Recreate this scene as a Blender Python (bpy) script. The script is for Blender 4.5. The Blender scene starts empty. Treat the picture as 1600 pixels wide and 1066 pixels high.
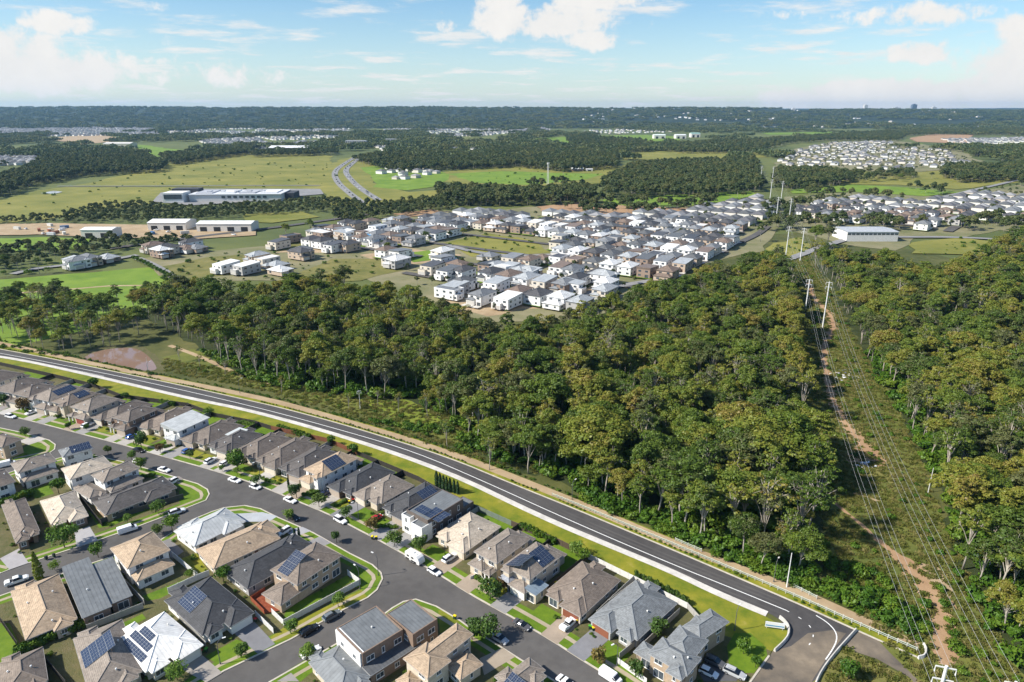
import bpy, bmesh, math, random
import numpy as np
from mathutils import Vector, Matrix
from mathutils.geometry import tessellate_polygon

SC = bpy.context.scene
COL = SC.collection
R = math.radians
# ------------------------------------------------------------------ camera
F, HOR, H = 1067.0, 170.0, 118.0          # focal length in photo pixels, horizon row, height above ground in metres
TH = math.atan((533 - HOR) / F)
cam = bpy.data.objects.new('camera', bpy.data.cameras.new('camera'))
COL.objects.link(cam)
cam.data.sensor_width = 36.0
cam.data.lens = 36.0 * F / 1600.0
cam.data.clip_start = 1.0
cam.data.clip_end = 60000.0
cam.location = (0, 0, H)
cam.rotation_euler = (math.pi / 2 - TH, 0, 0)
SC.camera = cam
# ------------------------------------------------------------------ light
SUN_AZ = Vector((-0.95, -0.22, 0)).normalized()      # horizontal direction towards the sun
SUN_EL = R(40)
sun = bpy.data.objects.new('sun', bpy.data.lights.new('sun', 'SUN'))
COL.objects.link(sun)
sun.data.energy = 3.3
sun.data.angle = R(2.5)
sun.data.color = (1.0, 0.94, 0.84)
to_sun = Vector((SUN_AZ.x * math.cos(SUN_EL), SUN_AZ.y * math.cos(SUN_EL), math.sin(SUN_EL)))
sun.rotation_euler = to_sun.to_track_quat('Z', 'Y').to_euler()
sun.location = to_sun * 400
SC.view_settings.view_transform = 'Standard'
SC.view_settings.look = 'None'
SC.view_settings.exposure = 1.25
SC.view_settings.gamma = 1.0
SC.view_settings.use_curve_mapping = False
SC.cycles.max_bounces = 8
SC.cycles.diffuse_bounces = 4
SC.cycles.glossy_bounces = 2
SC.cycles.transmission_bounces = 4
SC.cycles.volume_bounces = 0
SC.cycles.transparent_max_bounces = 4
SC.cycles.caustics_reflective = False
SC.cycles.caustics_refractive = False
SC.cycles.use_denoising = True

# ------------------------------------------------------------------ sky
world = bpy.data.worlds.new('World')
SC.world = world
world.use_nodes = True
def nd(nt, kind, **kw):
    n = nt.nodes.new(kind)
    for k, v in kw.items():
        if k.startswith('i_'):
            n.inputs[int(k[2:])].default_value = v
        else:
            setattr(n, k, v)
    return n
def px_dir(x, y):
    u, v = (x - 800) / F, (y - 533) / F
    s, c = math.sin(TH), math.cos(TH)
    return Vector((u, c - v * s, -s - v * c)).normalized()
def build_sky():
    nt = world.node_tree
    nt.nodes.clear()
    L = nt.links.new
    out = nd(nt, 'ShaderNodeOutputWorld')
    bg = nd(nt, 'ShaderNodeBackground')
    bg.inputs[1].default_value = 0.061
    sky = nd(nt, 'ShaderNodeTexSky', sky_type='NISHITA', sun_disc=False)
    sky.sun_elevation = SUN_EL
    sky.sun_rotation = math.atan2(SUN_AZ.x, SUN_AZ.y)
    sky.altitude = 120
    sky.air_density = 1.0
    sky.dust_density = 0.15
    sky.ozone_density = 2.6
    tc = nd(nt, 'ShaderNodeTexCoord')
    sep = nd(nt, 'ShaderNodeSeparateXYZ'); L(tc.outputs['Generated'], sep.inputs[0])
    # clouds lie on a flat layer high above the ground: intersect the view direction with it
    zc = nd(nt, 'ShaderNodeMath', operation='MAXIMUM'); L(sep.outputs[2], zc.inputs[0]); zc.inputs[1].default_value = 0.004
    za = nd(nt, 'ShaderNodeMath', operation='ADD'); L(zc.outputs[0], za.inputs[0]); za.inputs[1].default_value = 0.07
    dx = nd(nt, 'ShaderNodeMath', operation='DIVIDE'); L(sep.outputs[0], dx.inputs[0]); L(za.outputs[0], dx.inputs[1])
    dy = nd(nt, 'ShaderNodeMath', operation='DIVIDE'); L(sep.outputs[1], dy.inputs[0]); L(za.outputs[0], dy.inputs[1])
    cv = nd(nt, 'ShaderNodeCombineXYZ'); L(dx.outputs[0], cv.inputs[0]); L(dy.outputs[0], cv.inputs[1])
    n1 = nd(nt, 'ShaderNodeTexNoise'); L(cv.outputs[0], n1.inputs['Vector'])
    n1.inputs['Scale'].default_value = 1.1; n1.inputs['Detail'].default_value = 9; n1.inputs['Roughness'].default_value = 0.62
    # individual clouds of the photograph, as directions with an angular size
    nv = nd(nt, 'ShaderNodeTexNoise'); L(tc.outputs['Generated'], nv.inputs['Vector'])
    nv.inputs['Scale'].default_value = 24; nv.inputs['Detail'].default_value = 8; nv.inputs['Roughness'].default_value = 0.65
    blobs = [(50, 112, 120, 30, 1.1), (-30, 92, 110, 42, 1.1), (85, 38, 46, 16, .75), (850, 32, 125, 26, 1.0), (920, 60, 55, 18, .8), (705, 42, 22, 12, .7),
             (780, 12, 50, 22, .8), (930, 4, 80, 13, .85), (1440, 26, 70, 16, .8), (1445, 80, 48, 15, .85), (1600, 100, 80, 50, .9), (1420, 150, 215, 21, 1.15), (1590, 40, 30, 14, .8),
             (1580, 135, 110, 26, .9), (340, 112, 120, 20, .6), (200, 6, 40, 9, .5), (300, 60, 90, 10, .25), (1250, 25, 90, 10, .25)]
    acc = None
    for (x, y, sx, sy, w) in blobs:
        d = px_dir(x, y)
        right = Vector((d.y, -d.x, 0)).normalized()
        up = right.cross(d)
        a = nd(nt, 'ShaderNodeVectorMath', operation='DOT_PRODUCT'); L(tc.outputs['Generated'], a.inputs[0]); a.inputs[1].default_value = right * (F / sx)
        b = nd(nt, 'ShaderNodeVectorMath', operation='DOT_PRODUCT'); L(tc.outputs['Generated'], b.inputs[0]); b.inputs[1].default_value = up * (F / sy)
        aa = nd(nt, 'ShaderNodeMath', operation='MULTIPLY'); L(a.outputs['Value'], aa.inputs[0]); L(a.outputs['Value'], aa.inputs[1])
        bb = nd(nt, 'ShaderNodeMath', operation='MULTIPLY_ADD'); L(b.outputs['Value'], bb.inputs[0]); L(b.outputs['Value'], bb.inputs[1]); L(aa.outputs[0], bb.inputs[2])
        e = nd(nt, 'ShaderNodeMath', operation='MULTIPLY_ADD'); L(bb.outputs[0], e.inputs[0]); e.inputs[1].default_value = -0.55 * w; e.inputs[2].default_value = w
        front = nd(nt, 'ShaderNodeVectorMath', operation='DOT_PRODUCT'); L(tc.outputs['Generated'], front.inputs[0]); front.inputs[1].default_value = d
        fr = nd(nt, 'ShaderNodeMath', operation='GREATER_THAN'); L(front.outputs['Value'], fr.inputs[0]); fr.inputs[1].default_value = 0.0
        e2 = nd(nt, 'ShaderNodeMath', operation='MULTIPLY', use_clamp=True); L(e.outputs[0], e2.inputs[0]); L(fr.outputs[0], e2.inputs[1])
        if acc is None:
            acc = e2
        else:
            m = nd(nt, 'ShaderNodeMath', operation='MAXIMUM'); L(acc.outputs[0], m.inputs[0]); L(e2.outputs[0], m.inputs[1]); acc = m
    # named clouds broken up by fine noise
    s1 = nd(nt, 'ShaderNodeMath', operation='MULTIPLY_ADD'); L(nv.outputs['Fac'], s1.inputs[0]); s1.inputs[1].default_value = 2.3; s1.inputs[2].default_value = -1.22
    s2 = nd(nt, 'ShaderNodeMath', operation='ADD'); L(acc.outputs[0], s2.inputs[0]); L(s1.outputs[0], s2.inputs[1])
    c1 = nd(nt, 'ShaderNodeMapRange', interpolation_type='SMOOTHSTEP'); L(s2.outputs[0], c1.inputs[0])
    c1.inputs[1].default_value = 0.26; c1.inputs[2].default_value = 0.70; c1.inputs[3].default_value = 0; c1.inputs[4].default_value = 1
    ga = nd(nt, 'ShaderNodeMath', operation='GREATER_THAN'); L(acc.outputs[0], ga.inputs[0]); ga.inputs[1].default_value = 0.0005
    c1b = nd(nt, 'ShaderNodeMath', operation='MULTIPLY'); L(c1.outputs[0], c1b.inputs[0]); L(ga.outputs[0], c1b.inputs[1])
    # scattered clouds everywhere else; unseen cover overhead raised for white fill light
    hi = nd(nt, 'ShaderNodeMapRange', interpolation_type='SMOOTHSTEP'); L(n1.outputs['Fac'], hi.inputs[0])
    hi.inputs[1].default_value = 0.50; hi.inputs[2].default_value = 0.66; hi.inputs[3].default_value = 0; hi.inputs[4].default_value = 0.85
    cl = nd(nt, 'ShaderNodeMath', operation='MAXIMUM'); L(c1b.outputs[0], cl.inputs[0]); L(hi.outputs[0], cl.inputs[1])
    # pale air towards the horizon
    hz = nd(nt, 'ShaderNodeMapRange', interpolation_type='SMOOTHSTEP'); L(sep.outputs[2], hz.inputs[0])
    hz.inputs[1].default_value = -0.03; hz.inputs[2].default_value = 0.20; hz.inputs[3].default_value = 0.52; hz.inputs[4].default_value = 0.0
    hs = nd(nt, 'ShaderNodeHueSaturation'); hs.inputs['Saturation'].default_value = 1.28; L(sky.outputs[0], hs.inputs['Color'])
    mxh = nd(nt, 'ShaderNodeMix', data_type='RGBA'); L(hz.outputs[0], mxh.inputs['Factor']); L(hs.outputs[0], mxh.inputs['A'])
    mxh.inputs['B'].default_value = (3.8, 4.9, 5.8, 1)
    # cloud shade: a little greyer where thick noise is low
    shd = nd(nt, 'ShaderNodeMix', data_type='RGBA'); L(nv.outputs['Fac'], shd.inputs['Factor'])
    shd.inputs['A'].default_value = (5.5, 5.5, 5.5, 1); shd.inputs['B'].default_value = (7.1, 6.9, 6.55, 1)
    mx = nd(nt, 'ShaderNodeMix', data_type='RGBA'); L(cl.outputs[0], mx.inputs['Factor']); L(mxh.outputs['Result'], mx.inputs['A']); L(shd.outputs['Result'], mx.inputs['B'])
    L(mx.outputs['Result'], bg.inputs[0]); L(bg.outputs[0], out.inputs[0])
build_sky()

# ------------------------------------------------------------------ helpers
def G(x, y, z=0.0):
    """photo pixel -> point on the horizontal plane at height z"""
    u, v = (x - 800) / F, (y - 533) / F
    s, c = math.sin(TH), math.cos(TH)
    t = (H - z) / (s + v * c)
    return (u * t, (c - v * s) * t)
ZO = {'1': (0, 560), '2': (0, 800), '3': (300, 640), '4': (350, 800), '5': (650, 740), '6': (850, 800), '7': (1200, 800)}
def Q(zone, zx, zy, z=0.0):
    """point traced in a 4x enlargement of the photograph"""
    o = ZO[zone]
    return G(o[0] + zx / 4, o[1] + zy / 4, z)
def QL(zone, *pts):
    return [Q(zone, *p) for p in pts]

KIDS = {}      # parts of each thing, by name
def tag(o, label=None, cat=None, group=None, kind=None):
    if label: o['label'] = label
    if cat: o['category'] = cat
    if group: o['group'] = group
    if kind: o['kind'] = kind
    return o
def empty(name, loc=(0, 0, 0), rz=0.0):
    o = bpy.data.objects.new(name, None)
    o.empty_display_size = 0.5
    COL.objects.link(o)
    o.location = loc
    o.rotation_euler = (0, 0, rz)
    return o
def put(name, me, parent=None, loc=None, rz=None, rot=None, scale=None, color=None):
    o = bpy.data.objects.new(name, me)
    COL.objects.link(o)
    if parent:
        o.parent = parent; KIDS.setdefault(parent.name, []).append(o)
    if loc is not None: o.location = loc
    if rz is not None: o.rotation_euler = (0, 0, rz)
    if rot is not None: o.rotation_euler = rot
    if scale is not None: o.scale = scale
    if color is not None: o.color = color
    return o
class MB:
    """collects polygons; mesh() makes one mesh out of them"""
    def __init__(s): s.v = []; s.f = []; s.mi = []; s.m = 0; s.uv = {}
    def poly(s, pts, uv=None):
        b = len(s.v); s.v += [tuple(p) for p in pts]
        if uv: s.uv[len(s.f)] = uv
        s.f.append(tuple(range(b, b + len(pts)))); s.mi.append(s.m)
    def box(s, x0, x1, y0, y1, z0, z1, bottom=True):
        b = len(s.v)
        s.v += [(x0, y0, z0), (x1, y0, z0), (x1, y1, z0), (x0, y1, z0), (x0, y0, z1), (x1, y0, z1), (x1, y1, z1), (x0, y1, z1)]
        fs = [(4, 5, 6, 7), (0, 1, 5, 4), (1, 2, 6, 5), (2, 3, 7, 6), (3, 0, 4, 7)]
        if bottom: fs.append((3, 2, 1, 0))
        for f in fs: s.f.append(tuple(b + i for i in f)); s.mi.append(s.m)
    def bar(s, a, b, w, h, up=(0, 0, 1)):
        """square bar from a to b"""
        a, b = Vector(a), Vector(b); d = (b - a)
        if d.length < 1e-6: return
        d.normalize(); u = Vector(up)
        x = d.cross(u)
        if x.length < 1e-4: x = d.cross(Vector((0, 1, 0)))
        x.normalize(); y = x.cross(d)
        k = len(s.v)
        for p in (a, b):
            for (i, j) in ((-1, -1), (1, -1), (1, 1), (-1, 1)):
                s.v.append(tuple(p + x * (i * w / 2) + y * (j * h / 2)))
        for f in ((0, 1, 5, 4), (1, 2, 6, 5), (2, 3, 7, 6), (3, 0, 4, 7), (3, 2, 1, 0), (4, 5, 6, 7)):
            s.f.append(tuple(k + i for i in f)); s.mi.append(s.m)
    def tube(s, pts, rad, n=6, cap=True):
        pts = [Vector(p) for p in pts]; base = len(s.v)
        for i, p in enumerate(pts):
            d = (pts[min(i + 1, len(pts) - 1)] - pts[max(i - 1, 0)]).normalized()
            x = d.cross(Vector((0.13, 0.31, 0.94)))
            if x.length < 1e-3: x = d.cross(Vector((1, 0, 0)))
            x.normalize(); y = d.cross(x)
            r = rad[i] if isinstance(rad, (list, tuple)) else rad
            for k in range(n):
                a = 2 * math.pi * k / n
                s.v.append(tuple(p + x * (math.cos(a) * r) + y * (math.sin(a) * r)))
        for i in range(len(pts) - 1):
            for k in range(n):
                k2 = (k + 1) % n
                s.f.append((base + i * n + k, base + i * n + k2, base + (i + 1) * n + k2, base + (i + 1) * n + k)); s.mi.append(s.m)
        if cap:
            s.f.append(tuple(base + (len(pts) - 1) * n + k for k in range(n))); s.mi.append(s.m)
            s.f.append(tuple(base + k for k in reversed(range(n)))); s.mi.append(s.m)
    def mesh(s, name, mats, smooth=False):
        me = bpy.data.meshes.new(name)
        me.from_pydata(s.v, [], s.f)
        if not isinstance(mats, (list, tuple)): mats = [mats]
        for m in mats: me.materials.append(m)
        if len(mats) > 1:
            me.polygons.foreach_set('material_index', s.mi)
        if s.uv:
            l = me.uv_layers.new(name='UVMap').data
            for fi, uvs in s.uv.items():
                p = me.polygons[fi]
                for k, li in enumerate(p.loop_indices): l[li].uv = uvs[k]
        if smooth:
            me.polygons.foreach_set('use_smooth', [True] * len(me.polygons))
        me.update()
        return me

# ------------------------------------------------------------------ materials
_mats = {}
def mat(name, c1, c2=None, scale=0.3, rough=0.85, bump=0.0, bscale=None, c3=None, big=None, world_co=True, spec=0.25, metal=0.0, objcol=False, detail=6, split=(0.35, 0.65)):
    """principled surface whose colour runs between c1 and c2 (and c3) with noise of two sizes"""
    if name in _mats: return _mats[name]
    m = bpy.data.materials.new(name); m.use_nodes = True
    nt = m.node_tree; L = nt.links.new
    b = nt.nodes['Principled BSDF']
    b.inputs['Roughness'].default_value = rough
    b.inputs['Specular IOR Level'].default_value = spec
    b.inputs['Metallic'].default_value = metal
    m.diffuse_color = (*c1, 1)
    co = nd(nt, 'ShaderNodeNewGeometry').outputs['Position'] if world_co else nd(nt, 'ShaderNodeTexCoord').outputs['Object']
    col = None
    if c2 is not None:
        n = nd(nt, 'ShaderNodeTexNoise'); L(co, n.inputs['Vector'])
        n.inputs['Scale'].default_value = scale; n.inputs['Detail'].default_value = detail; n.inputs['Roughness'].default_value = 0.65
        fac = n.outputs['Fac']
        if big:
            n2 = nd(nt, 'ShaderNodeTexNoise'); L(co, n2.inputs['Vector'])
            n2.inputs['Scale'].default_value = big; n2.inputs['Detail'].default_value = 3
            a = nd(nt, 'ShaderNodeMath', operation='MULTIPLY_ADD'); L(n2.outputs['Fac'], a.inputs[0]); a.inputs[1].default_value = 0.6; 
            a2 = nd(nt, 'ShaderNodeMath', operation='MULTIPLY'); L(fac, a2.inputs[0]); a2.inputs[1].default_value = 0.5
            L(a2.outputs[0], a.inputs[2]); a3 = nd(nt, 'ShaderNodeMath', operation='ADD'); L(a.outputs[0], a3.inputs[0]); a3.inputs[1].default_value = -0.05
            fac = a3.outputs[0]
        r = nd(nt, 'ShaderNodeValToRGB'); L(fac, r.inputs[0])
        e = r.color_ramp.elements
        e[0].position, e[1].position = split
        e[0].color = (*c1, 1); e[1].color = (*c2, 1)
        if c3 is not None:
            x = e.new(min(0.98, split[1] + (split[1] - split[0]) * 0.55)); x.color = (*c3, 1)
        col = r.outputs[0]
    if objcol:
        oi = nd(nt, 'ShaderNodeObjectInfo')
        if col is None:
            col = oi.outputs['Color']
        else:
            mx = nd(nt, 'ShaderNodeMix', data_type='RGBA', blend_type='MULTIPLY'); mx.inputs['Factor'].default_value = 1
            L(col, mx.inputs['A']); L(oi.outputs['Color'], mx.inputs['B']); col = mx.outputs['Result']
    if col is not None: L(col, b.inputs['Base Color'])
    else: b.inputs['Base Color'].default_value = (*c1, 1)
    if bump:
        n = nd(nt, 'ShaderNodeTexNoise'); L(co, n.inputs['Vector'])
        n.inputs['Scale'].default_value = bscale or scale * 4; n.inputs['Detail'].default_value = 4
        bp = nd(nt, 'ShaderNodeBump'); bp.inputs['Strength'].default_value = min(1.0, bump); bp.inputs['Distance'].default_value = max(0.05, bump * 0.2)
        L(n.outputs['Fac'], bp.inputs['Height']); L(bp.outputs[0], b.inputs['Normal'])
    _mats[name] = m
    return m

GRASS_DRY = mat('dry grass', (.105, .115, .025), (.21, .185, .060), .22, bump=.7, bscale=1.2, c3=(.31, .25, .12), big=.05)
SCRUB = mat('scrub grass', (.045, .060, .014), (.115, .115, .035), .16, bump=.8, bscale=.9, c3=(.19, .155, .065), big=.025)
VERGE = mat('mown verge grass', (.105, .145, .010), (.225, .215, .020), .3, bump=.45, bscale=3, c3=(.34, .28, .085), big=.11, split=(.37, .60))
LAWN = mat('lawn grass', (.065, .130, .006), (.130, .200, .012), .8, bump=.35, bscale=4, c3=(.22, .22, .035), big=.14)
FIELD_GREEN = mat('bright field grass', (.105, .185, .018), (.175, .255, .028), .06, bump=.4, bscale=.5, c3=(.26, .27, .06), big=.03)
FIELD_OLIVE = mat('paddock grass', (.130, .145, .025), (.245, .225, .052), .035, bump=.4, bscale=.3, c3=(.36, .30, .11), big=.012)
FAR_GROUND = mat('far country', (.060, .085, .026), (.15, .165, .045), .012, c3=(.26, .24, .085), big=.0022, bump=.3, bscale=.05)
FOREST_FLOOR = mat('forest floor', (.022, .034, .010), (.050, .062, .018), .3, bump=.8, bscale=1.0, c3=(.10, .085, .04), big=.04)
DIRT = mat('bare red dirt', (.29, .175, .095), (.40, .265, .155), .3, bump=.6, bscale=1.8, c3=(.24, .20, .08), big=.05)
SANDY = mat('sandy soil', (.30, .215, .125), (.42, .32, .20), .3, bump=.3, bscale=2, c3=(.50, .42, .30), big=.05)
ASPHALT = mat('worn asphalt', (.078, .073, .069), (.115, .108, .101), .35, bump=.15, bscale=8, big=.05, rough=.8)
ASPHALT_NEW = mat('new asphalt', (.054, .051, .051), (.090, .085, .083), .5, bump=.15, bscale=8, big=.04, rough=.75)
ASPHALT_DUSTY = mat('dusty asphalt', (.070, .063, .057), (.19, .155, .115), .25, bump=.2, bscale=6, c3=(.30, .24, .17), big=.10, split=(.30, .58))
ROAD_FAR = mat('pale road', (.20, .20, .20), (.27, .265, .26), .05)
CONCRETE = mat('pale concrete', (.44, .42, .38), (.64, .61, .56), .9, bump=.1, bscale=5, big=.25)
WHITE_PAINT = mat('white line paint', (.72, .72, .70), (.80, .80, .78), .8)
KERB = mat('kerb concrete', (.42, .38, .31), (.55, .50, .42), .6, bump=.1, bscale=6)
DRIVE = mat('driveway paving', (.8, .8, .8), (1.0, 1.0, 1.0), .7, bump=.15, bscale=6, big=.2, objcol=True)
EARTH = mat('garden soil', (.070, .080, .022), (.135, .115, .055), .9, bump=.9, bscale=3.5, c3=(.115, .15, .022), big=.22)
WATER = mat('muddy pond water', (.23, .150, .110), (.25, .165, .125), .05, rough=.04, spec=.6)

def smooth_line(pts, n=2):
    for _ in range(n):
        q = [pts[0]]
        for a, b in zip(pts[:-1], pts[1:]):
            q.append((a[0] * .75 + b[0] * .25, a[1] * .75 + b[1] * .25))
            q.append((a[0] * .25 + b[0] * .75, a[1] * .25 + b[1] * .75))
        q.append(pts[-1]); pts = q
    return pts
def smooth_ring(pts, n=2):
    for _ in range(n):
        q = []
        for a, b in zip(pts, pts[1:] + pts[:1]):
            q.append((a[0] * .75 + b[0] * .25, a[1] * .75 + b[1] * .25))
            q.append((a[0] * .25 + b[0] * .75, a[1] * .25 + b[1] * .75))
        pts = q
    return pts
def rough_ring(pts, step, amp, seed=1):
    rnd = random.Random(seed); q = []
    for a, b in zip(pts, pts[1:] + pts[:1]):
        l = math.dist(a, b); n = max(1, int(l / step))
        for i in range(n):
            t = i / n
            q.append((a[0] + (b[0] - a[0]) * t + rnd.uniform(-amp, amp), a[1] + (b[1] - a[1]) * t + rnd.uniform(-amp, amp)))
    return q
def sheet_mesh(name, pts, m, z):
    tris = tessellate_polygon([[Vector((p[0], p[1], 0)) for p in pts]])
    me = bpy.data.meshes.new(name)
    fs = []
    for t in tris:
        a, b, c = [pts[i] for i in t]
        if (b[0] - a[0]) * (c[1] - a[1]) - (b[1] - a[1]) * (c[0] - a[0]) < 0: t = (t[0], t[2], t[1])
        fs.append(tuple(t))
    me.from_pydata([(p[0], p[1], z) for p in pts], [], fs)
    me.materials.append(m); me.update()
    return me
def sheet(name, pts, m, z, kind='structure', parent=None, color=None):
    o = put(name, sheet_mesh(name, pts, m, z), parent, color=color)
    if parent is None: tag(o, kind=kind)
    return o
def offset_line(pts, d):
    """line moved d metres to the left of its direction"""
    q = []
    for i, p in enumerate(pts):
        a = pts[max(i - 1, 0)]; b = pts[min(i + 1, len(pts) - 1)]
        dx, dy = b[0] - a[0], b[1] - a[1]; l = math.hypot(dx, dy) or 1
        q.append((p[0] - dy / l * d, p[1] + dx / l * d))
    return q
def strip_mesh(name, pts, d0, d1, m, z, z1=None):
    a, b = offset_line(pts, d0), offset_line(pts, d1)
    me = bpy.data.meshes.new(name); n = len(pts)
    z1 = z if z1 is None else z1
    me.from_pydata([(p[0], p[1], z) for p in a] + [(p[0], p[1], z1) for p in b], [], [(i, i + 1, n + i + 1, n + i) if d1 > d0 else (i + 1, i, n + i, n + i + 1) for i in range(n - 1)])
    me.materials.append(m); me.update()
    return me
def strip(name, pts, d0, d1, m, z, kind='structure', parent=None, z1=None):
    o = put(name, strip_mesh(name, pts, d0, d1, m, z, z1), parent)
    if parent is None: tag(o, kind=kind)
    return o
def kerb_mesh(name, pts, w, z0, z1, m, closed=False):
    """kerb: a raised bar of width w to the left of the line"""
    if closed: pts = pts + [pts[0]]
    b = offset_line(pts, w); mb = MB(); n = len(pts)
    for i in range(n - 1):
        p, q, r, s = pts[i], pts[i + 1], b[i + 1], b[i]
        mb.poly([(*p, z1), (*q, z1), (*r, z1), (*s, z1)])
        mb.poly([(*p, z0), (*q, z0), (*q, z1), (*p, z1)])
        mb.poly([(*r, z0), (*s, z0), (*s, z1), (*r, z1)])
    return mb.mesh(name, m)
def resample(pts, step):
    q = [pts[0]]; acc = 0.0
    for a, b in zip(pts[:-1], pts[1:]):
        l = math.dist(a, b)
        if l < 1e-9: continue
        t = step - acc
        while t <= l:
            q.append((a[0] + (b[0] - a[0]) * t / l, a[1] + (b[1] - a[1]) * t / l)); t += step
        acc = (acc + l) % step
    return q
def inside(p, poly):
    x, y = p; r = False; j = len(poly) - 1
    for i in range(len(poly)):
        xi, yi = poly[i]; xj, yj = poly[j]
        if (yi > y) != (yj > y) and x < (xj - xi) * (y - yi) / (yj - yi) + xi: r = not r
        j = i
    return r
# ================================================================== the ground
def GP(*pts): return [G(*p) for p in pts]
sheet('ground', [(-16000, -300), (16000, -300), (16000, 17000), (-16000, 17000)], FAR_GROUND, 0.0)
# ---- near country: scrub between the new road and the bush
sheet('scrubland', rough_ring([(-420, 40), (330, 40), (420, 330), (330, 700), (150, 640), (-20, 420), (-120, 420), (-330, 520), (-520, 430)], 12, 3), SCRUB, 0.03)

# ---- the new through road
NEAR = smooth_line(GP((-300, 512), (-60, 548), (32, 561), (120, 580), (215, 602), (300, 622), (400, 642), (550, 684), (700, 735), (850, 807), (950, 849), (1050, 890), (1125, 926), (1200, 957)), 2)
FAR = smooth_line(GP((-300, 503), (-60, 536), (0, 546), (100, 565), (200, 586), (275, 601), (400, 629), (447, 640), (550, 668), (700, 715), (800, 757), (900, 797), (1050, 860), (1150, 903), (1250, 946), (1335, 985), (1432, 1028)), 2)
PATHL = smooth_line(GP((-300, 495), (-60, 526), (0, 536), (175, 576), (400, 620), (492, 644), (700, 706), (867, 772), (942, 803), (1050, 849), (1150, 887), (1250, 926), (1340, 967), (1436, 1012)), 2)
TURN = GP((1217, 968), (1232, 985), (1226, 1002), (1205, 1022), (1180, 1052), (1150, 1100))
XEND = GP((1262, 1100), (1272, 1066), (1300, 1027), (1335, 985))
road_pts = NEAR + TURN + XEND + [p for p in reversed(FAR) if p[0] <= G(1335, 985)[0] + .01]
sheet('new_road', road_pts, ASPHALT_NEW, 0.06)
sheet('road_end_surface', GP((1150, 1100), (1180, 1052), (1208, 1018), (1236, 1010), (1262, 990), (1300, 985), (1322, 990), (1296, 1022), (1270, 1062), (1255, 1100)), ASPHALT_DUSTY, 0.066)
sheet('unfinished_road', GP((1316, 1012), (1338, 986), (1432, 1029), (1476, 1050), (1500, 1090), (1440, 1090), (1420, 1058), (1370, 1030)), ASPHALT_DUSTY, 0.064)
put('kerb_far', kerb_mesh('kerb_far', FAR, 0.45, 0.0, 0.17, KERB))
tag(bpy.data.objects['kerb_far'], kind='structure')
strip('concrete_footpath', NEAR, -2.0, -0.12, CONCRETE, 0.18)
put('kerb_near', kerb_mesh('kerb_near', offset_line(NEAR, -0.12), 0.30, 0.0, 0.175, CONCRETE)); tag(bpy.data.objects['kerb_near'], kind='structure')
# strips beyond the far kerb: planted strip, sandy path
strip('planted_strip', FAR, 0.45, 5.5, VERGE, 0.10)
strip('sandy_path', PATHL, -1.7, 1.7, SANDY, 0.14)
# painted lines
MID = smooth_line(GP((-300, 508), (-60, 542.5), (0, 552), (100, 571), (215, 594), (400, 636), (550, 677), (650, 707), (755, 752), (900, 818), (1050, 882), (1150, 922), (1228, 954)), 2)
def painted(name, pts, w, z=0.075): strip(name, pts, -w / 2, w / 2, WHITE_PAINT, z)
TYRE_WEAR = mat('tyre-worn asphalt', (.060, .057, .056), (.105, .099, .094), .12, c3=(.12, .112, .10), big=.05, rough=.7)
for d_ in (-3.4, -1.9, 1.4, 2.9): strip('tyre_wear', MID, d_ - .32, d_ + .32, TYRE_WEAR, .068)
painted('centre_line', MID, .26)
painted('edge_line', offset_line(MID, -2.6)[:len(MID) // 3], .16)
LB = smooth_line(GP((1228, 954), (1245, 963), (1262, 974), (1271, 988), (1270, 1000), (1262, 1011), (1255, 1020)), 2)
for i, p in enumerate(resample(LB, 1.6)[:-1]):
    if i % 2 == 0:
        seg = [q for q in resample(LB, .4)]
        k = min(range(len(seg)), key=lambda j: math.dist(seg[j], p))
        if k + 2 < len(seg): painted('turn_dash', seg[k:k + 3], .22)
painted('turn_line', smooth_line(GP((1275, 962), (1293, 973), (1306, 987), (1308, 1000), (1301, 1015), (1290, 1031)), 2), .26)

# ---- grass between the back fences and the footpath
BACK = GP((-300, 552), (0, 571), (85, 590), (150, 606), (190, 622), (295, 636), (338, 652), (400, 664), (425, 672), (515, 692), (560, 712), (655, 752), (695, 775), (800, 822), (870, 849), (920, 874), (995, 911), (1075, 952), (1105, 985), (1150, 1000), (1205, 1018))
sheet('roadside_verge', [(p[0], p[1]) for p in BACK] + TURN[1:3][::-1] + list(reversed(offset_line(NEAR, -1.9))), VERGE, 0.11)

# ---- residential asphalt, with raised blocks on top of it
sheet('street_asphalt', [(-330, 190), (-230, 270), (-110, 222), (-60, 185), (10, 135), (60, 100), (75, 90), (75, 60), (-200, 60), (-330, 120)], ASPHALT, 0.05)
KERB_N = smooth_line(GP((-260, 598)) + QL('1', (0, 350), (120, 375), (600, 500), (770, 545), (1050, 625), (1320, 700), (1600, 790)) + QL('3', (580, 545), (870, 665), (1000, 735), (1240, 860)) + QL('5', (150, 640), (330, 755), (500, 850), (620, 915), (850, 1050)) + QL('6', (250, 940), (430, 1050)) + GP((1000, 1092)), 1)
BLOCK_N = KERB_N + GP((1060, 1110), (1150, 1100), (1180, 1058), (1203, 1026)) + list(reversed(BACK))
BLOCK_0 = GP((-200, 640)) + QL('1', (0, 435), (120, 460), (230, 488), (310, 512), (350, 540), (345, 570), (300, 602), (90, 645), (0, 672)) + GP((-200, 780))
BLOCK_B = GP((-220, 850), (-220, 830)) + QL('1', (0, 735), (160, 680), (420, 610), (590, 606), (760, 645), (930, 692), (1130, 752), (1240, 785), (1300, 820), (1312, 850), (1290, 890), (1160, 942), (870, 1052)) + QL('2', (610, 182), (480, 225), (90, 352), (0, 388))
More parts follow.
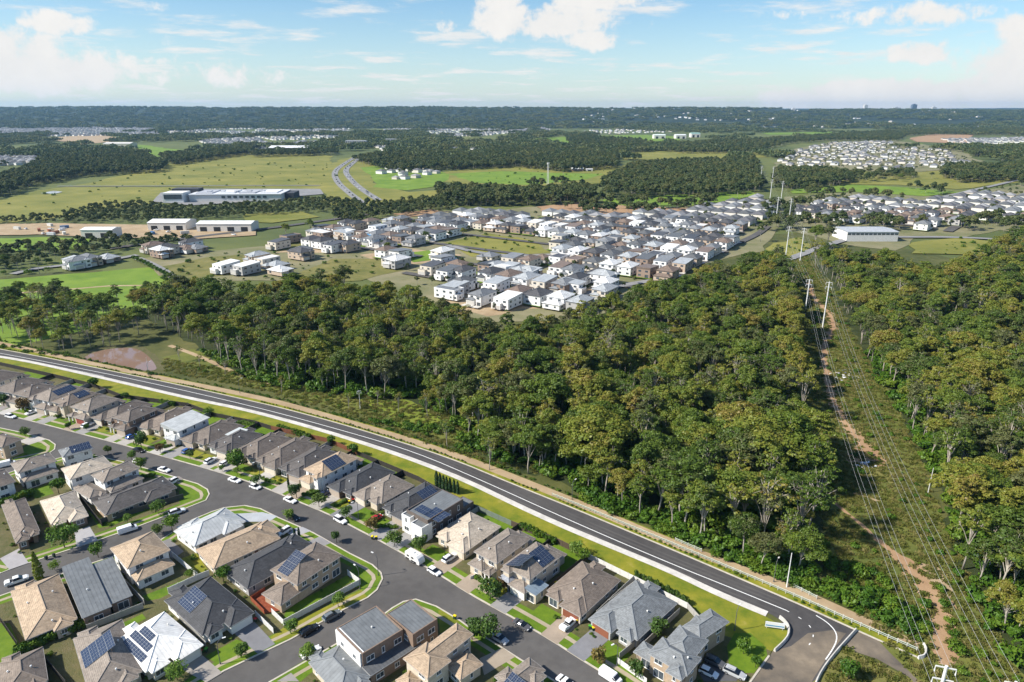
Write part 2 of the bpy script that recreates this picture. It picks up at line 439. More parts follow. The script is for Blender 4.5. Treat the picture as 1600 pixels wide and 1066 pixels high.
BLOCK_C = GP((-220, 1000)) + QL('2', (0, 525), (240, 440), (590, 315), (980, 190)) + QL('3', (0, 690), (120, 640), (200, 614), (330, 600), (430, 620), (530, 670), (760, 770), (990, 900), (1130, 970), (1185, 1020), (1195, 1060)) + QL('4', (985, 440), (960, 490), (900, 540), (740, 620), (420, 800), (0, 1000)) + QL('2', (1300, 1064)) + GP((250, 1110), (-220, 1110))
BLOCK_D = GP((380, 1110)) + QL('4', (280, 1064), (690, 830), (900, 710), (1050, 600), (1120, 560), (1200, 545), (1330, 590), (1480, 680)) + QL('5', (320, 950)) + QL('6', (80, 1064)) + GP((920, 1110))
LOT_MAT = EARTH
KERBS = []
def block(name, pts, close_kerb=True, kerb_pts=None):
    sheet(name, pts, LOT_MAT, 0.17)
    k = kerb_pts or (pts + [pts[0]])
    KERBS.append(k)
    # the kerb lies inside the block: find the side
    ar = sum(a[0] * b[1] - b[0] * a[1] for a, b in zip(pts, pts[1:] + pts[:1]))
    s = 1 if ar > 0 else -1
    k2 = k if s > 0 else list(reversed(k))
    o = put('kerb', kerb_mesh('kerb', k2, 0.42, 0.0, 0.19, KERB)); tag(o, kind='structure')
    return s
for nm, pts in (('lots_north', BLOCK_N), ('lots_corner', BLOCK_0), ('lots_west', BLOCK_B), ('lots_middle', BLOCK_C), ('lots_south', BLOCK_D)):
    block(nm, pts, kerb_pts=KERB_N + GP((1060, 1110), (1150, 1100), (1180, 1058), (1203, 1026)) if nm == 'lots_north' else None)
# verges: grass strip inside each kerb
def ring_side(pts):
    ar = sum(a[0] * b[1] - b[0] * a[1] for a, b in zip(pts, pts[1:] + pts[:1]))
    return 1 if ar > 0 else -1
WORN = mat('worn footpath', (.30, .25, .17), (.40, .34, .25), .5, c3=(.16, .18, .04), big=.09)
strip('verge_grass', KERB_N, .42, 5.2, LAWN, 0.182)
strip('worn_footpath', KERB_N, 2.7, 3.8, WORN, 0.19)
for pts in (BLOCK_0, BLOCK_B, BLOCK_C, BLOCK_D):
    s = ring_side(pts)
    q = pts + [pts[0]]
    if s < 0: q = list(reversed(q))
    strip('verge_grass', q, .42, 4.2, LAWN, 0.182)
    strip('worn_footpath', q, 1.9, 2.9, WORN, 0.19)
# corner lawn by the road bend
sheet('corner_lawn', GP((1140, 1052), (1178, 1053), (1199, 1025), (1196, 1012), (1172, 990), (1148, 990), (1136, 1010)), LAWN, 0.187)

# ---- pond and clearings
sheet('pond', smooth_ring(GP((128, 560), (150, 549), (190, 543), (215, 545), (232, 556), (245, 573), (244, 579), (225, 580), (190, 571), (155, 566), (133, 565)), 2), WATER, 0.10)
sheet('pond_bank', rough_ring(smooth_ring(GP((112, 562), (145, 544), (190, 537), (222, 540), (248, 556), (262, 580), (246, 588), (205, 578), (150, 571)), 2), 3, .7), EARTH, 0.06)
sheet('lime_field', rough_ring(GP((-40, 440), (60, 432), (150, 425), (232, 417), (268, 437), (262, 470), (200, 500), (120, 520), (0, 545), (-120, 545)), 15, 2), FIELD_GREEN, 0.05)
strip('field_track', GP((-40, 463), (100, 453), (170, 447), (240, 446)), -1.6, 1.6, SANDY, 0.09)
sheet('clearing_grass', rough_ring(GP((255, 560), (300, 545), (420, 590), (600, 620), (690, 640), (745, 690), (720, 700), (560, 648), (400, 605)), 8, 2), mat('clearing grass', (.075, .10, .018), (.16, .165, .035), .25, bump=.6, bscale=1.5, c3=(.25, .21, .09), big=.05), 0.05)
sheet('bright_clearing', rough_ring(GP((560, 625), (650, 620), (735, 640), (742, 668), (690, 672), (610, 650)), 5, 1.2), mat('fresh grass', (.12, .16, .018), (.19, .22, .03), .3, bump=.5, c3=(.08, .10, .02)), 0.06)
strip('clearing_track', smooth_line(GP((265, 540), (320, 560), (370, 585), (420, 600)), 2), -1.3, 1.3, SANDY, 0.08)

# ---- power line corridor
CORR = GP((1232, 395), (1262, 395), (1290, 440), (1330, 520), (1380, 600), (1430, 690), (1460, 780), (1490, 850), (1540, 960), (1600, 1060), (1640, 1130), (1480, 1130), (1400, 1020), (1330, 950), (1290, 880), (1282, 780), (1262, 690), (1245, 600), (1243, 500), (1236, 440))
sheet('corridor_grass', rough_ring(CORR, 8, 2), mat('corridor grass', (.070, .095, .018), (.15, .155, .035), .22, bump=.8, bscale=1.1, c3=(.26, .21, .09), big=.045), 0.07)
TRACK = smooth_line(GP((1262, 440), (1272, 470), (1298, 492), (1303, 510), (1290, 532), (1286, 560), (1292, 590), (1300, 625), (1322, 665), (1345, 690), (1370, 715)), 3)
TRACK2 = smooth_line(GP((1303, 785), (1340, 815), (1372, 845), (1405, 872), (1432, 900), (1455, 925), (1466, 950), (1470, 985), (1474, 1020), (1480, 1050)), 3)
def ragged_strip(name, line, w, m, z, seed, wf=None):
    rnd = random.Random(seed); pts = resample(line, 2.0); n = len(pts)
    ww = [(w * (1 + .45 * rnd.uniform(-1, 1))) * (wf(i / max(1, n - 1)) if wf else 1) for i in range(n)]
    a = offset_line(pts, 1.0); L_ = []; R_ = []
    for i, p in enumerate(pts):
        dx, dy = a[i][0] - p[0], a[i][1] - p[1]
        k = ww[i] / 2; k2 = w / 2 * (1 + .45 * rnd.uniform(-1, 1)) * (wf(i / max(1, n - 1)) if wf else 1)
        L_.append((p[0] + dx * k, p[1] + dy * k)); R_.append((p[0] - dx * k2, p[1] - dy * k2))
    sheet(name, L_ + list(reversed(R_)), m, z)
ragged_strip('dirt_track', TRACK, 3.6, DIRT, 0.11, 3, lambda t: 1 + .6 * math.sin(t * 5) ** 2)
ragged_strip('dirt_track_lower', TRACK2, 1.7, DIRT, 0.11, 4, lambda t: .7 + 3.2 * max(0, math.sin((t - .25) * 3.6)))
sheet('dirt_pad', rough_ring(smooth_ring(GP((1318, 716), (1345, 690), (1375, 705), (1392, 728), (1375, 733), (1335, 725)), 2), 2, .7, 5), DIRT, 0.105)
sheet('bare_patch', rough_ring(smooth_ring(GP((1300, 580), (1330, 577), (1345, 590), (1335, 605), (1312, 602)), 2), 2, .9, 15), GRASS_DRY, 0.10)
sheet('bare_patch', rough_ring(smooth_ring(GP((1300, 700), (1350, 680), (1400, 715), (1420, 745), (1380, 760), (1330, 745)), 2), 2, 1.2, 16), GRASS_DRY, 0.10)
sheet('bare_patch', rough_ring(smooth_ring(GP((1420, 880), (1470, 885), (1492, 930), (1480, 960), (1450, 940)), 2), 2, 1.0, 17), SANDY, 0.104)
ragged_strip('cross_track', smooth_line(GP((1224, 470), (1250, 478), (1290, 482), (1325, 480)), 2), 2.6, EARTH, 0.10, 6)
sheet('reed_bed', rough_ring(GP((1310, 768), (1340, 770), (1378, 785), (1410, 800), (1405, 806), (1360, 792), (1320, 778)), 3, .8), mat('dry reeds', (.26, .19, .10), (.38, .29, .17), 1.2, bump=.8), 0.10)
sheet('road_end_grass', rough_ring(GP((1272, 1070), (1300, 1030), (1318, 1012), (1370, 1032), (1420, 1060), (1440, 1090), (1380, 1130), (1262, 1120)), 4, .6), GRASS_DRY, 0.09)

# ---- fields, roads and bare ground farther out
FZ = [0.2]
def far_sheet(name, m, *pts, step=40, amp=8):
    FZ[0] += 0.02
    sheet(name, rough_ring(GP(*pts), step, amp, int(pts[0][0])), m, FZ[0])
far_sheet('estate_ground', mat('building site ground', (.13, .14, .055), (.25, .22, .13), .06, bump=.3, c3=(.36, .31, .22), big=.016), (545, 352), (640, 330), (760, 330), (850, 322), (1000, 330), (1190, 308), (1225, 320), (1215, 360), (1190, 392), (1130, 405), (1060, 430), (1000, 455), (950, 490), (860, 500), (760, 505), (690, 480), (560, 430), (450, 440), (330, 440), (250, 430), (215, 405), (300, 395), (470, 380), step=20, amp=3)
far_sheet('estate_ground_right', mat('building site ground', (.2, .2, .2)), (1225, 308), (1340, 300), (1480, 308), (1620, 285), (1800, 300), (1800, 390), (1560, 360), (1500, 372), (1430, 372), (1400, 392), (1330, 385), (1230, 360), step=20, amp=3)
far_sheet('bare_lots', SANDY, (690, 470), (760, 440), (850, 452), (960, 448), (975, 465), (900, 486), (820, 482), (760, 496), step=10, amp=2.5)
far_sheet('bare_lots', SANDY, (560, 398), (640, 388), (720, 398), (700, 408), (640, 414), (590, 410), step=10, amp=2.5)
far_sheet('bare_lots', SANDY, (430, 395), (500, 382), (600, 378), (600, 388), (520, 396), step=10, amp=2.5)
far_sheet('lot_grass', GRASS_DRY, (250, 418), (330, 402), (400, 398), (430, 412), (380, 428), (300, 436), (262, 428), step=15, amp=2)
far_sheet('lot_grass', GRASS_DRY, (455, 432), (520, 405), (600, 405), (640, 420), (560, 440), (480, 445), step=15, amp=2)
far_sheet('lot_grass', FIELD_OLIVE, (690, 382), (760, 365), (830, 375), (860, 395), (800, 400), (740, 402), step=15, amp=2)
far_sheet('lot_grass', GRASS_DRY, (430, 380), (500, 372), (510, 380), (440, 392), step=15, amp=2)
far_sheet('lot_grass', FIELD_GREEN, (620, 398), (690, 390), (720, 402), (650, 410), step=15, amp=2)
far_sheet('paddock', FIELD_OLIVE, (0, 312), (60, 298), (130, 288), (200, 272), (260, 257), (330, 241), (430, 238), (520, 244), (512, 258), (530, 292), (505, 302), (420, 297), (300, 292), (240, 318), (150, 330), (60, 345), (0, 350), (-200, 350), (-200, 330))
far_sheet('paddock', FIELD_OLIVE, (690, 270), (760, 262), (870, 258), (1000, 258), (1010, 270), (960, 284), (900, 293), (740, 293), (690, 284), (660, 276))
far_sheet('paddock', FIELD_GREEN, (700, 272), (780, 268), (860, 270), (940, 272), (920, 280), (820, 290), (740, 286))
far_sheet('paddock', FIELD_GREEN, (796, 219), (900, 213), (1010, 211), (1070, 214), (1040, 230), (960, 235), (890, 226), (800, 223))
far_sheet('paddock', FIELD_GREEN, (935, 313), (1010, 307), (1100, 303), (1170, 299), (1185, 304), (1150, 313), (1080, 322), (960, 322), step=25, amp=3)
far_sheet('paddock', FIELD_OLIVE, (505, 300), (500, 262), (545, 246), (600, 246), (580, 268), (590, 290), (640, 300), (700, 296), (690, 312), (600, 318), (560, 330), (500, 318))
far_sheet('paddock', FIELD_GREEN, (560, 262), (600, 258), (700, 270), (690, 290), (640, 298), (590, 292))
far_sheet('paddock', FIELD_OLIVE, (960, 238), (1060, 236), (1180, 238), (1200, 246), (1080, 250), (980, 250))
far_sheet('paddock', FIELD_GREEN, (1235, 297), (1330, 289), (1420, 294), (1500, 301), (1440, 307), (1330, 300), (1240, 303), step=25, amp=3)
far_sheet('paddock', FIELD_OLIVE, (1300, 262), (1420, 262), (1530, 270), (1600, 270), (1600, 285), (1500, 296), (1400, 290), (1310, 288))
far_sheet('paddock', FIELD_GREEN, (160, 232), (215, 226), (260, 232), (330, 238), (250, 246), (180, 240))
far_sheet('paddock', FIELD_GREEN, (-60, 272), (40, 268), (62, 274), (0, 280))
far_sheet('paddock', FIELD_GREEN, (-60, 375), (60, 372), (150, 375), (120, 390), (20, 394), (-60, 392), step=20, amp=3)
far_sheet('paddock', FIELD_GREEN, (660, 207), (740, 203), (770, 205), (720, 212), (665, 213))
far_sheet('paddock', FIELD_GREEN, (1190, 208), (1300, 206), (1300, 210), (1200, 211))
far_sheet('paddock', FIELD_GREEN, (1385, 226), (1440, 224), (1440, 238), (1395, 237))
far_sheet('paddock', FIELD_OLIVE, (380, 335), (470, 332), (500, 340), (420, 350), (380, 348), step=20, amp=3)
far_sheet('paddock', FIELD_OLIVE, (1200, 385), (1250, 372), (1270, 385), (1250, 405), (1205, 410), step=15, amp=3)
far_sheet('paddock', FIELD_OLIVE, (1420, 380), (1500, 372), (1560, 380), (1560, 400), (1430, 398), step=15, amp=3)
far_sheet('work_yard', SANDY, (-60, 352), (80, 350), (200, 352), (285, 352), (400, 355), (400, 368), (290, 376), (170, 372), (60, 368), (-60, 370), step=15, amp=2.5)
far_sheet('work_yard', DIRT, (840, 324), (900, 317), (1000, 324), (1090, 326), (1060, 336), (940, 337), (850, 333), step=15, amp=2.5)
far_sheet('work_yard', DIRT, (612, 335), (680, 328), (690, 333), (640, 340), step=15, amp=2)
far_sheet('work_yard', DIRT, (1420, 216), (1460, 210), (1520, 211), (1512, 225), (1430, 222), step=30, amp=8)
far_sheet('work_yard', SANDY, (60, 216), (150, 211), (210, 218), (130, 226), step=40, amp=8)
far_sheet('car_park', ROAD_FAR, (238, 316), (252, 302), (300, 296), (500, 296), (505, 304), (460, 308), (390, 316), (300, 322), step=20, amp=1)
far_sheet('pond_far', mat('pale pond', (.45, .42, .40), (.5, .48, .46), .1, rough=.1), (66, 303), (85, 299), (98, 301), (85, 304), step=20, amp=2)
def far_road(name, w, *pts, m=ROAD_FAR):
    FZ[0] += 0.02
    strip(name, smooth_line(GP(*pts), 2), -w / 2, w / 2, m, FZ[0])
far_road('highway', 11, (560, 243), (535, 258), (521, 270), (527, 286), (545, 302), (566, 318))
far_road('highway', 11, (566, 244), (548, 258), (538, 268), (550, 284), (568, 299), (592, 314))
far_road('estate_street', 9, (170, 390), (300, 372), (420, 358), (520, 344), (600, 332), m=ASPHALT)
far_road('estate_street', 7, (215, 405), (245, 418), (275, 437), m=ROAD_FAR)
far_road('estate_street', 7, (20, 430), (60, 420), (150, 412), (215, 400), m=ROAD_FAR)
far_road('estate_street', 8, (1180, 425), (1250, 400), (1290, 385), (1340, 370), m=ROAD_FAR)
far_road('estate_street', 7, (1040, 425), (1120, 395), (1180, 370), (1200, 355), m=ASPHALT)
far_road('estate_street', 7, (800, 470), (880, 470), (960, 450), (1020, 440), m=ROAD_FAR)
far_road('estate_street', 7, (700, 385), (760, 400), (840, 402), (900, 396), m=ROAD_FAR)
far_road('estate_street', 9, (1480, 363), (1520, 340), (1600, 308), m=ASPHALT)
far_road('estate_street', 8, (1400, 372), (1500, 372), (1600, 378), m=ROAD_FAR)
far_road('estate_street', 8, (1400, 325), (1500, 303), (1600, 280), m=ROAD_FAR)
far_road('country_road', 7, (90, 292), (250, 292), (380, 291), (500, 291))

far_sheet('hillside_estate_ground', mat('building site ground', (.2, .2, .2)), (1205, 262), (1240, 234), (1300, 222), (1400, 220), (1495, 234), (1540, 256), (1620, 262), (1620, 270), (1480, 266), (1400, 271), (1300, 265))
# ---- low hills along the horizon
def hill_height(seed, y0, y1, prof):
    rnd = np.random.RandomState(seed)
    ph = rnd.rand(12) * 6.28; fr = np.array([.0004, .0007, .0011, .0016, .0023, .0035, .005, .0071, .0097, .013, .019, .027]); am = 1 / (1 + np.arange(12) * .8)
    def f(x, y):
        t = min(1, max(0, (y - y0) / (y1 - y0))); e = 3 * t * t - 2 * t ** 3
        n = float((am * np.sin(x * fr + ph + y * fr * .35)).sum() / am.sum())
        return -1 + e * (prof(x / y) + 22 * n)
    return f
def hills(name, y0, y1, prof, m, seed, x0=-14000, x1=14000, nx=260, ny=40):
    f = hill_height(seed, y0, y1, prof); xs = np.linspace(x0, x1, nx)
    vs = [(x, y0 + (y1 - y0) * j / (ny - 1), f(x, y0 + (y1 - y0) * j / (ny - 1))) for j in range(ny) for x in xs]
    fs = [(j * nx + i, j * nx + i + 1, (j + 1) * nx + i + 1, (j + 1) * nx + i) for j in range(ny - 1) for i in range(nx - 1)]
    me = bpy.data.meshes.new(name); me.from_pydata([tuple(map(float, v)) for v in vs], [], fs); me.materials.append(m)
    tag(put(name, me), kind='structure')
    return f
HILL = mat('wooded hills', (.014, .026, .014), (.034, .050, .022), .018, c3=(.13, .13, .07), big=.0035, bump=1.0, bscale=.02, detail=9, split=(.38, .60))
HILL_Z = hills('hills', 4300, 8000, lambda u: 118 + 12 * (1 - min(1, abs(u + .55) / .55)) - 26 * max(0, min(1, (u - .25) / .2)), HILL, 4)
hills('far_hills', 9000, 14500, lambda u: 128, HILL, 9)
# ================================================================== trees
def leaf_mat(name, c1, c2, c3, trans=.22, varied=False):
    m = bpy.data.materials.new(name); m.use_nodes = True
    nt = m.node_tree; L = nt.links.new; nt.nodes.clear()
    out = nd(nt, 'ShaderNodeOutputMaterial')
    at = nd(nt, 'ShaderNodeAttribute', attribute_name='tone')
    oi = nd(nt, 'ShaderNodeObjectInfo')
    # each leaf clump and tree has its own tone; gum clump tops painted lit
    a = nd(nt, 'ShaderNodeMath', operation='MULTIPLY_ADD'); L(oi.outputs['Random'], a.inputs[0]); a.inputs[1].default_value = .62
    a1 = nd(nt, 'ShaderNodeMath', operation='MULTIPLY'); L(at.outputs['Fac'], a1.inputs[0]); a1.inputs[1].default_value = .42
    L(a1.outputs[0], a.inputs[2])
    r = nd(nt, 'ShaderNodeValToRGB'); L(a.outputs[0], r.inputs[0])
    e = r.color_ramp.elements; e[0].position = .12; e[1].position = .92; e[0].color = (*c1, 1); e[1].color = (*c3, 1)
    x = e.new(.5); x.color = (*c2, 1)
    if varied:      # a few grey-olive and a few rusty crowns
        e[0].position = .38; e[1].position = .56; e[2].position = .79
        x = e.new(.24); x.color = (c2[0] * .95, c2[1] * .72, c2[2] * 1.9, 1)
        x = e.new(.975); x.color = (c3[0] * 1.05, c3[1] * .72, c3[2] * 1.5, 1)
    d = nd(nt, 'ShaderNodeBsdfDiffuse'); t = nd(nt, 'ShaderNodeBsdfTranslucent')
    g = nd(nt, 'ShaderNodeBsdfGlossy'); g.inputs['Roughness'].default_value = .5
    L(r.outputs[0], d.inputs[0]); L(r.outputs[0], t.inputs[0]); g.inputs[0].default_value = (.5, .55, .5, 1)
    mx = nd(nt, 'ShaderNodeMixShader'); mx.inputs[0].default_value = trans; L(d.outputs[0], mx.inputs[1]); L(t.outputs[0], mx.inputs[2])
    m2 = nd(nt, 'ShaderNodeMixShader'); m2.inputs[0].default_value = .035; L(mx.outputs[0], m2.inputs[1]); L(g.outputs[0], m2.inputs[2])
    L(m2.outputs[0], out.inputs[0])
    return m
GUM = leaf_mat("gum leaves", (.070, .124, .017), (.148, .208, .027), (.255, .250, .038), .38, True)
GUM_FAR = leaf_mat('distant leaves', (.045, .072, .024), (.085, .112, .034), (.14, .142, .045))
SHRUB = leaf_mat('shrub leaves', (.035, .090, .008), (.075, .155, .012), (.14, .20, .018))
GARDEN = leaf_mat('garden leaves', (.030, .065, .012), (.065, .125, .020), (.12, .17, .03))
BARK = mat('pale gum bark', (.28, .245, .20), (.46, .42, .36), 1.5, world_co=False, bump=.3, c3=(.18, .14, .10))
BARK_DARK = mat('grey bark', (.10, .08, .06), (.20, .17, .13), 2, world_co=False, bump=.4)

def quads_mesh(name, cen, nrm, size, tone, m, rnd, elong=1.5):
    n = len(cen)
    nrm = nrm / np.maximum(1e-6, np.linalg.norm(nrm, axis=1, keepdims=True))
    ref = rnd.normal(size=(n, 3))
    u = np.cross(nrm, ref); u /= np.maximum(1e-6, np.linalg.norm(u, axis=1, keepdims=True))
    w = np.cross(nrm, u)
    s = size[:, None]
    v = np.stack([cen - u * s * .5 * elong, cen + w * s * .5 + u * s * rnd.uniform(-.3, .3, (n, 1)), cen + u * s * .5 * elong, cen - w * s * .5 + u * s * rnd.uniform(-.3, .3, (n, 1))], 1).reshape(-1, 3)
    me = bpy.data.meshes.new(name)
    me.vertices.add(4 * n); me.vertices.foreach_set('co', v.ravel())
    me.loops.add(4 * n); me.loops.foreach_set('vertex_index', np.arange(4 * n, dtype=np.int32))
    me.polygons.add(n); me.polygons.foreach_set('loop_start', np.arange(0, 4 * n, 4, dtype=np.int32)); me.polygons.foreach_set('loop_total', np.full(n, 4, dtype=np.int32))
    at = me.attributes.new('tone', 'FLOAT', 'FACE'); at.data.foreach_set('value', tone.astype(np.float32))
    me.materials.append(m); me.update(); me.validate()
    return me
def clump_leaves(rnd, c, r, n, flat=.7, lo=-.35):
    d = rnd.normal(size=(n * 2, 3)); d /= np.linalg.norm(d, axis=1, keepdims=True)
    d = d[d[:, 2] > lo][:n]
    k = len(d)
    rr = r * rnd.uniform(.72, 1.06, (k, 1))
    p = c + d * rr * np.array([1, 1, flat])
    nn = d + rnd.normal(size=(k, 3)) * .55 + np.array([0, 0, .25])
    return p, nn
def gum_tree(seed, h=20.0, rad=5.0, crown_from=.5, nlimb=7, per=5, leaf=.44, nleaf=50, lean=.07, spars=1.0, m=None, cr=(.9, 1.65), flat=.66):
    """returns (trunk mesh, crown mesh); origin at the base"""
    rnd = np.random.RandomState(seed)
    mb = MB(); P, N, S, T = [], [], [], []
    tx, ty = rnd.uniform(-lean, lean, 2) * h
    fork = h * rnd.uniform(.28, .5)
    kx, ky = rnd.uniform(-.4, .4, 2)
    mb.tube([(0, 0, -.3), (tx * .25 + kx, ty * .25 + ky, fork * .5), (tx * .55, ty * .55, fork), (tx * .8, ty * .8, h * .84)], [h * .0125, h * .0105, h * .0085, h * .003], 7)
    for i in range(nlimb):
        a = i * 2.399 + rnd.uniform(-.5, .5)
        fr_ = (i + .4) / nlimb
        rr = rad * math.sqrt(fr_) * rnd.uniform(.7, 1.08)
        dome = math.sqrt(max(.04, 1 - (rr / (rad * 1.15)) ** 2))
        top = h * (crown_from + (1 - crown_from) * (.12 + .85 * dome * rnd.uniform(.8, 1.0))) - .8
        ex, ey = tx + math.cos(a) * rr, ty + math.sin(a) * rr
        zb = min(top - 1.5, fork * rnd.uniform(.85, 1.35))
        sx, sy = tx * .6, ty * .6
        mid = (sx + (ex - sx) * .42 + rnd.uniform(-.4, .4), sy + (ey - sy) * .42 + rnd.uniform(-.4, .4), zb + (top - zb) * .58)
        mb.tube([(sx, sy, zb * .92), mid, (ex, ey, top)], [h * .0058, h * .0042, h * .0016], 5, cap=False)
        tone_l = rnd.uniform(-.14, .14)
        for k in range(per):
            b = rnd.uniform(0, 6.28); q = rnd.uniform(.2, 1) ** .7 * 2.2 * rad / 5 if k else 0
            c = np.array([ex + math.cos(b) * q, ey + math.sin(b) * q, top + rnd.uniform(-2.6, .7) - q * .3])
            if k: mb.tube([(ex * .6 + mid[0] * .4, ey * .6 + mid[1] * .4, top * .6 + mid[2] * .4), tuple(c)], [h * .0022, h * .001], 4, cap=False)
            r = rnd.uniform(*cr) * rad / 5
            n = int(nleaf * spars * (r / 1.1) ** 1.5 + 6)
            p, nn = clump_leaves(rnd, c, r, n, flat, -.15)
            t = np.clip(.46 + tone_l + rnd.uniform(-.15, .15) + rnd.normal(size=len(p)) * .10 + .12 * (p[:, 2] - c[2]) / r, 0, 1)  # clump tops lighter: light from above put into the leaf tone
            P.append(p); N.append(nn); T.append(t); S.append(leaf * rnd.uniform(.6, 1.25, len(p)))
    P, N, T, S = np.concatenate(P), np.concatenate(N), np.concatenate(T), np.concatenate(S)
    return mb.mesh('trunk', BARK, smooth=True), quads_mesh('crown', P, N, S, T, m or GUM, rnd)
def bush_mesh(name, seed, w, h, n=10, leaf=.3, nleaf=45, m=None, flat=.8):
    rnd = np.random.RandomState(seed); P, N, S, T = [], [], [], []
    for k in range(n):
        a = rnd.uniform(0, 6.28); q = w * .5 * math.sqrt(rnd.uniform(0, 1)) * .75 if n > 1 else 0
        r = w * rnd.uniform(.22, .34) if n > 1 else w * .5
        z = h * rnd.uniform(.25, .72) if n > 1 else h * .5
        p, nn = clump_leaves(rnd, np.array([math.cos(a) * q, math.sin(a) * q, z]), r, nleaf, flat * h / max(w, .1) if n > 1 else h / w, lo=-.75)
        P.append(p); N.append(nn); T.append(np.clip(.5 + rnd.uniform(-.25, .25) + rnd.normal(size=len(p)) * .13, 0, 1)); S.append(leaf * rnd.uniform(.6, 1.3, len(p)))
    P, N, T, S = map(np.concatenate, (P, N, T, S))
    P[:, 2] = np.maximum(P[:, 2], .03)
    return quads_mesh(name, P, N, S, T, m or SHRUB, rnd)

GUMS = []
for i in range(11):
    GUMS.append(gum_tree(100 + i, h=20, rad=[5.2, 4.4, 5.8, 4.8, 3.6, 5.4, 6.0, 4.2, 5.0, 3.2, 4.6][i], crown_from=[.38, .5, .32, .42, .5, .3, .4, .55, .36, .45, .25][i], nlimb=[11, 10, 12, 11, 8, 12, 13, 9, 11, 8, 10][i], per=[7, 6, 7, 7, 6, 7, 7, 6, 7, 6, 7][i]))
THIN = [gum_tree(140 + i, h=20, rad=[4.6, 5.2, 3.8][i], crown_from=[.4, .5, .45][i], nlimb=9, per=4, spars=.55, cr=(.7, 1.2)) for i in range(3)] + [gum_tree(150, h=20, rad=4.6, crown_from=.4, nlimb=11, per=4, spars=.12, cr=(.6, 1.0))]      # open crowns, limbs showing
FARGUMS = [gum_tree(170 + i, h=16, rad=[5.0, 4.2, 5.6, 4.6][i], crown_from=.3, nlimb=7, per=3, leaf=1.15, nleaf=20, m=GUM_FAR, cr=(1.4, 2.4), flat=.8) for i in range(4)]
def joined(name, parts):
    """one hidden-from-scene mesh with trunk and crown together, for the uncounted masses"""
    bm = bmesh.new(); mats = []
    me = bpy.data.meshes.new(name)
    for k, p in enumerate(parts):
        n0 = len(bm.faces); bm.from_mesh(p); bm.faces.ensure_lookup_table()
        for f in bm.faces[n0:]: f.material_index = k
        me.materials.append(p.materials[0])
    bm.to_mesh(me); bm.free()
    return bpy.data.objects.new(name, me)
PROTO = {}
PROTO['gum'] = [joined('gum_form', g) for g in GUMS + THIN]
PROTO['far'] = [joined('far_form', g) for g in FARGUMS]
SHRUBS = [bush_mesh('foliage', 300 + i, [2.6, 3.4, 2.0, 3.0][i], [1.8, 2.4, 2.0, 1.5][i], 9, .36, 40) for i in range(4)]
PROTO['shrub'] = [bpy.data.objects.new('shrub_form', me) for me in SHRUBS]
def tuft(seed):
    rnd = np.random.RandomState(seed); n = 60
    c = np.stack([rnd.normal(size=n) * .5, rnd.normal(size=n) * .5, rnd.uniform(.03, .3, n)], 1)
    nn = np.stack([rnd.normal(size=n), rnd.normal(size=n), rnd.uniform(-.2, .5, n)], 1)
    return quads_mesh('tuft', c, nn, rnd.uniform(.25, .5, n), rnd.uniform(0, 1, n), TUFT, rnd, 2.0)
TUFT = leaf_mat('grass blades', (.11, .145, .025), (.20, .21, .05), (.31, .27, .10), .45)
PROTO['tuft'] = [bpy.data.objects.new('tuft_form', tuft(i)) for i in (1, 2)]

def scatter(name, pts, proto, label=None, cat=None):
    """ONE uncountable mass: points carrying instances; pts = (x, y, z, scale, rot)"""
    n = len(pts)
    me = bpy.data.meshes.new(name)
    a = np.array(pts, dtype=np.float32).reshape(n, 5)
    me.vertices.add(n); me.vertices.foreach_set('co', a[:, :3].ravel())
    for k, nm in ((3, 'sc'), (4, 'ro')):
        at = me.attributes.new(nm, 'FLOAT', 'POINT'); at.data.foreach_set('value', a[:, k].copy())
    at = me.attributes.new('pick', 'INT', 'POINT'); at.data.foreach_set('value', np.random.RandomState(7).randint(0, len(proto), n).astype(np.int32))
    o = put(name, me); tag(o, label, cat, kind='stuff')
    ng = bpy.data.node_groups.new(name, 'GeometryNodeTree')
    ng.interface.new_socket('Geometry', in_out='INPUT', socket_type='NodeSocketGeometry')
    ng.interface.new_socket('Geometry', in_out='OUTPUT', socket_type='NodeSocketGeometry')
    L = ng.links.new
    gi = nd(ng, 'NodeGroupInput'); go = nd(ng, 'NodeGroupOutput'); ip = nd(ng, 'GeometryNodeInstanceOnPoints'); jn = nd(ng, 'GeometryNodeJoinGeometry')
    for p in reversed(proto):
        oi = nd(ng, 'GeometryNodeObjectInfo'); oi.inputs['Object'].default_value = p; oi.inputs['As Instance'].default_value = True
        L(oi.outputs['Geometry'], jn.inputs[0])
    def attr(nm, dt):
        q = nd(ng, 'GeometryNodeInputNamedAttribute', data_type=dt); q.inputs['Name'].default_value = nm
        return [s for s in q.outputs if s.enabled and s.name == 'Attribute'][0]
    L(gi.outputs[0], ip.inputs['Points']); L(jn.outputs[0], ip.inputs['Instance']); ip.inputs['Pick Instance'].default_value = True
    L(attr('pick', 'INT'), ip.inputs['Instance Index']); L(attr('sc', 'FLOAT'), ip.inputs['Scale'])
    cx = nd(ng, 'ShaderNodeCombineXYZ'); L(attr('ro', 'FLOAT'), cx.inputs[2]); L(cx.outputs[0], ip.inputs['Rotation'])
    L(ip.outputs[0], go.inputs[0])
    md = o.modifiers.new('scatter', 'NODES'); md.node_group = ng
    return o

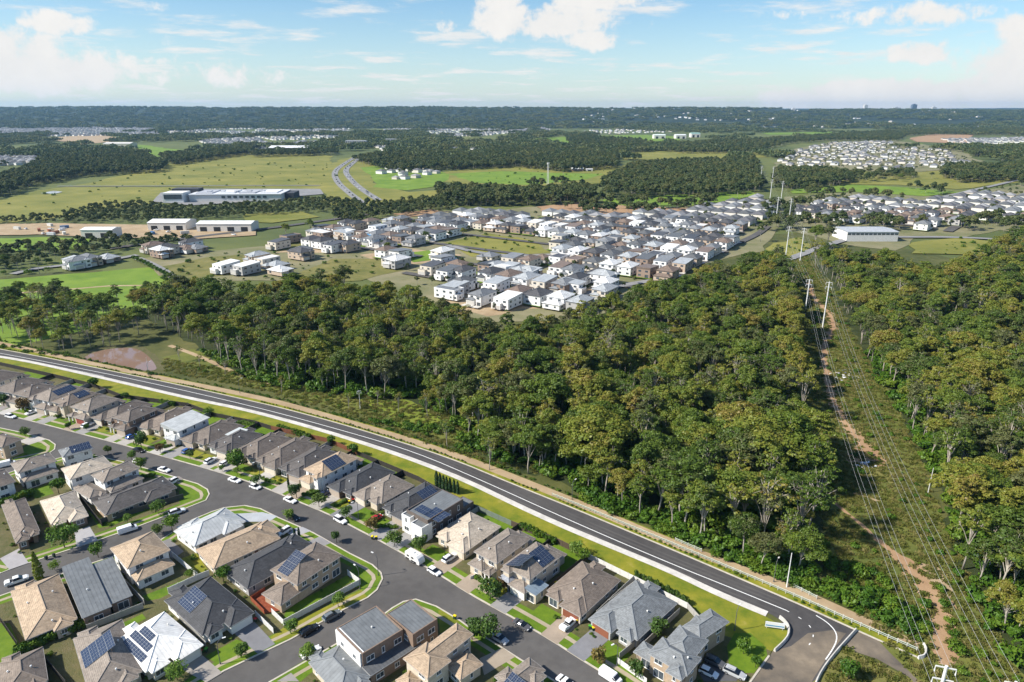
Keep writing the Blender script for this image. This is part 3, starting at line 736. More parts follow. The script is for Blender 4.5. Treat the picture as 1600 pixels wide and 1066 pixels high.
def poisson(poly, dist, seed, jitter=.55):
    rnd = random.Random(seed); xs = [p[0] for p in poly]; ys = [p[1] for p in poly]; out = []
    y = min(ys); row = 0
    while y < max(ys):
        x = min(xs) + (dist / 2 if row % 2 else 0)
        while x < max(xs):
            p = (x + rnd.uniform(-jitter, jitter) * dist, y + rnd.uniform(-jitter, jitter) * dist)
            if inside(p, poly): out.append(p)
            x += dist
        y += dist * .87; row += 1
    return out
CT = 17.0   # canopy height used where only the tops of a forest edge show
FOREST_A = GP((870, 748), (905, 772), (960, 800), (1050, 838), (1150, 880), (1215, 905), (1262, 925), (1278, 880), (1276, 780), (1262, 700), (1246, 600), (1240, 510), (1233, 440)) + [G(x, y, CT) for x, y in ((1222, 392), (1180, 397), (1120, 414), (1070, 432), (1010, 450), (960, 466), (900, 480), (850, 488), (780, 499), (720, 490), (660, 458), (600, 446), (530, 424), (430, 440), (340, 440), (270, 432), (190, 445))] + GP((172, 482), (235, 505), (290, 535), (330, 560), (395, 597), (480, 613), (560, 622), (635, 625), (690, 648), (735, 690), (775, 722), (830, 742))
FOREST_B = GP((1640, 1110), (1590, 1045), (1530, 950), (1492, 870), (1478, 800), (1450, 740), (1425, 680), (1398, 630), (1365, 580), (1338, 530), (1315, 480), (1298, 440)) + [G(x, y, CT) for x, y in ((1275, 385), (1300, 375), (1340, 388), (1400, 402), (1470, 408), (1530, 395), (1570, 365), (1640, 345), (1800, 340))] + GP((2000, 560), (2000, 900))
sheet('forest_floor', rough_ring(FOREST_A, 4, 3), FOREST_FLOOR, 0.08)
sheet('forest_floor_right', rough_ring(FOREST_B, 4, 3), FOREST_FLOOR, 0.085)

def visible(p, z=14, mg=60):
    """does a point at height z fall in the picture (with a margin)?"""
    x, y = p; s, c = math.sin(TH), math.cos(TH)
    dep = y * c + (H - z) * s
    if dep < 5: return False
    px = 800 + F * x / dep; py = 533 + F * ((H - z) * c - y * s) / dep
    return -mg < px < 1600 + mg and -mg < py < 1066 + mg * 2
def to_px(p, z=0):
    x, y = p; s, c = math.sin(TH), math.cos(TH); dep = y * c + (H - z) * s
    return 800 + F * x / dep, 533 + F * ((H - z) * c - y * s) / dep

def plant_tree(x, y, h, rz, forms, name='gum_tree', label='', group=None, k=None, base_h=20.0, cat='tree'):
    f = forms[k]
    e = empty(name, (x, y, 0.05), rz); s = h / base_h
    e.scale = (s, s, s)
    put('trunk', f[0], e); put('crown', f[1], e)
    tag(e, label, cat, group)
    return e
rnd = random.Random(11)
spots = []
for poly, d, seed, nm in ((FOREST_A, 6.9, 21, 'A'), (FOREST_B, 7.0, 22, 'B')):
    for p in poisson(poly, d, seed):
        if visible(p): spots.append((p[0], p[1], nm))
spots.sort(key=lambda q: q[0] ** 2 + q[1] ** 2)
ind, rest = spots[:212], spots[212:]
EDGE_A = resample(FOREST_A[:7], 3)
EDGE_B = resample(FOREST_B[:12], 3)
UNITS = 'first second third fourth fifth sixth seventh eighth ninth tenth eleventh twelfth thirteenth fourteenth fifteenth sixteenth seventeenth eighteenth nineteenth'.split()
def ordn(i):
    """0 -> first, 20 -> twenty-first"""
    n = i + 1
    if n < 20: return UNITS[n - 1]
    t, u = divmod(n, 10); tens = {2: ('twenty', 'twentieth'), 3: ('thirty', 'thirtieth'), 4: ('forty', 'fortieth'), 5: ('fifty', 'fiftieth'), 6: ('sixty', 'sixtieth'), 7: ('seventy', 'seventieth'), 8: ('eighty', 'eightieth'), 9: ('ninety', 'ninetieth')}[min(t, 9)]
    return tens[1] if u == 0 else tens[0] + '-' + UNITS[u - 1]
ranks = {}
for i, (x, y, nm) in enumerate(ind):
    de = min(math.dist((x, y), q) for q in (EDGE_A if nm == 'A' else EDGE_B))
    ranks.setdefault((nm, int(de / 8)), []).append((to_px((x, y))[0], i))
place = {}
for (nm, r0), l in ranks.items():
    for j, (q, i) in enumerate(sorted(l)): place[i] = (nm, r0, j)
for i, (x, y, nm) in enumerate(ind):
    h = rnd.choice([rnd.uniform(9, 15), rnd.uniform(14, 21), rnd.uniform(17, 25)])
    thin = rnd.random() < .2
    nm, r0, j = place[i]
    look = ('open-crowned ' if thin else '') + ('tall' if h > 20.5 else 'mid-sized' if h > 16.5 else 'low')
    if nm == 'A': lab, grp = '%s gum tree, %s from the left in the %s rank behind the sandy path' % (look, ordn(j), ordn(r0)), 'gum trees of the middle bush'
    else: lab, grp = '%s gum tree, %s from the left in the %s rank right of the clearing' % (look, ordn(j), ordn(r0)), 'gum trees of the right bush'
    fs = THIN if thin else GUMS
    e = plant_tree(x, y, h, rnd.uniform(0, 6.28), fs, label=lab, group=grp, k=rnd.randrange(len(fs)))
    w = rnd.uniform(1.0, 1.4); e.scale = (e.scale[0] * w, e.scale[1] * w, e.scale[2])
scatter('bush_canopy', [(x, y, 0.05, rnd.choice([rnd.uniform(.55, .85), rnd.uniform(.8, 1.2)]), rnd.uniform(0, 6.28)) for x, y, nm in rest], PROTO['gum'], 'rest of the gum forest farther back', 'forest')
# undergrowth
under = []
for poly, d, seed in ((FOREST_A, 4.2, 31), (FOREST_B, 4.6, 32)):
    for p in poisson(poly, d, seed):
        if visible(p, 1) and p[1] < 330: under.append((p[0], p[1], .05, rnd.uniform(.8, 2.3), rnd.uniform(0, 6.28)))
for p in poisson(GP((880, 772), (960, 803), (1050, 842), (1150, 882), (1262, 925), (1340, 955), (1440, 1000), (1440, 985), (1400, 940), (1310, 915), (1250, 895), (1100, 840), (960, 780)), 2.6, 33):
    under.append((p[0], p[1], .05, rnd.uniform(.7, 1.5), rnd.uniform(0, 6.28)))
scatter('undergrowth', under, PROTO['shrub'], 'green shrubby undergrowth below the gums', 'undergrowth')
# ================================================================== houses
# key, zone, front-left / front-right / back-right eave corner (4x enlargement), eave height, roof colour, wall colour, options
BROWN, BROWN2, TAUPE, DARK, CHAR, TAN, CREAM, BLUEG, SLATE, WHITE_R, GREYM = ((.172, .143, .120), (.208, .168, .136), (.245, .207, .172), (.110, .100, .094), (.065, .066, .070), (.40, .30, .205), (.50, .425, .335), (.46, .475, .47), (.20, .212, .218), (.82, .80, .75), (.155, .165, .17))
W_WHITE, W_CREAM, W_BRICK, W_TANB, W_GREY, W_DKB = ((.76, .75, .72), (.58, .50, .39), (.235, .165, .120), (.42, .32, .225), (.38, .37, .36), (.13, .105, .09))
HOUSES = [
 # ---- row backing onto the new road, from the far left
 ('A0', '1', (-230, 150), (-100, 185), (130, 100), 5.4, BROWN, W_CREAM, dict(st=2, garage='L')),
 ('A1', '1', (-60, 205), (60, 235), (258, 140), 5.4, BROWN, W_WHITE, dict(st=2, garage='R')),
 ('A2', '1', (62, 225), (170, 250), (368, 178), 5.4, BROWN, W_CREAM, dict(st=2, garage='L')),
 ('A3', '1', (175, 246), (300, 272), (545, 185), 5.4, TAUPE, W_WHITE, dict(st=2, garage='R', solar=[('R', .30, .18, 8, 2)])),
 ('A4', '1', (310, 278), (420, 300), (618, 218), 5.4, BROWN2, W_CREAM, dict(st=2, garage='L', solar=[('R', .42, .25, 5, 2)])),
 ('A5', '1', (430, 305), (548, 335), (768, 258), 5.4, TAUPE, W_CREAM, dict(st=2, garage='R')),
 ('A6', '1', (565, 370), (690, 402), (985, 290), 2.8, BROWN, W_BRICK, dict(st=1, garage='L')),
 ('A7', '1', (690, 375), (800, 402), (1000, 318), 5.4, BROWN, W_BRICK, dict(st=2, garage='R')),
 ('A8', '1', (845, 430), (978, 475), (1195, 335), 2.8, BROWN2, W_CREAM, dict(st=1, garage='L')),
 ('A9', '1', (1005, 425), (1100, 465), (1300, 375), 5.6, BLUEG, W_WHITE, dict(st=2, garage='R', roof='skillion')),
 ('A10', '1', (1120, 505), (1270, 550), (1545, 425), 2.8, BROWN, W_CREAM, dict(st=1, garage='L')),
 ('A11', '3', (75, 240), (230, 275), (452, 152), 2.8, DARK, W_WHITE, dict(st=1, garage='R', slab=True)),
 ('A12', '3', (228, 272), (368, 322), (648, 190), 2.8, BROWN, W_CREAM, dict(st=1, garage='L')),
 ('A13', '3', (366, 328), (522, 378), (792, 218), 2.8, BROWN, W_CREAM, dict(st=1, garage='R')),
 ('A14', '3', (522, 382), (692, 425), (928, 268), 2.8, DARK, W_BRICK, dict(st=1, garage='R')),
 ('A15', '3', (688, 375), (790, 432), (1030, 312), 5.4, TAN, W_WHITE, dict(st=2, garage='L', solar=[('R', .28, .08, 6, 3)], low=(.45, .33, .2))),
 ('A16', '3', (840, 478), (992, 545), (1305, 398), 2.8, CHAR, W_BRICK, dict(st=1, garage='L')),
 ('A17', '3', (995, 528), (1155, 605), (1412, 478), 2.8, TAUPE, W_CREAM, dict(st=1, garage='L')),
 ('A18', '3', (1165, 618), (1302, 705), (1575, 520), 2.8, CHAR, W_GREY, dict(st=1, garage='R', solar=[('R', .48, .12, 6, 3)])),
 ('A19', '5', (-60, 235), (85, 295), (335, 170), 6.1, GREYM, W_DKB, dict(st=2, garage='L', roof='flat', front=W_WHITE, solar=[('F', .12, .1, 6, 2), ('F', .62, .1, 6, 3)])),
 ('A20', '5', (98, 402), (312, 498), (545, 330), 2.8, CREAM, W_CREAM, dict(st=1, garage='R')),
 ('A21', '5', (352, 495), (505, 565), (752, 415), 5.4, TAUPE, W_CREAM, dict(st=2, garage='L')),
 ('A22', '5', (535, 582), (712, 668), (948, 515), 5.4, TAUPE, W_CREAM, dict(st=2, garage='R', solar=[('R', .42, .12, 5, 3), ('L', .55, .2, 6, 3)], side=True)),
 ('A23', '5', (785, 772), (1048, 898), (1292, 662), 2.8, BROWN2, W_CREAM, dict(st=1, garage='R')),
 ('A24', '6', (270, 660), (520, 842), (828, 582), 2.8, SLATE, W_GREY, dict(st=1, garage='L')),
 ('A25', '6', (640, 895), (905, 1010), (1035, 905), 5.4, SLATE, W_TANB, dict(st=2, garage=None)),
 ('A26', '6', (845, 730), (975, 812), (1198, 700), 5.4, SLATE, W_TANB, dict(st=2, garage=None)),
 # ---- west block
 ('B0', '1', (20, 560), (135, 505), (40, 450), 5.4, BROWN2, W_TANB, dict(st=2, garage=None)),
 ('B1', '1', (395, 625), (590, 585), (515, 545), 5.4, SLATE, W_WHITE, dict(st=2, garage=None, solar=[('F', .30, .15, 6, 2)])),
 ('B2', '1', (115, 725), (365, 655), (290, 600), 5.4, TAUPE, W_WHITE, dict(st=2, garage=None, lowf=2.2)),
 ('B3', '1', (440, 765), (712, 680), (640, 615), 5.4, CREAM, W_WHITE, dict(st=2, garage=None)),
 ('B4', '1', (650, 785), (880, 690), (800, 640), 5.4, TAUPE, W_WHITE, dict(st=2, garage=None, lowf=2.4)),
 ('B4b', '1', (560, 880), (660, 830), (580, 765), 2.8, TAUPE, W_CREAM, dict(st=1, garage=None)),
 ('B5', '1', (660, 985), (1130, 835), (1000, 770), 2.8, DARK, W_TANB, dict(st=1, garage=None)),
 ('B6', '1', (330, 1064), (560, 1000), (400, 855), 2.8, CREAM, W_BRICK, dict(st=1, garage='R')),
 ('B7', '2', (100, 200), (262, 150), (110, -70), 2.8, BROWN2, W_BRICK, dict(st=1, garage='L')),
 ('B8', '1', (-60, 830), (100, 775), (40, 690), 5.4, BROWN, W_WHITE, dict(st=2, garage=None)),
 # ---- middle block
 ('C2', '2', (800, 365), (1075, 250), (945, 130), 5.4, TAN, W_WHITE, dict(st=2, garage=None, lowf=3.0)),
 ('C3', '2', (515, 668), (842, 545), (655, 290), 3.4, GREYM, W_BRICK, dict(st=1, garage=None, roof='twin')),
 ('C4', '2', (160, 805), (490, 690), (285, 430), 2.8, TAN, W_CREAM, dict(st=1, garage=None)),
 ('C5', '2', (560, 1150), (900, 1035), (640, 735), 2.8, TAUPE, W_CREAM, dict(st=1, garage=None, solar=[('L', .30, .12, 6, 4)])),
 ('C6', '2', (0, 1180), (300, 1090), (180, 895), 2.8, BROWN2, W_CREAM, dict(st=1, garage=None)),
 ('C7', '2', (945, 1040), (1262, 825), (1045, 600), 2.8, WHITE_R, W_CREAM, dict(st=1, garage='R', solar=[('L', .20, .10, 9, 1), ('L', .20, .42, 8, 1), ('L', .28, .70, 5, 1)], metal=True)),
 ('C8', '2', (1295, 808), (1590, 630), (1320, 400), 2.8, CHAR, W_WHITE, dict(st=1, garage='R', solar=[('L', .22, .25, 6, 3)])),
 ('C9', '3', (15, 860), (350, 710), (200, 630), 2.8, BLUEG, W_WHITE, dict(st=1, garage=None, metal=True)),
 ('C10', '3', (135, 1000), (545, 800), (435, 690), 2.8, TAN, W_CREAM, dict(st=1, garage='R')),
 ('C11', '4', (145, 485), (570, 260), (405, 165), 2.8, CHAR, W_GREY, dict(st=1, garage='R')),
 ('C12', '4', (465, 468), (790, 305), (560, 235), 5.4, BROWN2, W_TANB, dict(st=2, garage=None, solar=[('L', .2, .12, 4, 4)], lowl=True)),
 # ---- south block
 ('D1', '4', (865, 900), (1125, 750), (950, 605), 6.2, GREYM, W_BRICK, dict(st=2, garage=None, roof='flat', front=None)),
 ('D1b', '4', (1180, 780), (1335, 680), (1170, 555), 6.2, GREYM, W_BRICK, dict(st=2, garage=None, roof='flat')),
 ('D2', '4', (720, 1160), (930, 1050), (690, 865), 2.8, SLATE, W_CREAM, dict(st=1, garage=None, metal=True)),
 ('D3', '4', (1260, 1019), (1579, 781), (1459, 706), 5.4, TAN, W_CREAM, dict(st=2, garage=None)),
 ('D4', '4', (1282, 1055), (1432, 942), (1268, 815), 5.36, TAN, W_CREAM, dict(st=2, garage=None)),
 ('D5', '4', (1485, 1064), (1642, 976), (1519, 886), 2.9, BROWN2, W_CREAM, dict(st=2, garage=None)),
 ('D5b', '4', (1155, 1130), (1245, 1070), (1155, 1002), 2.9, TAN, W_CREAM, dict(st=2, garage=None)),
 ('D6', '4', (1800, 1160), (2070, 1055), (1901, 988), 2.8, TAUPE, W_CREAM, dict(st=1, garage=None, solar=[('L', .3, .2, 4, 2)])),
]
def frame_of(h):
    key, zone, fl, fr, br, ze = h[:6]
    a, b, c = Vector(Q(zone, *fl, ze)), Vector(Q(zone, *fr, ze)), Vector(Q(zone, *br, ze))
    x = (b - a); W = x.length; x.normalize(); y = Vector((-x.y, x.x))
    D = (c - b).dot(y)
    return a, x, y, W, D, (c - b).dot(x)
def tile_mat(name, per, amt, ribs=False, rough=.75):
    m = bpy.data.materials.new(name); m.use_nodes = True
    nt = m.node_tree; L = nt.links.new; b = nt.nodes['Principled BSDF']
    b.inputs['Roughness'].default_value = rough; b.inputs['Specular IOR Level'].default_value = .3
    uv = nd(nt, 'ShaderNodeUVMap', uv_map='UVMap'); sp = nd(nt, 'ShaderNodeSeparateXYZ'); L(uv.outputs[0], sp.inputs[0])
    ax = sp.outputs[0] if ribs else sp.outputs[1]
    d = nd(nt, 'ShaderNodeMath', operation='DIVIDE'); L(ax, d.inputs[0]); d.inputs[1].default_value = per
    fr = nd(nt, 'ShaderNodeMath', operation='FRACT'); L(d.outputs[0], fr.inputs[0])
    mr = nd(nt, 'ShaderNodeMapRange', interpolation_type='SMOOTHSTEP'); L(fr.outputs[0], mr.inputs[0])
    mr.inputs[1].default_value = 0; mr.inputs[2].default_value = .35; mr.inputs[3].default_value = 1 - amt; mr.inputs[4].default_value = 1
    # each tile a little different, patches of lichen and wear
    fl = nd(nt, 'ShaderNodeVectorMath', operation='SNAP'); L(uv.outputs[0], fl.inputs[0]); fl.inputs[1].default_value = (.42, .35, 1)
    wn = nd(nt, 'ShaderNodeTexWhiteNoise'); L(fl.outputs[0], wn.inputs['Vector'])
    w2 = nd(nt, 'ShaderNodeMapRange'); L(wn.outputs['Value'], w2.inputs[0]); w2.inputs[3].default_value = .80 if not ribs else .97; w2.inputs[4].default_value = 1.16 if not ribs else 1.03
    tc = nd(nt, 'ShaderNodeNewGeometry'); ns = nd(nt, 'ShaderNodeTexNoise'); L(tc.outputs['Position'], ns.inputs['Vector']); ns.inputs['Scale'].default_value = .55; ns.inputs['Detail'].default_value = 5
    w3 = nd(nt, 'ShaderNodeMapRange'); L(ns.outputs['Fac'], w3.inputs[0]); w3.inputs[1].default_value = .3; w3.inputs[2].default_value = .7; w3.inputs[3].default_value = .82; w3.inputs[4].default_value = 1.15
    a = nd(nt, 'ShaderNodeMath', operation='MULTIPLY'); L(mr.outputs[0], a.inputs[0]); L(w2.outputs[0], a.inputs[1])
    a2 = nd(nt, 'ShaderNodeMath', operation='MULTIPLY'); L(a.outputs[0], a2.inputs[0]); L(w3.outputs[0], a2.inputs[1])
    oi = nd(nt, 'ShaderNodeObjectInfo'); vm = nd(nt, 'ShaderNodeVectorMath', operation='SCALE'); L(oi.outputs['Color'], vm.inputs[0]); L(a2.outputs[0], vm.inputs['Scale'])
    L(vm.outputs[0], b.inputs['Base Color'])
    bp = nd(nt, 'ShaderNodeBump'); bp.inputs['Strength'].default_value = .55; bp.inputs['Distance'].default_value = .06; L(fr.outputs[0], bp.inputs['Height']); L(bp.outputs[0], b.inputs['Normal'])
    return m
TILE = tile_mat('roof tiles', .38, .28)
SHEETM = tile_mat('ribbed metal roof', .9, .16, ribs=True, rough=.5)
def brick_mat():
    m = bpy.data.materials.new('house wall'); m.use_nodes = True
    nt = m.node_tree; L = nt.links.new; b = nt.nodes['Principled BSDF']; b.inputs['Roughness'].default_value = .9
    g = nd(nt, 'ShaderNodeNewGeometry'); sp = nd(nt, 'ShaderNodeSeparateXYZ'); L(g.outputs['Position'], sp.inputs[0])
    z = nd(nt, 'ShaderNodeMath', operation='DIVIDE'); L(sp.outputs[2], z.inputs[0]); z.inputs[1].default_value = .086
    fr = nd(nt, 'ShaderNodeMath', operation='FRACT'); L(z.outputs[0], fr.inputs[0])
    gt = nd(nt, 'ShaderNodeMapRange'); L(fr.outputs[0], gt.inputs[0]); gt.inputs[1].default_value = 0; gt.inputs[2].default_value = .2; gt.inputs[3].default_value = .85; gt.inputs[4].default_value = 1
    n = nd(nt, 'ShaderNodeTexNoise'); L(g.outputs['Position'], n.inputs['Vector']); n.inputs['Scale'].default_value = 1.6; n.inputs['Detail'].default_value = 6
    w = nd(nt, 'ShaderNodeMapRange'); L(n.outputs['Fac'], w.inputs[0]); w.inputs[1].default_value = .3; w.inputs[2].default_value = .7; w.inputs[3].default_value = .85; w.inputs[4].default_value = 1.1
    a = nd(nt, 'ShaderNodeMath', operation='MULTIPLY'); L(gt.outputs[0], a.inputs[0]); L(w.outputs[0], a.inputs[1])
    oi = nd(nt, 'ShaderNodeObjectInfo'); vm = nd(nt, 'ShaderNodeVectorMath', operation='SCALE'); L(oi.outputs['Color'], vm.inputs[0]); L(a.outputs[0], vm.inputs['Scale'])
    L(vm.outputs[0], b.inputs['Base Color'])
    return m
WALLM = brick_mat()
TRIM = mat('painted trim', (1, 1, 1), None, objcol=True, rough=.5)
GLASS = mat('window glass', (.045, .055, .065), (.08, .10, .12), .4, rough=.08, spec=.6)
SOLAR = mat('solar cells', (.020, .030, .060), (.030, .045, .085), 3.0, rough=.15, spec=.6)
SOLAR_FR = mat('panel frame', (.30, .32, .34), None, rough=.4, metal=.6)
DARKM = mat('dark metal', (.03, .03, .033), None, rough=.5)
DOORM = mat('garage door', (1, 1, 1), None, objcol=True, rough=.55)
PALE = mat('pale plastic', (.7, .7, .68), None, rough=.5)

# shared pieces -----------------------------------------------------------
def window_meshes(w, h):
    p = MB(); p.box(-w / 2, w / 2, -.03, .02, 0, h); pane = p.mesh('window', GLASS)
    f = MB(); t = .09
    f.box(-w / 2 - t, w / 2 + t, -.07, .03, -t, 0); f.box(-w / 2 - t, w / 2 + t, -.07, .03, h, h + t)
    f.box(-w / 2 - t, -w / 2, -.07, .03, 0, h); f.box(w / 2, w / 2 + t, -.07, .03, 0, h)
    if w > 1.0: f.box(-.035, .035, -.06, .03, 0, h)
    f.box(-w / 2 - .15, w / 2 + .15, -.14, .03, -t - .07, -t)
    return pane, f.mesh('frame', TRIM)
WINS = {k: window_meshes(*k) for k in ((1.8, 1.25), (1.1, 1.1), (.6, 1.5), (2.3, 2.0))}
def panel_mesh():
    b = MB(); b.m = 1; b.box(-.5, .5, -.84, .84, 0, .04); b.m = 0
    for i in range(2):
        for j in range(3):
            b.poly([(-.47 + i * .48, -.81 + j * .545, .043), (-.47 + i * .48 + .455, -.81 + j * .545, .043), (-.47 + i * .48 + .455, -.81 + j * .545 + .52, .043), (-.47 + i * .48, -.81 + j * .545 + .52, .043)])
    return b.mesh('solar_panel', [SOLAR, SOLAR_FR])
PANEL = panel_mesh()
def garage_mesh(w=4.7, h=2.15):
    b = MB(); n = 5
    for i in range(n): b.box(-w / 2, w / 2, -.05, .02, i * h / n + .012, (i + 1) * h / n - .012)
    b.box(-w / 2, w / 2, -.02, .015, 0, h)
    return b.mesh('garage_door', DOORM)
GARAGE = garage_mesh()
def door_mesh():
    b = MB(); b.box(-.48, .48, -.06, .02, 0, 2.1); b.box(-.36, .36, -.075, -.05, .25, .95); b.box(-.36, .36, -.075, -.05, 1.1, 1.9)
    return b.mesh('door', DOORM)
DOOR = door_mesh()
def handle_mesh():
    b = MB(); b.bar((.36, -.06, 1.0), (.36, -.13, 1.0), .04, .04); b.bar((.36, -.13, 1.0), (.24, -.13, 1.0), .03, .03)
    return b.mesh('handle', DARKM)
HANDLE = handle_mesh()
def vent_mesh():
    b = MB(); b.tube([(0, 0, -.2), (0, 0, .32)], .11, 8); b.tube([(0, 0, .30), (0, 0, .34), (0, 0, .5)], [.12, .24, .16], 8)
    return b.mesh('roof_vent', PALE)
VENT = vent_mesh()
def aircon_mesh():
    b = MB(); b.box(-.45, .45, -.35, -.02, .05, .85); b.tube([(0, -.36, .45), (0, -.40, .45)], .3, 12)
    return b.mesh('air_conditioner', PALE)
AIRCON = aircon_mesh()

def roof_geo(x0, x1, y0, y1, ze, pitch, kind):
    """faces [(pts, uv)], ridge/hip lines, slopes {side: (origin, u, v, n, lenu, lenv)}"""
    w, d = x1 - x0, y1 - y0; tp = math.tan(pitch); faces = []; lines = []; sl = {}
    A, B, C, D_ = (x0, y0, ze), (x1, y0, ze), (x1, y1, ze), (x0, y1, ze)
    def add(pts, e0, e1):
        e0, e1 = Vector(e0), Vector(e1); u = (e1 - e0).normalized()
        n = (Vector(pts[1]) - Vector(pts[0])).cross(Vector(pts[2]) - Vector(pts[0])).normalized()
        if n.z < 0: n = -n
        v = n.cross(u)
        faces.append((pts, [((Vector(p) - e0).dot(u), (Vector(p) - e0).dot(v)) for p in pts]))
        return (e0, u, v, n, (e1 - e0).length, max((Vector(p) - e0).dot(v) for p in pts))
    if kind == 'hip':
        if w <= d:
            hh = w / 2 * tp; r0, r1 = ((x0 + x1) / 2, y0 + w / 2, ze + hh), ((x0 + x1) / 2, y1 - w / 2, ze + hh)
            sl['F'] = add([A, B, r0], A, B); sl['R'] = add([B, C, r1, r0], B, C); sl['B'] = add([C, D_, r1], C, D_); sl['L'] = add([D_, A, r0, r1], D_, A)
            lines += [(r0, r1), (A, r0), (B, r0), (C, r1), (D_, r1)]
        else:
            hh = d / 2 * tp; r0, r1 = (x0 + d / 2, (y0 + y1) / 2, ze + hh), (x1 - d / 2, (y0 + y1) / 2, ze + hh)
            sl['F'] = add([A, B, r1, r0], A, B); sl['R'] = add([B, C, r1], B, C); sl['B'] = add([C, D_, r0, r1], C, D_); sl['L'] = add([D_, A, r0], D_, A)
            lines += [(r0, r1), (A, r0), (D_, r0), (B, r1), (C, r1)]
    elif kind == 'skillion':      # rises from front-right to the back-left
        hh = w * math.tan(R(7))
        A2, D2 = (x0, y0, ze + hh), (x0, y1, ze + hh)
        sl['R'] = add([B, C, D2, A2], B, C)
        faces += [([A2, (x0, y0, ze), B], None), ([C, (x0, y1, ze), D2], None), ([D2, (x0, y1, ze), (x0, y0, ze), A2], None)]
    elif kind == 'skillionB':
        hh = d * math.tan(R(4)); C2, D2 = (x1, y1, ze + hh), (x0, y1, ze + hh)
        sl['F'] = add([A, B, C2, D2], A, B)
        faces += [([B, C, C2], None), ([D_, A, D2], None), ([C, D_, D2, C2], None)]
    elif kind == 'flat':
        hh = .35
        sl['F'] = add([(x0 + .25, y0 + .25, ze - .1), (x1 - .25, y0 + .25, ze - .1), (x1 - .25, y1 - .25, ze - .1 + hh), (x0 + .25, y1 - .25, ze - .1 + hh)], (x0 + .25, y0 + .25, ze - .1), (x1 - .25, y0 + .25, ze - .1))
    return faces, lines, sl

class XF:
    """rigid move from a box frame to the house frame"""
    def __init__(s, ox=0, oy=0, a=0): s.o = (ox, oy); s.a = a; s.c, s.s = math.cos(a), math.sin(a)
    def p(s, q): return (s.o[0] + q[0] * s.c - q[1] * s.s, s.o[1] + q[0] * s.s + q[1] * s.c, q[2])

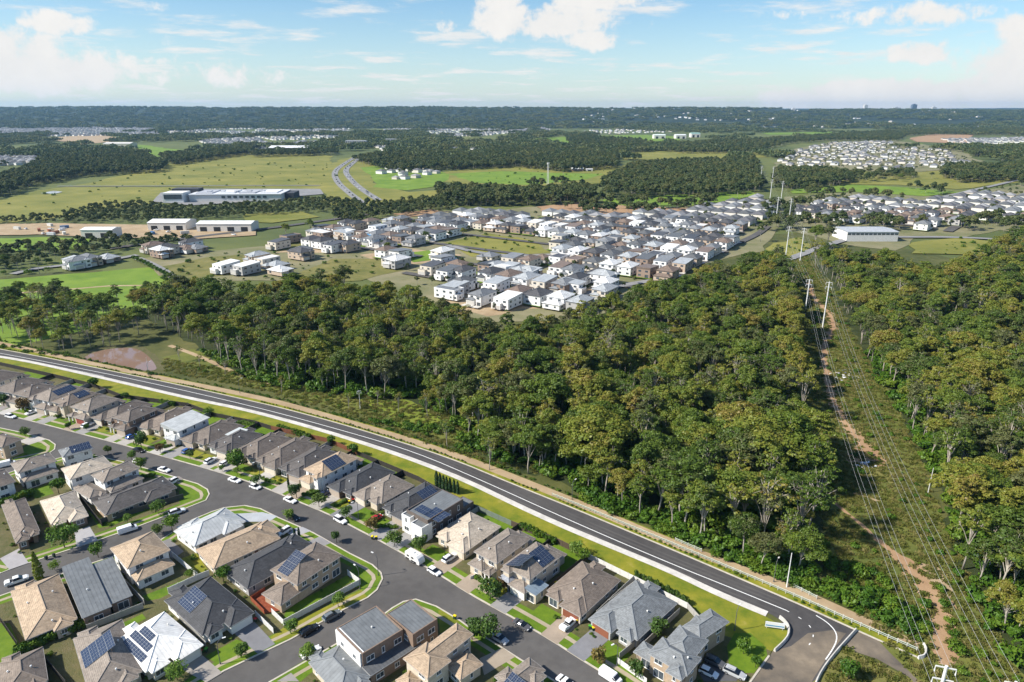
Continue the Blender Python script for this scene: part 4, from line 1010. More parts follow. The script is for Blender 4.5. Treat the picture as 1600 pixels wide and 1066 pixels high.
def build_house(e, boxes, roof_col, wall_col, opt, cam_local=None):
    """boxes: dict(x0,x1,y0,y1,ze,kind,xf[,wall,roof,pitch]) -> parts under the Empty e"""
    rnd_ = random.Random(opt.get('seed', 1))
    trim = opt.get('trim', (.80, .79, .76)); metal = opt.get('metal') 
    eid = XF()
    wall = {}
    for bx in boxes:
        xf = bx.get('xf', eid); x0, x1, y0, y1, ze = bx['x0'], bx['x1'], bx['y0'], bx['y1'], bx['ze']; kind = bx.get('kind', 'hip')
        ov = 0.0 if kind == 'flat' else bx.get('ov', .5)
        wc = bx.get('wall', wall_col)
        wb = wall.setdefault(wc, MB())
        ix0, ix1, iy0, iy1 = x0 + ov, x1 - ov, y0 + ov, y1 - ov
        if not bx.get('open'):
            P = [(ix0, iy0), (ix1, iy0), (ix1, iy1), (ix0, iy1)]
            top = ze - .06 if kind != 'flat' else ze + .35
            for k in range(4):
                a, b = P[k], P[(k + 1) % 4]
                wb.poly([xf.p((*a, 0)), xf.p((*b, 0)), xf.p((*b, top)), xf.p((*a, top))])
            if kind == 'flat':   # parapet: inner faces and coping
                t = .25
                Pi = [(ix0 + t, iy0 + t), (ix1 - t, iy0 + t), (ix1 - t, iy1 - t), (ix0 + t, iy1 - t)]
                for k in range(4):
                    a, b, c, d = P[k], P[(k + 1) % 4], Pi[(k + 1) % 4], Pi[k]
                    wb.poly([xf.p((*a, top)), xf.p((*b, top)), xf.p((*c, top)), xf.p((*d, top))])
                    wb.poly([xf.p((*c, ze - .2)), xf.p((*d, ze - .2)), xf.p((*d, top)), xf.p((*c, top))])
        else:                    # posts of an open porch or patio
            for (qx, qy) in ((ix0, iy0), (ix1, iy0)):
                mb = MB(); mb.box(qx - .17, qx + .17, qy - .17, qy + .17, 0, ze - .06)
                mb.v = [xf.p(v) for v in mb.v]; put('porch_post', mb.mesh('porch_post', TRIM), e, color=(*bx.get('post', trim), 1))
        faces, lines, sl = roof_geo(x0, x1, y0, y1, ze, bx.get('pitch', opt.get('pitch', R(23))), kind)
        bx['sl'] = sl
        rb = MB()
        for pts, uv in faces: rb.poly([xf.p(p) for p in pts], uv or [(0, 0)] * len(pts))
        if kind in ('hip',): rb.poly([xf.p(p) for p in ((x0, y1, ze), (x1, y1, ze), (x1, y0, ze), (x0, y0, ze))], [(0, 0)] * 4)
        rc = bx.get('roof', roof_col)
        use_metal = metal or kind != 'hip' or bx.get('metal')
        ro = put('roof', rb.mesh('roof', SHEETM if use_metal else TILE), e, color=(*rc, 1))
        if lines:
            cb = MB()
            for a, b in lines:
                a, b = Vector(a), Vector(b); a = a + (b - a) * .02
                cb.bar(xf.p(a + Vector((0, 0, .03))), xf.p(b + Vector((0, 0, .03))), .26, .12)
            put('ridge_cap', cb.mesh('ridge_cap', TRIM), ro, color=(*[min(1, c * 1.12 + .01) for c in rc], 1))
        if kind != 'flat':
            gb = MB(); gz = ze - .10
            for a, b in (((x0, y0), (x1, y0)), ((x1, y0), (x1, y1)), ((x1, y1), (x0, y1)), ((x0, y1), (x0, y0))):
                gb.bar(xf.p((*a, gz)), xf.p((*b, gz)), .13, .18)
            put('gutter', gb.mesh('gutter', TRIM), ro, color=(*(opt.get('gutter') or [c * .55 + .25 for c in rc]), 1))
    for wc, wb in wall.items():
        if wb.f: put('wall', wb.mesh('wall', WALLM), e, color=(*wc, 1))
    # ---- openings
    def covered(q, z, skip):
        for bx in boxes:
            if bx is skip or bx.get('open'): continue
            xf = bx.get('xf', eid); dx, dy = q[0] - xf.o[0], q[1] - xf.o[1]
            lx, ly = dx * xf.c + dy * xf.s, -dx * xf.s + dy * xf.c
            if bx['x0'] - .3 < lx < bx['x1'] + .3 and bx['y0'] - .3 < ly < bx['y1'] + .3 and z < bx['ze'] + .5: return True
        return False
    g = opt.get('garage'); gbox = None
    if g:
        cands = [b for b in boxes if not b.get('open') and b.get('xf', eid) is boxes[0].get('xf', eid) and b['x1'] - b['x0'] > 5.2]
        cands.sort(key=lambda b: b['y0']); gbox = next((b for b in cands if b.get('garage')), cands[0] if cands else None)
    for bx in boxes:
        if bx.get('open'): continue
        xf = bx.get('xf', eid); kind = bx.get('kind', 'hip'); ov = 0.0 if kind == 'flat' else bx.get('ov', .5)
        ix0, ix1, iy0, iy1 = bx['x0'] + ov, bx['x1'] - ov, bx['y0'] + ov, bx['y1'] - ov
        for side, (a, b) in enumerate((((ix0, iy0), (ix1, iy0)), ((ix1, iy0), (ix1, iy1)), ((ix1, iy1), (ix0, iy1)), ((ix0, iy1), (ix0, iy0)))):
            dx, dy = b[0] - a[0], b[1] - a[1]; ln = math.hypot(dx, dy)
            if ln < 1.6: continue
            ux, uy = dx / ln, dy / ln; nx, ny = uy, -ux
            ang = math.atan2(uy, ux) + xf.a
            mid = xf.p(((a[0] + b[0]) / 2, (a[1] + b[1]) / 2, 0))
            wn = (nx * xf.c - ny * xf.s, nx * xf.s + ny * xf.c)
            if cam_local is not None and (cam_local[0] - mid[0]) * wn[0] + (cam_local[1] - mid[1]) * wn[1] < 0: continue
            for st in range(2 if bx['ze'] > 4.5 else 1):
                z = .95 + 2.75 * st
                used = []
                if st == 0 and side == 0 and bx is gbox:
                    gx = ln * .5 if ln < 7 else (3.1 if g == 'L' else ln - 3.1)
                    used.append((gx - 2.6, gx + 2.6))
                    q = xf.p((a[0] + ux * gx, a[1] + uy * gx, .05))
                    put('garage_door', GARAGE, e, q, ang, color=(*opt.get('gcol', (.62, .58, .50)), 1))
                    if ln > 8:
                        dxp = 6.6 if g == 'L' else ln - 6.6
                        q = xf.p((a[0] + ux * dxp, a[1] + uy * dxp, .05)); do = put('door', DOOR, e, q, ang, color=(.16, .08, .05, 1)); put('handle', HANDLE, do)
                        used.append((dxp - .6, dxp + .6))
                n = max(1, int(ln / 3.4)) if not opt.get('few') else max(1, int(ln / 4.2))
                for i in range(n):
                    t = ln * (i + .5) / n + rnd_.uniform(-.3, .3)
                    k = rnd_.choice([(1.8, 1.25), (1.8, 1.25), (1.1, 1.1), (.6, 1.5), (2.3, 2.0)] if side in (0, 2) else [(1.1, 1.1), (1.8, 1.25), (.6, 1.5), (1.1, 1.1)])
                    if k == (2.3, 2.0) and st: k = (1.8, 1.25)
                    if opt.get('few') and k == (.6, 1.5): k = (1.8, 1.25)
                    if t - k[0] / 2 < .25 or t + k[0] / 2 > ln - .25 or any(u0 < t + k[0] / 2 and t - k[0] / 2 < u1 for u0, u1 in used): continue
                    zz = z if k != (2.3, 2.0) else .1
                    if zz + k[1] > bx['ze'] - .15: continue
                    q = xf.p((a[0] + ux * t, a[1] + uy * t, zz))
                    if covered((q[0] + wn[0] * .4, q[1] + wn[1] * .4), zz + k[1] * .5, bx): continue
                    used.append((t - k[0] / 2, t + k[0] / 2))
                    wo = put('window', WINS[k][0], e, q, ang); put('frame', WINS[k][1], wo, color=(*trim, 1))
    # ---- solar panels, each its own
    for (side, u0, v0, nu, nv) in opt.get('solar', ()):
        bx = boxes[opt.get('solar_box', 0)]; xf = bx.get('xf', eid); o, u, v, n, lu, lv = bx['sl'][side]
        rot = Matrix((u, v, n)).transposed().to_4x4()
        rot = Matrix.Rotation(xf.a, 4, 'Z') @ rot
        for i in range(nu):
            for j in range(nv):
                p = o + u * (u0 * lu + i * 1.03 + .5) + v * (v0 * lv + j * 1.72 + .84) + n * .10
                put('solar_panel', PANEL, e, xf.p(p), rot=rot.to_euler())
    # ---- vents and the like
    if opt.get('vents', True):
        bx = boxes[0]; xf = bx.get('xf', eid)
        for side in ('L', 'R', 'F'):
            if side in bx['sl'] and rnd_.random() < .6:
                o, u, v, n, lu, lv = bx['sl'][side]; p = o + u * (lu * rnd_.uniform(.4, .6)) + v * (lv * rnd_.uniform(.35, .6))
                put('roof_vent', VENT, e, xf.p(p))

# ------------------------------------------------------------------ the near houses
ADJ = {'B4b': 'B4', 'A26': 'A25', 'D1b': 'D1', 'D4': 'D3', 'D5': 'D3', 'D5b': 'D3'}
def frame_fix(h):
    a, x, y, W, D, sk = frame_of(h)
    ang = math.atan2(x.y, x.x) - .5 * math.atan2(sk, D)
    x = Vector((math.cos(ang), math.sin(ang))); y = Vector((-x.y, x.x))
    return a, x, y, W, D, ang
HF = {h[0]: frame_fix(h) for h in HOUSES}
rowA = [h[0] for h in HOUSES if h[0][0] == 'A' and h[0] not in ('A25', 'A26')]
sm = {}
for i, k in enumerate(rowA):       # houses of the row share the line of the street
    an = [HF[q][5] for q in rowA[max(0, i - 2):i + 3]]
    sm[k] = .35 * HF[k][5] + .65 * sum(an) / len(an)
for k in rowA:
    a, x, y, W, D, ang = HF[k]
    c = a + x * W / 2 + y * D / 2; ang = sm[k]
    x = Vector((math.cos(ang), math.sin(ang))); y = Vector((-x.y, x.x))
    HF[k] = (c - x * W / 2 - y * D / 2, x, y, W, D, ang)
LABELS = {
 'A0': 'brown-roofed house cut by the left edge, first in the row below the verge', 'A1': 'brown-roofed white house second from the left end of the row below the verge',
 'A2': 'two-storey brown-roofed house left of the one with two rows of solar panels', 'A3': 'white two-storey house with two long rows of solar panels on its grey-brown roof',
 'A4': 'two-storey house with a small dark solar array, right of the long-array house', 'A5': 'two-storey house with wide taupe roof, left of the first brick single-storey house',
 'A6': 'low brown-roofed brick house left of the brick two-storey house in the row', 'A7': 'two-storey brick house with brown roof beside the parked blue car',
 'A8': 'low brown-roofed house left of the white house with pale blue roof', 'A9': 'white two-storey house with plain pale blue-grey sloping roof',
 'A10': 'large low brown-roofed house right of the pale blue-roofed white house', 'A11': 'low dark-roofed house with a pale flat slab on its roof',
 'A12': 'low brown-roofed house right of the dark roof with pale slab', 'A13': 'low brown-roofed house with cream garage, two left of the solar two-storey house',
 'A14': 'low dark-roofed house directly left of the tan-roofed two-storey house with solar panels', 'A15': 'tan-roofed two-storey house with black solar panels in the middle of the row',
 'A16': 'low charcoal-roofed brick house right of the tan-roofed solar house', 'A17': 'low house with pale taupe roof and white porch columns near the red car',
 'A18': 'low charcoal-roofed house with solar panels left of the white boxy house', 'A19': 'boxy flat-roofed house with white front, red door and dark brick sides',
 'A20': 'low house with very pale cream tiled roof beside the white boxy house', 'A21': 'two-storey cream house with taupe roof between the cream roof and the solar-panelled house',
 'A22': 'two-storey cream house with solar panels on both roof sides and a blue-grey side roof', 'A23': 'low brown-tiled house with red-brown garage door and white ute outside',
 'A24': 'low house with smooth slate-grey roof beside the big corner house', 'A25': 'large two-storey tan brick corner house with grey tiled hip roofs by the road bend',
 'B0': 'two-storey tan house with brown roof on the left-hand street corner', 'B1': 'white two-storey house with dark solar panels on grey roof across from the row',
 'B2': 'white two-storey house with grey roof left of the cream-roofed one', 'B3': 'white two-storey house with wide cream hip roof', 'B4': 'white-walled two-storey house with taupe roofs above the long dark-roofed corner house',
 'B5': 'long low dark-roofed house on the corner lawn', 'B6': 'low house with half cream half brown roof and brown garage door', 'B7': 'low brown-roofed brick house at the left edge above the lower street',
 'B8': 'brown-roofed white two-storey house at the left edge', 'C2': 'tan-roofed white two-storey house with lower skirt roof below the parked van', 'C3': 'low house with two flat grey metal roofs side by side',
 'C4': 'low tan-roofed house left of the flat grey metal roofs', 'C5': 'low taupe-roofed house with faded solar panels left of the white roof', 'C6': 'brown-roofed house in the bottom left corner',
 'C7': 'low house with bright white roof and blue solar panels', 'C8': 'low charcoal-roofed white house with solar panels beside the white roof', 'C9': 'low house with pale blue metal roof on the street corner',
 'C10': 'long low tan-roofed house between the pale blue and charcoal roofs', 'C11': 'long low charcoal-roofed house beside the tan corner house', 'C12': 'two-storey tan brick corner house with solar panels and red timber deck',
 'D1': 'boxy two-storey brick house with flat ribbed grey roofs on the lower corner', 'D2': 'low house with slate-blue metal roof at the bottom edge', 'D3': 'tan-roofed two-storey house with several hip roofs at the bottom edge', 'D6': 'low taupe-roofed house with solar panels cut by the bottom edge',
}
def std_boxes(key, W, D, ze, opt, xf=None):
    st = opt.get('st', 1); g = opt.get('garage'); kind = opt.get('roof', 'hip'); bs = []
    wide = W > D
    if kind == 'flat':
        bs.append(dict(x0=0, x1=W, y0=0, y1=D, ze=ze, kind='flat'))
    elif kind == 'skillion':
        bs.append(dict(x0=0, x1=W, y0=0, y1=D, ze=ze, kind='skillion'))
        bs.append(dict(x0=.4 * W, x1=W - .1, y0=-2.2, y1=2, ze=2.9, kind='hip', garage=True))
    elif kind == 'twin':
        bs.append(dict(x0=0, x1=W * .56, y0=0, y1=D, ze=ze, kind='skillionB', ov=.35)); bs.append(dict(x0=W * .56, x1=W, y0=1.5, y1=D - 3.0, ze=ze - .35, kind='skillionB', ov=.35))
    elif st == 1 and g and not wide:
        bs.append(dict(x0=0, x1=W, y0=2.4, y1=D, ze=ze))
        gx = (.03, W * .54) if g == 'L' else (W * .46, W - .03)
        bs.append(dict(x0=gx[0], x1=gx[1], y0=0, y1=min(8, D * .5), ze=ze - .02, garage=True))
        px = (W * .60, W * .94) if g == 'L' else (W * .06, W * .40)
        bs.append(dict(x0=px[0], x1=px[1], y0=1.0, y1=5.5, ze=ze - .04))
        if random.Random(key).random() < .5: bs.append(dict(x0=W * .18, x1=W * .5, y0=D - 3, y1=D + 2.2, ze=ze - .05, kind='hip', open=False))
    elif st == 1 and g:
        bs.append(dict(x0=0, x1=W, y0=0, y1=D, ze=ze))
        bs.append(dict(x0=W - 5.5, x1=W + 1.8, y0=D * .3, y1=D - .3, ze=ze - .02))
    elif st == 1:
        bs.append(dict(x0=0, x1=W, y0=0, y1=D, ze=ze))
        bs.append(dict(x0=W * .52, x1=W * .9, y0=-1.3, y1=D * .45, ze=ze - .02))
        bs.append(dict(x0=W * .1, x1=W * .5, y0=D * .6, y1=D + 1.4, ze=ze - .02))
    else:
        bs.append(dict(x0=0, x1=W, y0=.5, y1=D, ze=ze))
        if g:
            gx = (-.2, W * .60) if g == 'L' else (W * .40, W + .2)
            bs.append(dict(x0=gx[0], x1=gx[1], y0=-1.8, y1=3, ze=2.85, garage=True))
            if random.Random(key).random() < .6: bs.append(dict(x0=(.62 if g == 'L' else .06) * W, x1=(.94 if g == 'L' else .38) * W, y0=-1.0, y1=3.5, ze=ze - .03))
            else: bs.append(dict(x0=(.64 if g == 'L' else .06) * W, x1=(.94 if g == 'L' else .36) * W, y0=-1.9, y1=2, ze=2.8, open=True))
            bs.append(dict(x0=W * .08, x1=W * .85, y0=D - 2, y1=D + 4.0, ze=2.8))
        if opt.get('lowf'): bs.append(dict(x0=.6, x1=W - .6, y0=-opt['lowf'], y1=3.5, ze=2.9))
        if opt.get('lowl'): bs.append(dict(x0=-5.2, x1=4, y0=.6, y1=D * .72, ze=2.9))
        if opt.get('side'): bs.append(dict(x0=W - .8, x1=W + 2.9, y0=-.6, y1=4.6, ze=3.0, kind='skillion', roof=(.17, .22, .27), ov=.25))
        if opt.get('side'): bs.append(dict(x0=.3, x1=W * .42, y0=-1.6, y1=2.5, ze=3.1, open=True, post=(.16, .20, .25), roof=(.30, .32, .36)))
    return bs
GCOL = {'A23': (.20, .07, .04), 'A24': (.24, .09, .05), 'B6': (.30, .14, .06), 'B7': (.28, .12, .06), 'C7': (.70, .68, .62), 'C8': (.75, .74, .70), 'A19': (.5, .03, .03), 'A22': (.74, .72, .66), 'A5': (.25, .06, .05)}
HOUSE_E = {}
for h in HOUSES:
    key, zone, fl, fr, br, ze, rc, wc, opt = h
    if key in ADJ: continue
    a, x, y, W, D, ang = HF[key]
    o = a + x * W / 2
    e = empty('two_storey_house' if opt.get('st') == 2 else 'house', (o.x, o.y, .17), ang)
    HOUSE_E[key] = e
    ca, sa = math.cos(ang), math.sin(ang)
    def loc(p): return ((p[0] - o.x) * ca + (p[1] - o.y) * sa, -(p[0] - o.x) * sa + (p[1] - o.y) * ca)
    boxes = []
    for h2 in [h] + [q for q in HOUSES if ADJ.get(q[0]) == key]:
        a2, x2, y2, W2, D2, ang2 = HF[h2[0]]
        lo = loc(a2)
        xf = XF(lo[0], lo[1], ang2 - ang)
        for b in std_boxes(h2[0], W2, D2, h2[5], h2[8]):
            b['xf'] = xf; boxes.append(b)
    if key == 'A25':   # link between the two halves, lower wings and entry bays
        xf = boxes[0]['xf']
        boxes += [dict(x0=1.0, x1=8.2, y0=3.5, y1=13.0, ze=5.35, xf=xf), dict(x0=-3.9, x1=2.2, y0=1.2, y1=5.6, ze=2.85, xf=xf), dict(x0=5.4, x1=9.2, y0=-1.4, y1=3, ze=5.36, xf=xf), dict(x0=2.2, x1=5.8, y0=12.0, y1=18.5, ze=5.3, xf=xf)]
    if key == 'D3':
        pass
    op = dict(opt); op['seed'] = sum(map(ord, key)); op['gcol'] = GCOL.get(key, (.62, .56, .46) if op['seed'] % 2 else (.40, .34, .28))
    if key == 'A19':
        xf = boxes[0]['xf']
        boxes.append(dict(x0=-.4, x1=3.2, y0=-1.6, y1=2, ze=5.4, kind='flat', xf=xf, wall=W_WHITE)); boxes.append(dict(x0=4.6, x1=W + .3, y0=-2.6, y1=1.5, ze=5.0, kind='flat', xf=xf, wall=W_WHITE))
        boxes.append(dict(x0=3.0, x1=4.9, y0=-1.0, y1=1.5, ze=3.2, kind='flat', xf=xf, wall=W_WHITE))
        boxes.append(dict(x0=W - 4.5, x1=W + .1, y0=D - .4, y1=D + 4.5, ze=3.2, kind='flat', xf=xf))
    if key == 'D1':
        for b in list(boxes): b['y0'] += 0
        xf = boxes[0]['xf']
        boxes.append(dict(x0=-.2, x1=W + 2.5, y0=-3.2, y1=.4, ze=3.0, kind='skillionB', xf=xf, ov=.1, roof=(.10, .105, .11)))
        boxes.append(dict(x0=-.4, x1=.7, y0=.4, y1=D - .2, ze=6.1, kind='flat', xf=xf, wall=W_WHITE))
    c = loc((0, 0))
    build_house(e, boxes, rc, wc, op, c)
    if op.get('slab'):
        mb = MB(); mb.box(W * .02, W * .44, D * .55, D * .95, 3.5, 3.62); xf = boxes[0]['xf']; mb.v = [xf.p(v) for v in mb.v]
        put('patio_roof', mb.mesh('patio_roof', TRIM), e, color=(.5, .53, .52, 1))
    tag(e, LABELS[key], 'house', 'houses of the near streets')
# ================================================================== lots: lawns, driveways, fences
def ray_hit(o, d, lines):
    best = None
    for pts in lines:
        for a, b in zip(pts[:-1], pts[1:]):
            ex, ey = b[0] - a[0], b[1] - a[1]; den = d[0] * ey - d[1] * ex
            if abs(den) < 1e-9: continue
            t = ((a[0] - o[0]) * ey - (a[1] - o[1]) * ex) / den; u = ((a[0] - o[0]) * d[1] - (a[1] - o[1]) * d[0]) / den
            if t > .1 and 0 <= u <= 1 and (best is None or t < best): best = t
    return best
def hpt(key, lx, ly):
    a, x, y, W, D, ang = HF[key]
    p = a + x * lx + y * ly
    return (p.x, p.y)
rl = random.Random(5)
DCOL = [(.30, .29, .28), (.42, .39, .35), (.22, .22, .23), (.36, .29, .22), (.48, .46, .43), (.27, .25, .24)]
LOTB = []
for i, key in enumerate(rowA):
    a, x, y, W, D, ang = HF[key]
    d = (-y.x, -y.y)
    nxt = rowA[i + 1] if i + 1 < len(rowA) else None
    # driveway
    h = next(q for q in HOUSES if q[0] == key); g = h[8].get('garage')
    if g:
        gx = (3.3 if g == 'L' else W - 3.3)
        l = [hpt(key, gx - 2.5, .6), hpt(key, gx + 2.5, .6)]
        t0, t1 = ray_hit(l[0], d, [KERB_N]), ray_hit(l[1], d, [KERB_N])
        if t0 and t1:
            q = [l[0], l[1], (l[1][0] + d[0] * t1, l[1][1] + d[1] * t1), (l[0][0] + d[0] * t0, l[0][1] + d[1] * t0)]
            sheet('driveway', q, DRIVE, .205, color=(*rl.choice(DCOL), 1))
        # front lawn beside it
        fx = (5.9, W) if g == 'L' else (0, W - 5.9)
        p0, p1 = hpt(key, fx[0], .4), hpt(key, fx[1], .4)
        t0, t1 = ray_hit(p0, d, [KERB_N]), ray_hit(p1, d, [KERB_N])
        if t0 and t1 and t0 > 5.5:
            sheet('front_lawn', [p0, p1, (p1[0] + d[0] * (t1 - 4.3), p1[1] + d[1] * (t1 - 4.3)), (p0[0] + d[0] * (t0 - 4.3), p0[1] + d[1] * (t0 - 4.3))], LAWN if rl.random() < .7 else VERGE, .186)
    # back lawn
    p0, p1 = hpt(key, -.6, D + .1), hpt(key, W + .6, D + .1)
    u = (y.x, y.y); t0, t1 = ray_hit(p0, u, [BACK]), ray_hit(p1, u, [BACK])
    if t0 and t1 and t0 < 40 and t1 < 40:
        sheet('back_lawn', [p0, (p0[0] + u[0] * (t0 - .4), p0[1] + u[1] * (t0 - .4)), (p1[0] + u[0] * (t1 - .4), p1[1] + u[1] * (t1 - .4)), p1], LAWN if rl.random() < .6 else EARTH, .184)
    if nxt:
        f0 = hpt(key, W, 5); f1 = hpt(nxt, 0, 5); m = ((f0[0] + f1[0]) / 2, (f0[1] + f1[1]) / 2)
        t = ray_hit(m, u, [BACK])
        if t and t < 45: LOTB.append((key, m, (m[0] + u[0] * (t - .3), m[1] + u[1] * (t - .3))))
def zsheet(name, zone, m, z, *pts, color=None): sheet(name, QL(zone, *pts), m, z, color=color)
zsheet('corner_verge', '4', LAWN, .187, (780, 375), (850, 325), (955, 370), (965, 400), (880, 480), (800, 470))
zsheet('side_lawn', '4', LAWN, .187, (360, 690), (800, 440), (770, 400), (480, 560), (390, 620))
zsheet('side_lawn', '4', VERGE, .187, (290, 790), (380, 720), (860, 490), (900, 540), (740, 620), (420, 795), (330, 820))
zsheet('front_lawn', '2', LAWN, .189, (1285, 905), (1480, 800), (1590, 850), (1480, 920), (1385, 975))
zsheet('front_lawn', '4', LAWN, .188, (-10, 850), (80, 800), (190, 860), (90, 940), (0, 960))
zsheet('front_lawn', '4', LAWN, .188, (390, 1000), (540, 910), (590, 970), (480, 1064), (400, 1064))
zsheet('back_lawn', '2', LAWN, .186, (890, 530), (1170, 420), (1190, 450), (1000, 545), (920, 560))
zsheet('back_lawn', '2', VERGE, .186, (1120, 300), (1230, 260), (1310, 385), (1250, 412), (1180, 350))
zsheet('back_lawn', '2', LAWN, .186, (0, 700), (60, 700), (130, 850), (90, 940), (0, 960))
zsheet('back_lawn', '2', LAWN, .186, (680, 740), (890, 640), (915, 670), (720, 770))
zsheet('back_lawn', '1', LAWN, .186, (180, 830), (300, 790), (340, 850), (220, 880))
zsheet('side_lawn', '1', LAWN, .186, (545, 950), (640, 1000), (900, 920), (940, 950), (700, 1050), (620, 1064))
zsheet('corner_verge', '1', LAWN, .187, (1120, 830), (1180, 800), (1250, 830), (1250, 880), (1160, 925), (1120, 900))
zsheet('corner_verge', '1', LAWN, .187, (150, 560), (250, 510), (330, 530), (335, 560), (280, 600), (100, 635))
zsheet('corner_verge', '1', VERGE, .187, (680, 640), (780, 640), (770, 665), (715, 672))
zsheet('corner_verge', '3', LAWN, .187, (207, 626), (330, 604), (440, 622), (430, 655), (260, 655))
zsheet('front_lawn', '3', LAWN, .187, (470, 692), (530, 672), (665, 735), (560, 752))
zsheet('front_lawn', '3', LAWN, .187, (672, 800), (720, 757), (795, 795), (700, 832))
zsheet('front_lawn', '3', LAWN, .187, (785, 862), (850, 835), (985, 900), (905, 908))
zsheet('front_lawn', '5', VERGE, .187, (140, 860), (175, 855), (275, 930), (210, 990), (150, 1000))
zsheet('yard_lawn', '6', LAWN, .188, (330, 850), (400, 830), (500, 880), (440, 940), (300, 910))
for zone, col, pts in (('2', (.20, .20, .21), ((1460, 760), (1590, 690), (1720, 830), (1610, 890))), ('2', (.33, .30, .27), ((1130, 985), (1265, 900), (1390, 1010), (1290, 1070))), ('2', (.40, .39, .39), ((465, 125), (560, 92), (612, 180), (480, 226))),
                       ('2', (.38, .36, .36), ((0, 295), (120, 232), (180, 322), (60, 365))), ('3', (.42, .44, .46), ((250, 657), (440, 645), (535, 670), (480, 705), (330, 705))), ('3', (.38, .38, .39), ((570, 760), (690, 737), (745, 762), (640, 800))),
                       ('3', (.28, .27, .27), ((710, 835), (800, 797), (870, 837), (790, 868))), ('1', (.28, .25, .23), ((1000, 760), (1120, 740), (1150, 758), (1060, 790))), ('1', (.45, .42, .38), ((110, 520), (210, 490), (290, 508), (180, 545))),
                       ('4', (.36, .30, .23), ((1597, 920), (1740, 852), (1822, 909), (1627, 1025))), ('6', (.10, .10, .105), ((960, 1000), (1020, 920), (1250, 1000), (1200, 1064), (1000, 1064))), ('2', (.22, .21, .21), ((980, 200), (1060, 170), (1150, 250), (1080, 300))), ('4', (.30, .28, .26), ((330, 1064), (420, 1010), (470, 1064)))):
    zsheet('driveway', zone, DRIVE, .207, *pts, color=(*col, 1))
# red timber deck of the corner house: boards one by one
deck = empty('timber_deck', (*Q('4', 280, 590), .2)); tag(deck, 'red-brown timber deck beside the two-storey tan brick corner house', 'deck')
DK = [Q('4', 170, 560), Q('4', 260, 500), Q('4', 390, 620), Q('4', 255, 645)]
DECKM = mat('red deck timber', (.22, .055, .025), (.32, .09, .045), 1.5)
ox, oy = Q('4', 280, 590)
for i in range(26):
    t0, t1 = i / 26 + .004, (i + 1) / 26 - .004
    def lp(a, b, t): return (a[0] + (b[0] - a[0]) * t - ox, a[1] + (b[1] - a[1]) * t - oy)
    q = [lp(DK[0], DK[3], t0), lp(DK[1], DK[2], t0), lp(DK[1], DK[2], t1), lp(DK[0], DK[3], t1)]
    mb = MB(); mb.poly([(*p, .35) for p in q]); mb.poly([(*q[0], 0), (*q[1], 0), (*q[1], .35), (*q[0], .35)]); mb.poly([(*q[1], 0), (*q[2], 0), (*q[2], .35), (*q[1], .35)]); mb.poly([(*q[3], 0), (*q[0], 0), (*q[0], .35), (*q[3], .35)])
    put('board', mb.mesh('board', DECKM), deck)
for a, b in ((DK[0], DK[3]), (DK[0], DK[1])):
    mb = MB(); mb.bar((a[0] - ox, a[1] - oy, .85), (b[0] - ox, b[1] - oy, .85), .08, 1.0); put('screen', mb.mesh('screen', DECKM), deck)

FENCEM = mat('fence panel', (.85, .85, .85), (1, 1, 1), 2.0, objcol=True, rough=.7)
def fence_panel():
    b = MB(); L_ = 2.4
    b.box(-1.2, 1.2, -.02, .02, .04, 1.0)
    for i in range(8): x = -1.05 + i * .3; b.box(x - .05, x + .05, -.045, .045, .05, .985)
    b.box(-1.2, 1.2, -.05, .05, .985, 1.02)
    return b.mesh('panel', FENCEM)
def fence_post():
    b = MB(); b.box(-.06, .06, -.06, .06, 0, 1.04); b.box(-.08, .08, -.08, .08, 1.04, 1.07)
    return b.mesh('post', FENCEM)
FP, FPO = fence_panel(), fence_post()
def fence(pts, label, col, h=1.8, name='fence', cat='fence', group='lot fences'):
    o = pts[0]; e = empty(name, (o[0], o[1], .16)); tag(e, label, cat, group)
    for a, b in zip(pts[:-1], pts[1:]):
        l = math.dist(a, b)
        if l < .6: continue
        n = max(1, round(l / 2.4)); ang = math.atan2(b[1] - a[1], b[0] - a[0])
        for i in range(n):
            t = (i + .5) / n
            put('panel', FP, e, (a[0] + (b[0] - a[0]) * t - o[0], a[1] + (b[1] - a[1]) * t - o[1], 0), ang, scale=(l / n / 2.4, 1, h), color=(*col, 1))
            t = i / n
            put('post', FPO, e, (a[0] + (b[0] - a[0]) * t - o[0], a[1] + (b[1] - a[1]) * t - o[1], 0), ang, scale=(1, 1, h), color=(*[c * .9 for c in col], 1))
    return e
F_DARK, F_GREY, F_WHITE, F_CREAM, F_TIMB = (.055, .050, .045), (.42, .41, .38), (.74, .73, .70), (.52, .46, .38), (.10, .075, .055)
NAMES = {k: LABELS[k] for k in LABELS}
for key, a, b in LOTB:
    dark = rl.random() < .5
    fence([a, b], 'side fence right of the ' + ' '.join(NAMES[key].split()[:9]), F_DARK if dark else F_GREY)
bk = offset_line(BACK, -.3)
segs = [(bk[1:6], 'dark back fence at the left end of the row', F_DARK), (bk[5:9], 'dark back fence behind the pale blue-roofed white house', F_DARK), (bk[8:11], 'red-brown back fence behind the dark roof with pale slab', (.22, .09, .05)), (bk[10:13], 'dark back fence behind the charcoal-roofed houses', F_DARK),
        (bk[12:14], 'green-grey back fence behind the cream-roofed house', (.18, .22, .18)), (bk[13:16], 'dark timber back fence behind the house with solar on both roof sides', F_TIMB), (bk[15:18], 'white back wall behind the brown-tiled house', F_WHITE), (bk[17:19], 'grey back fence behind the slate-grey roof', F_GREY)]
for p, lab, c in segs: fence(p, lab, c)
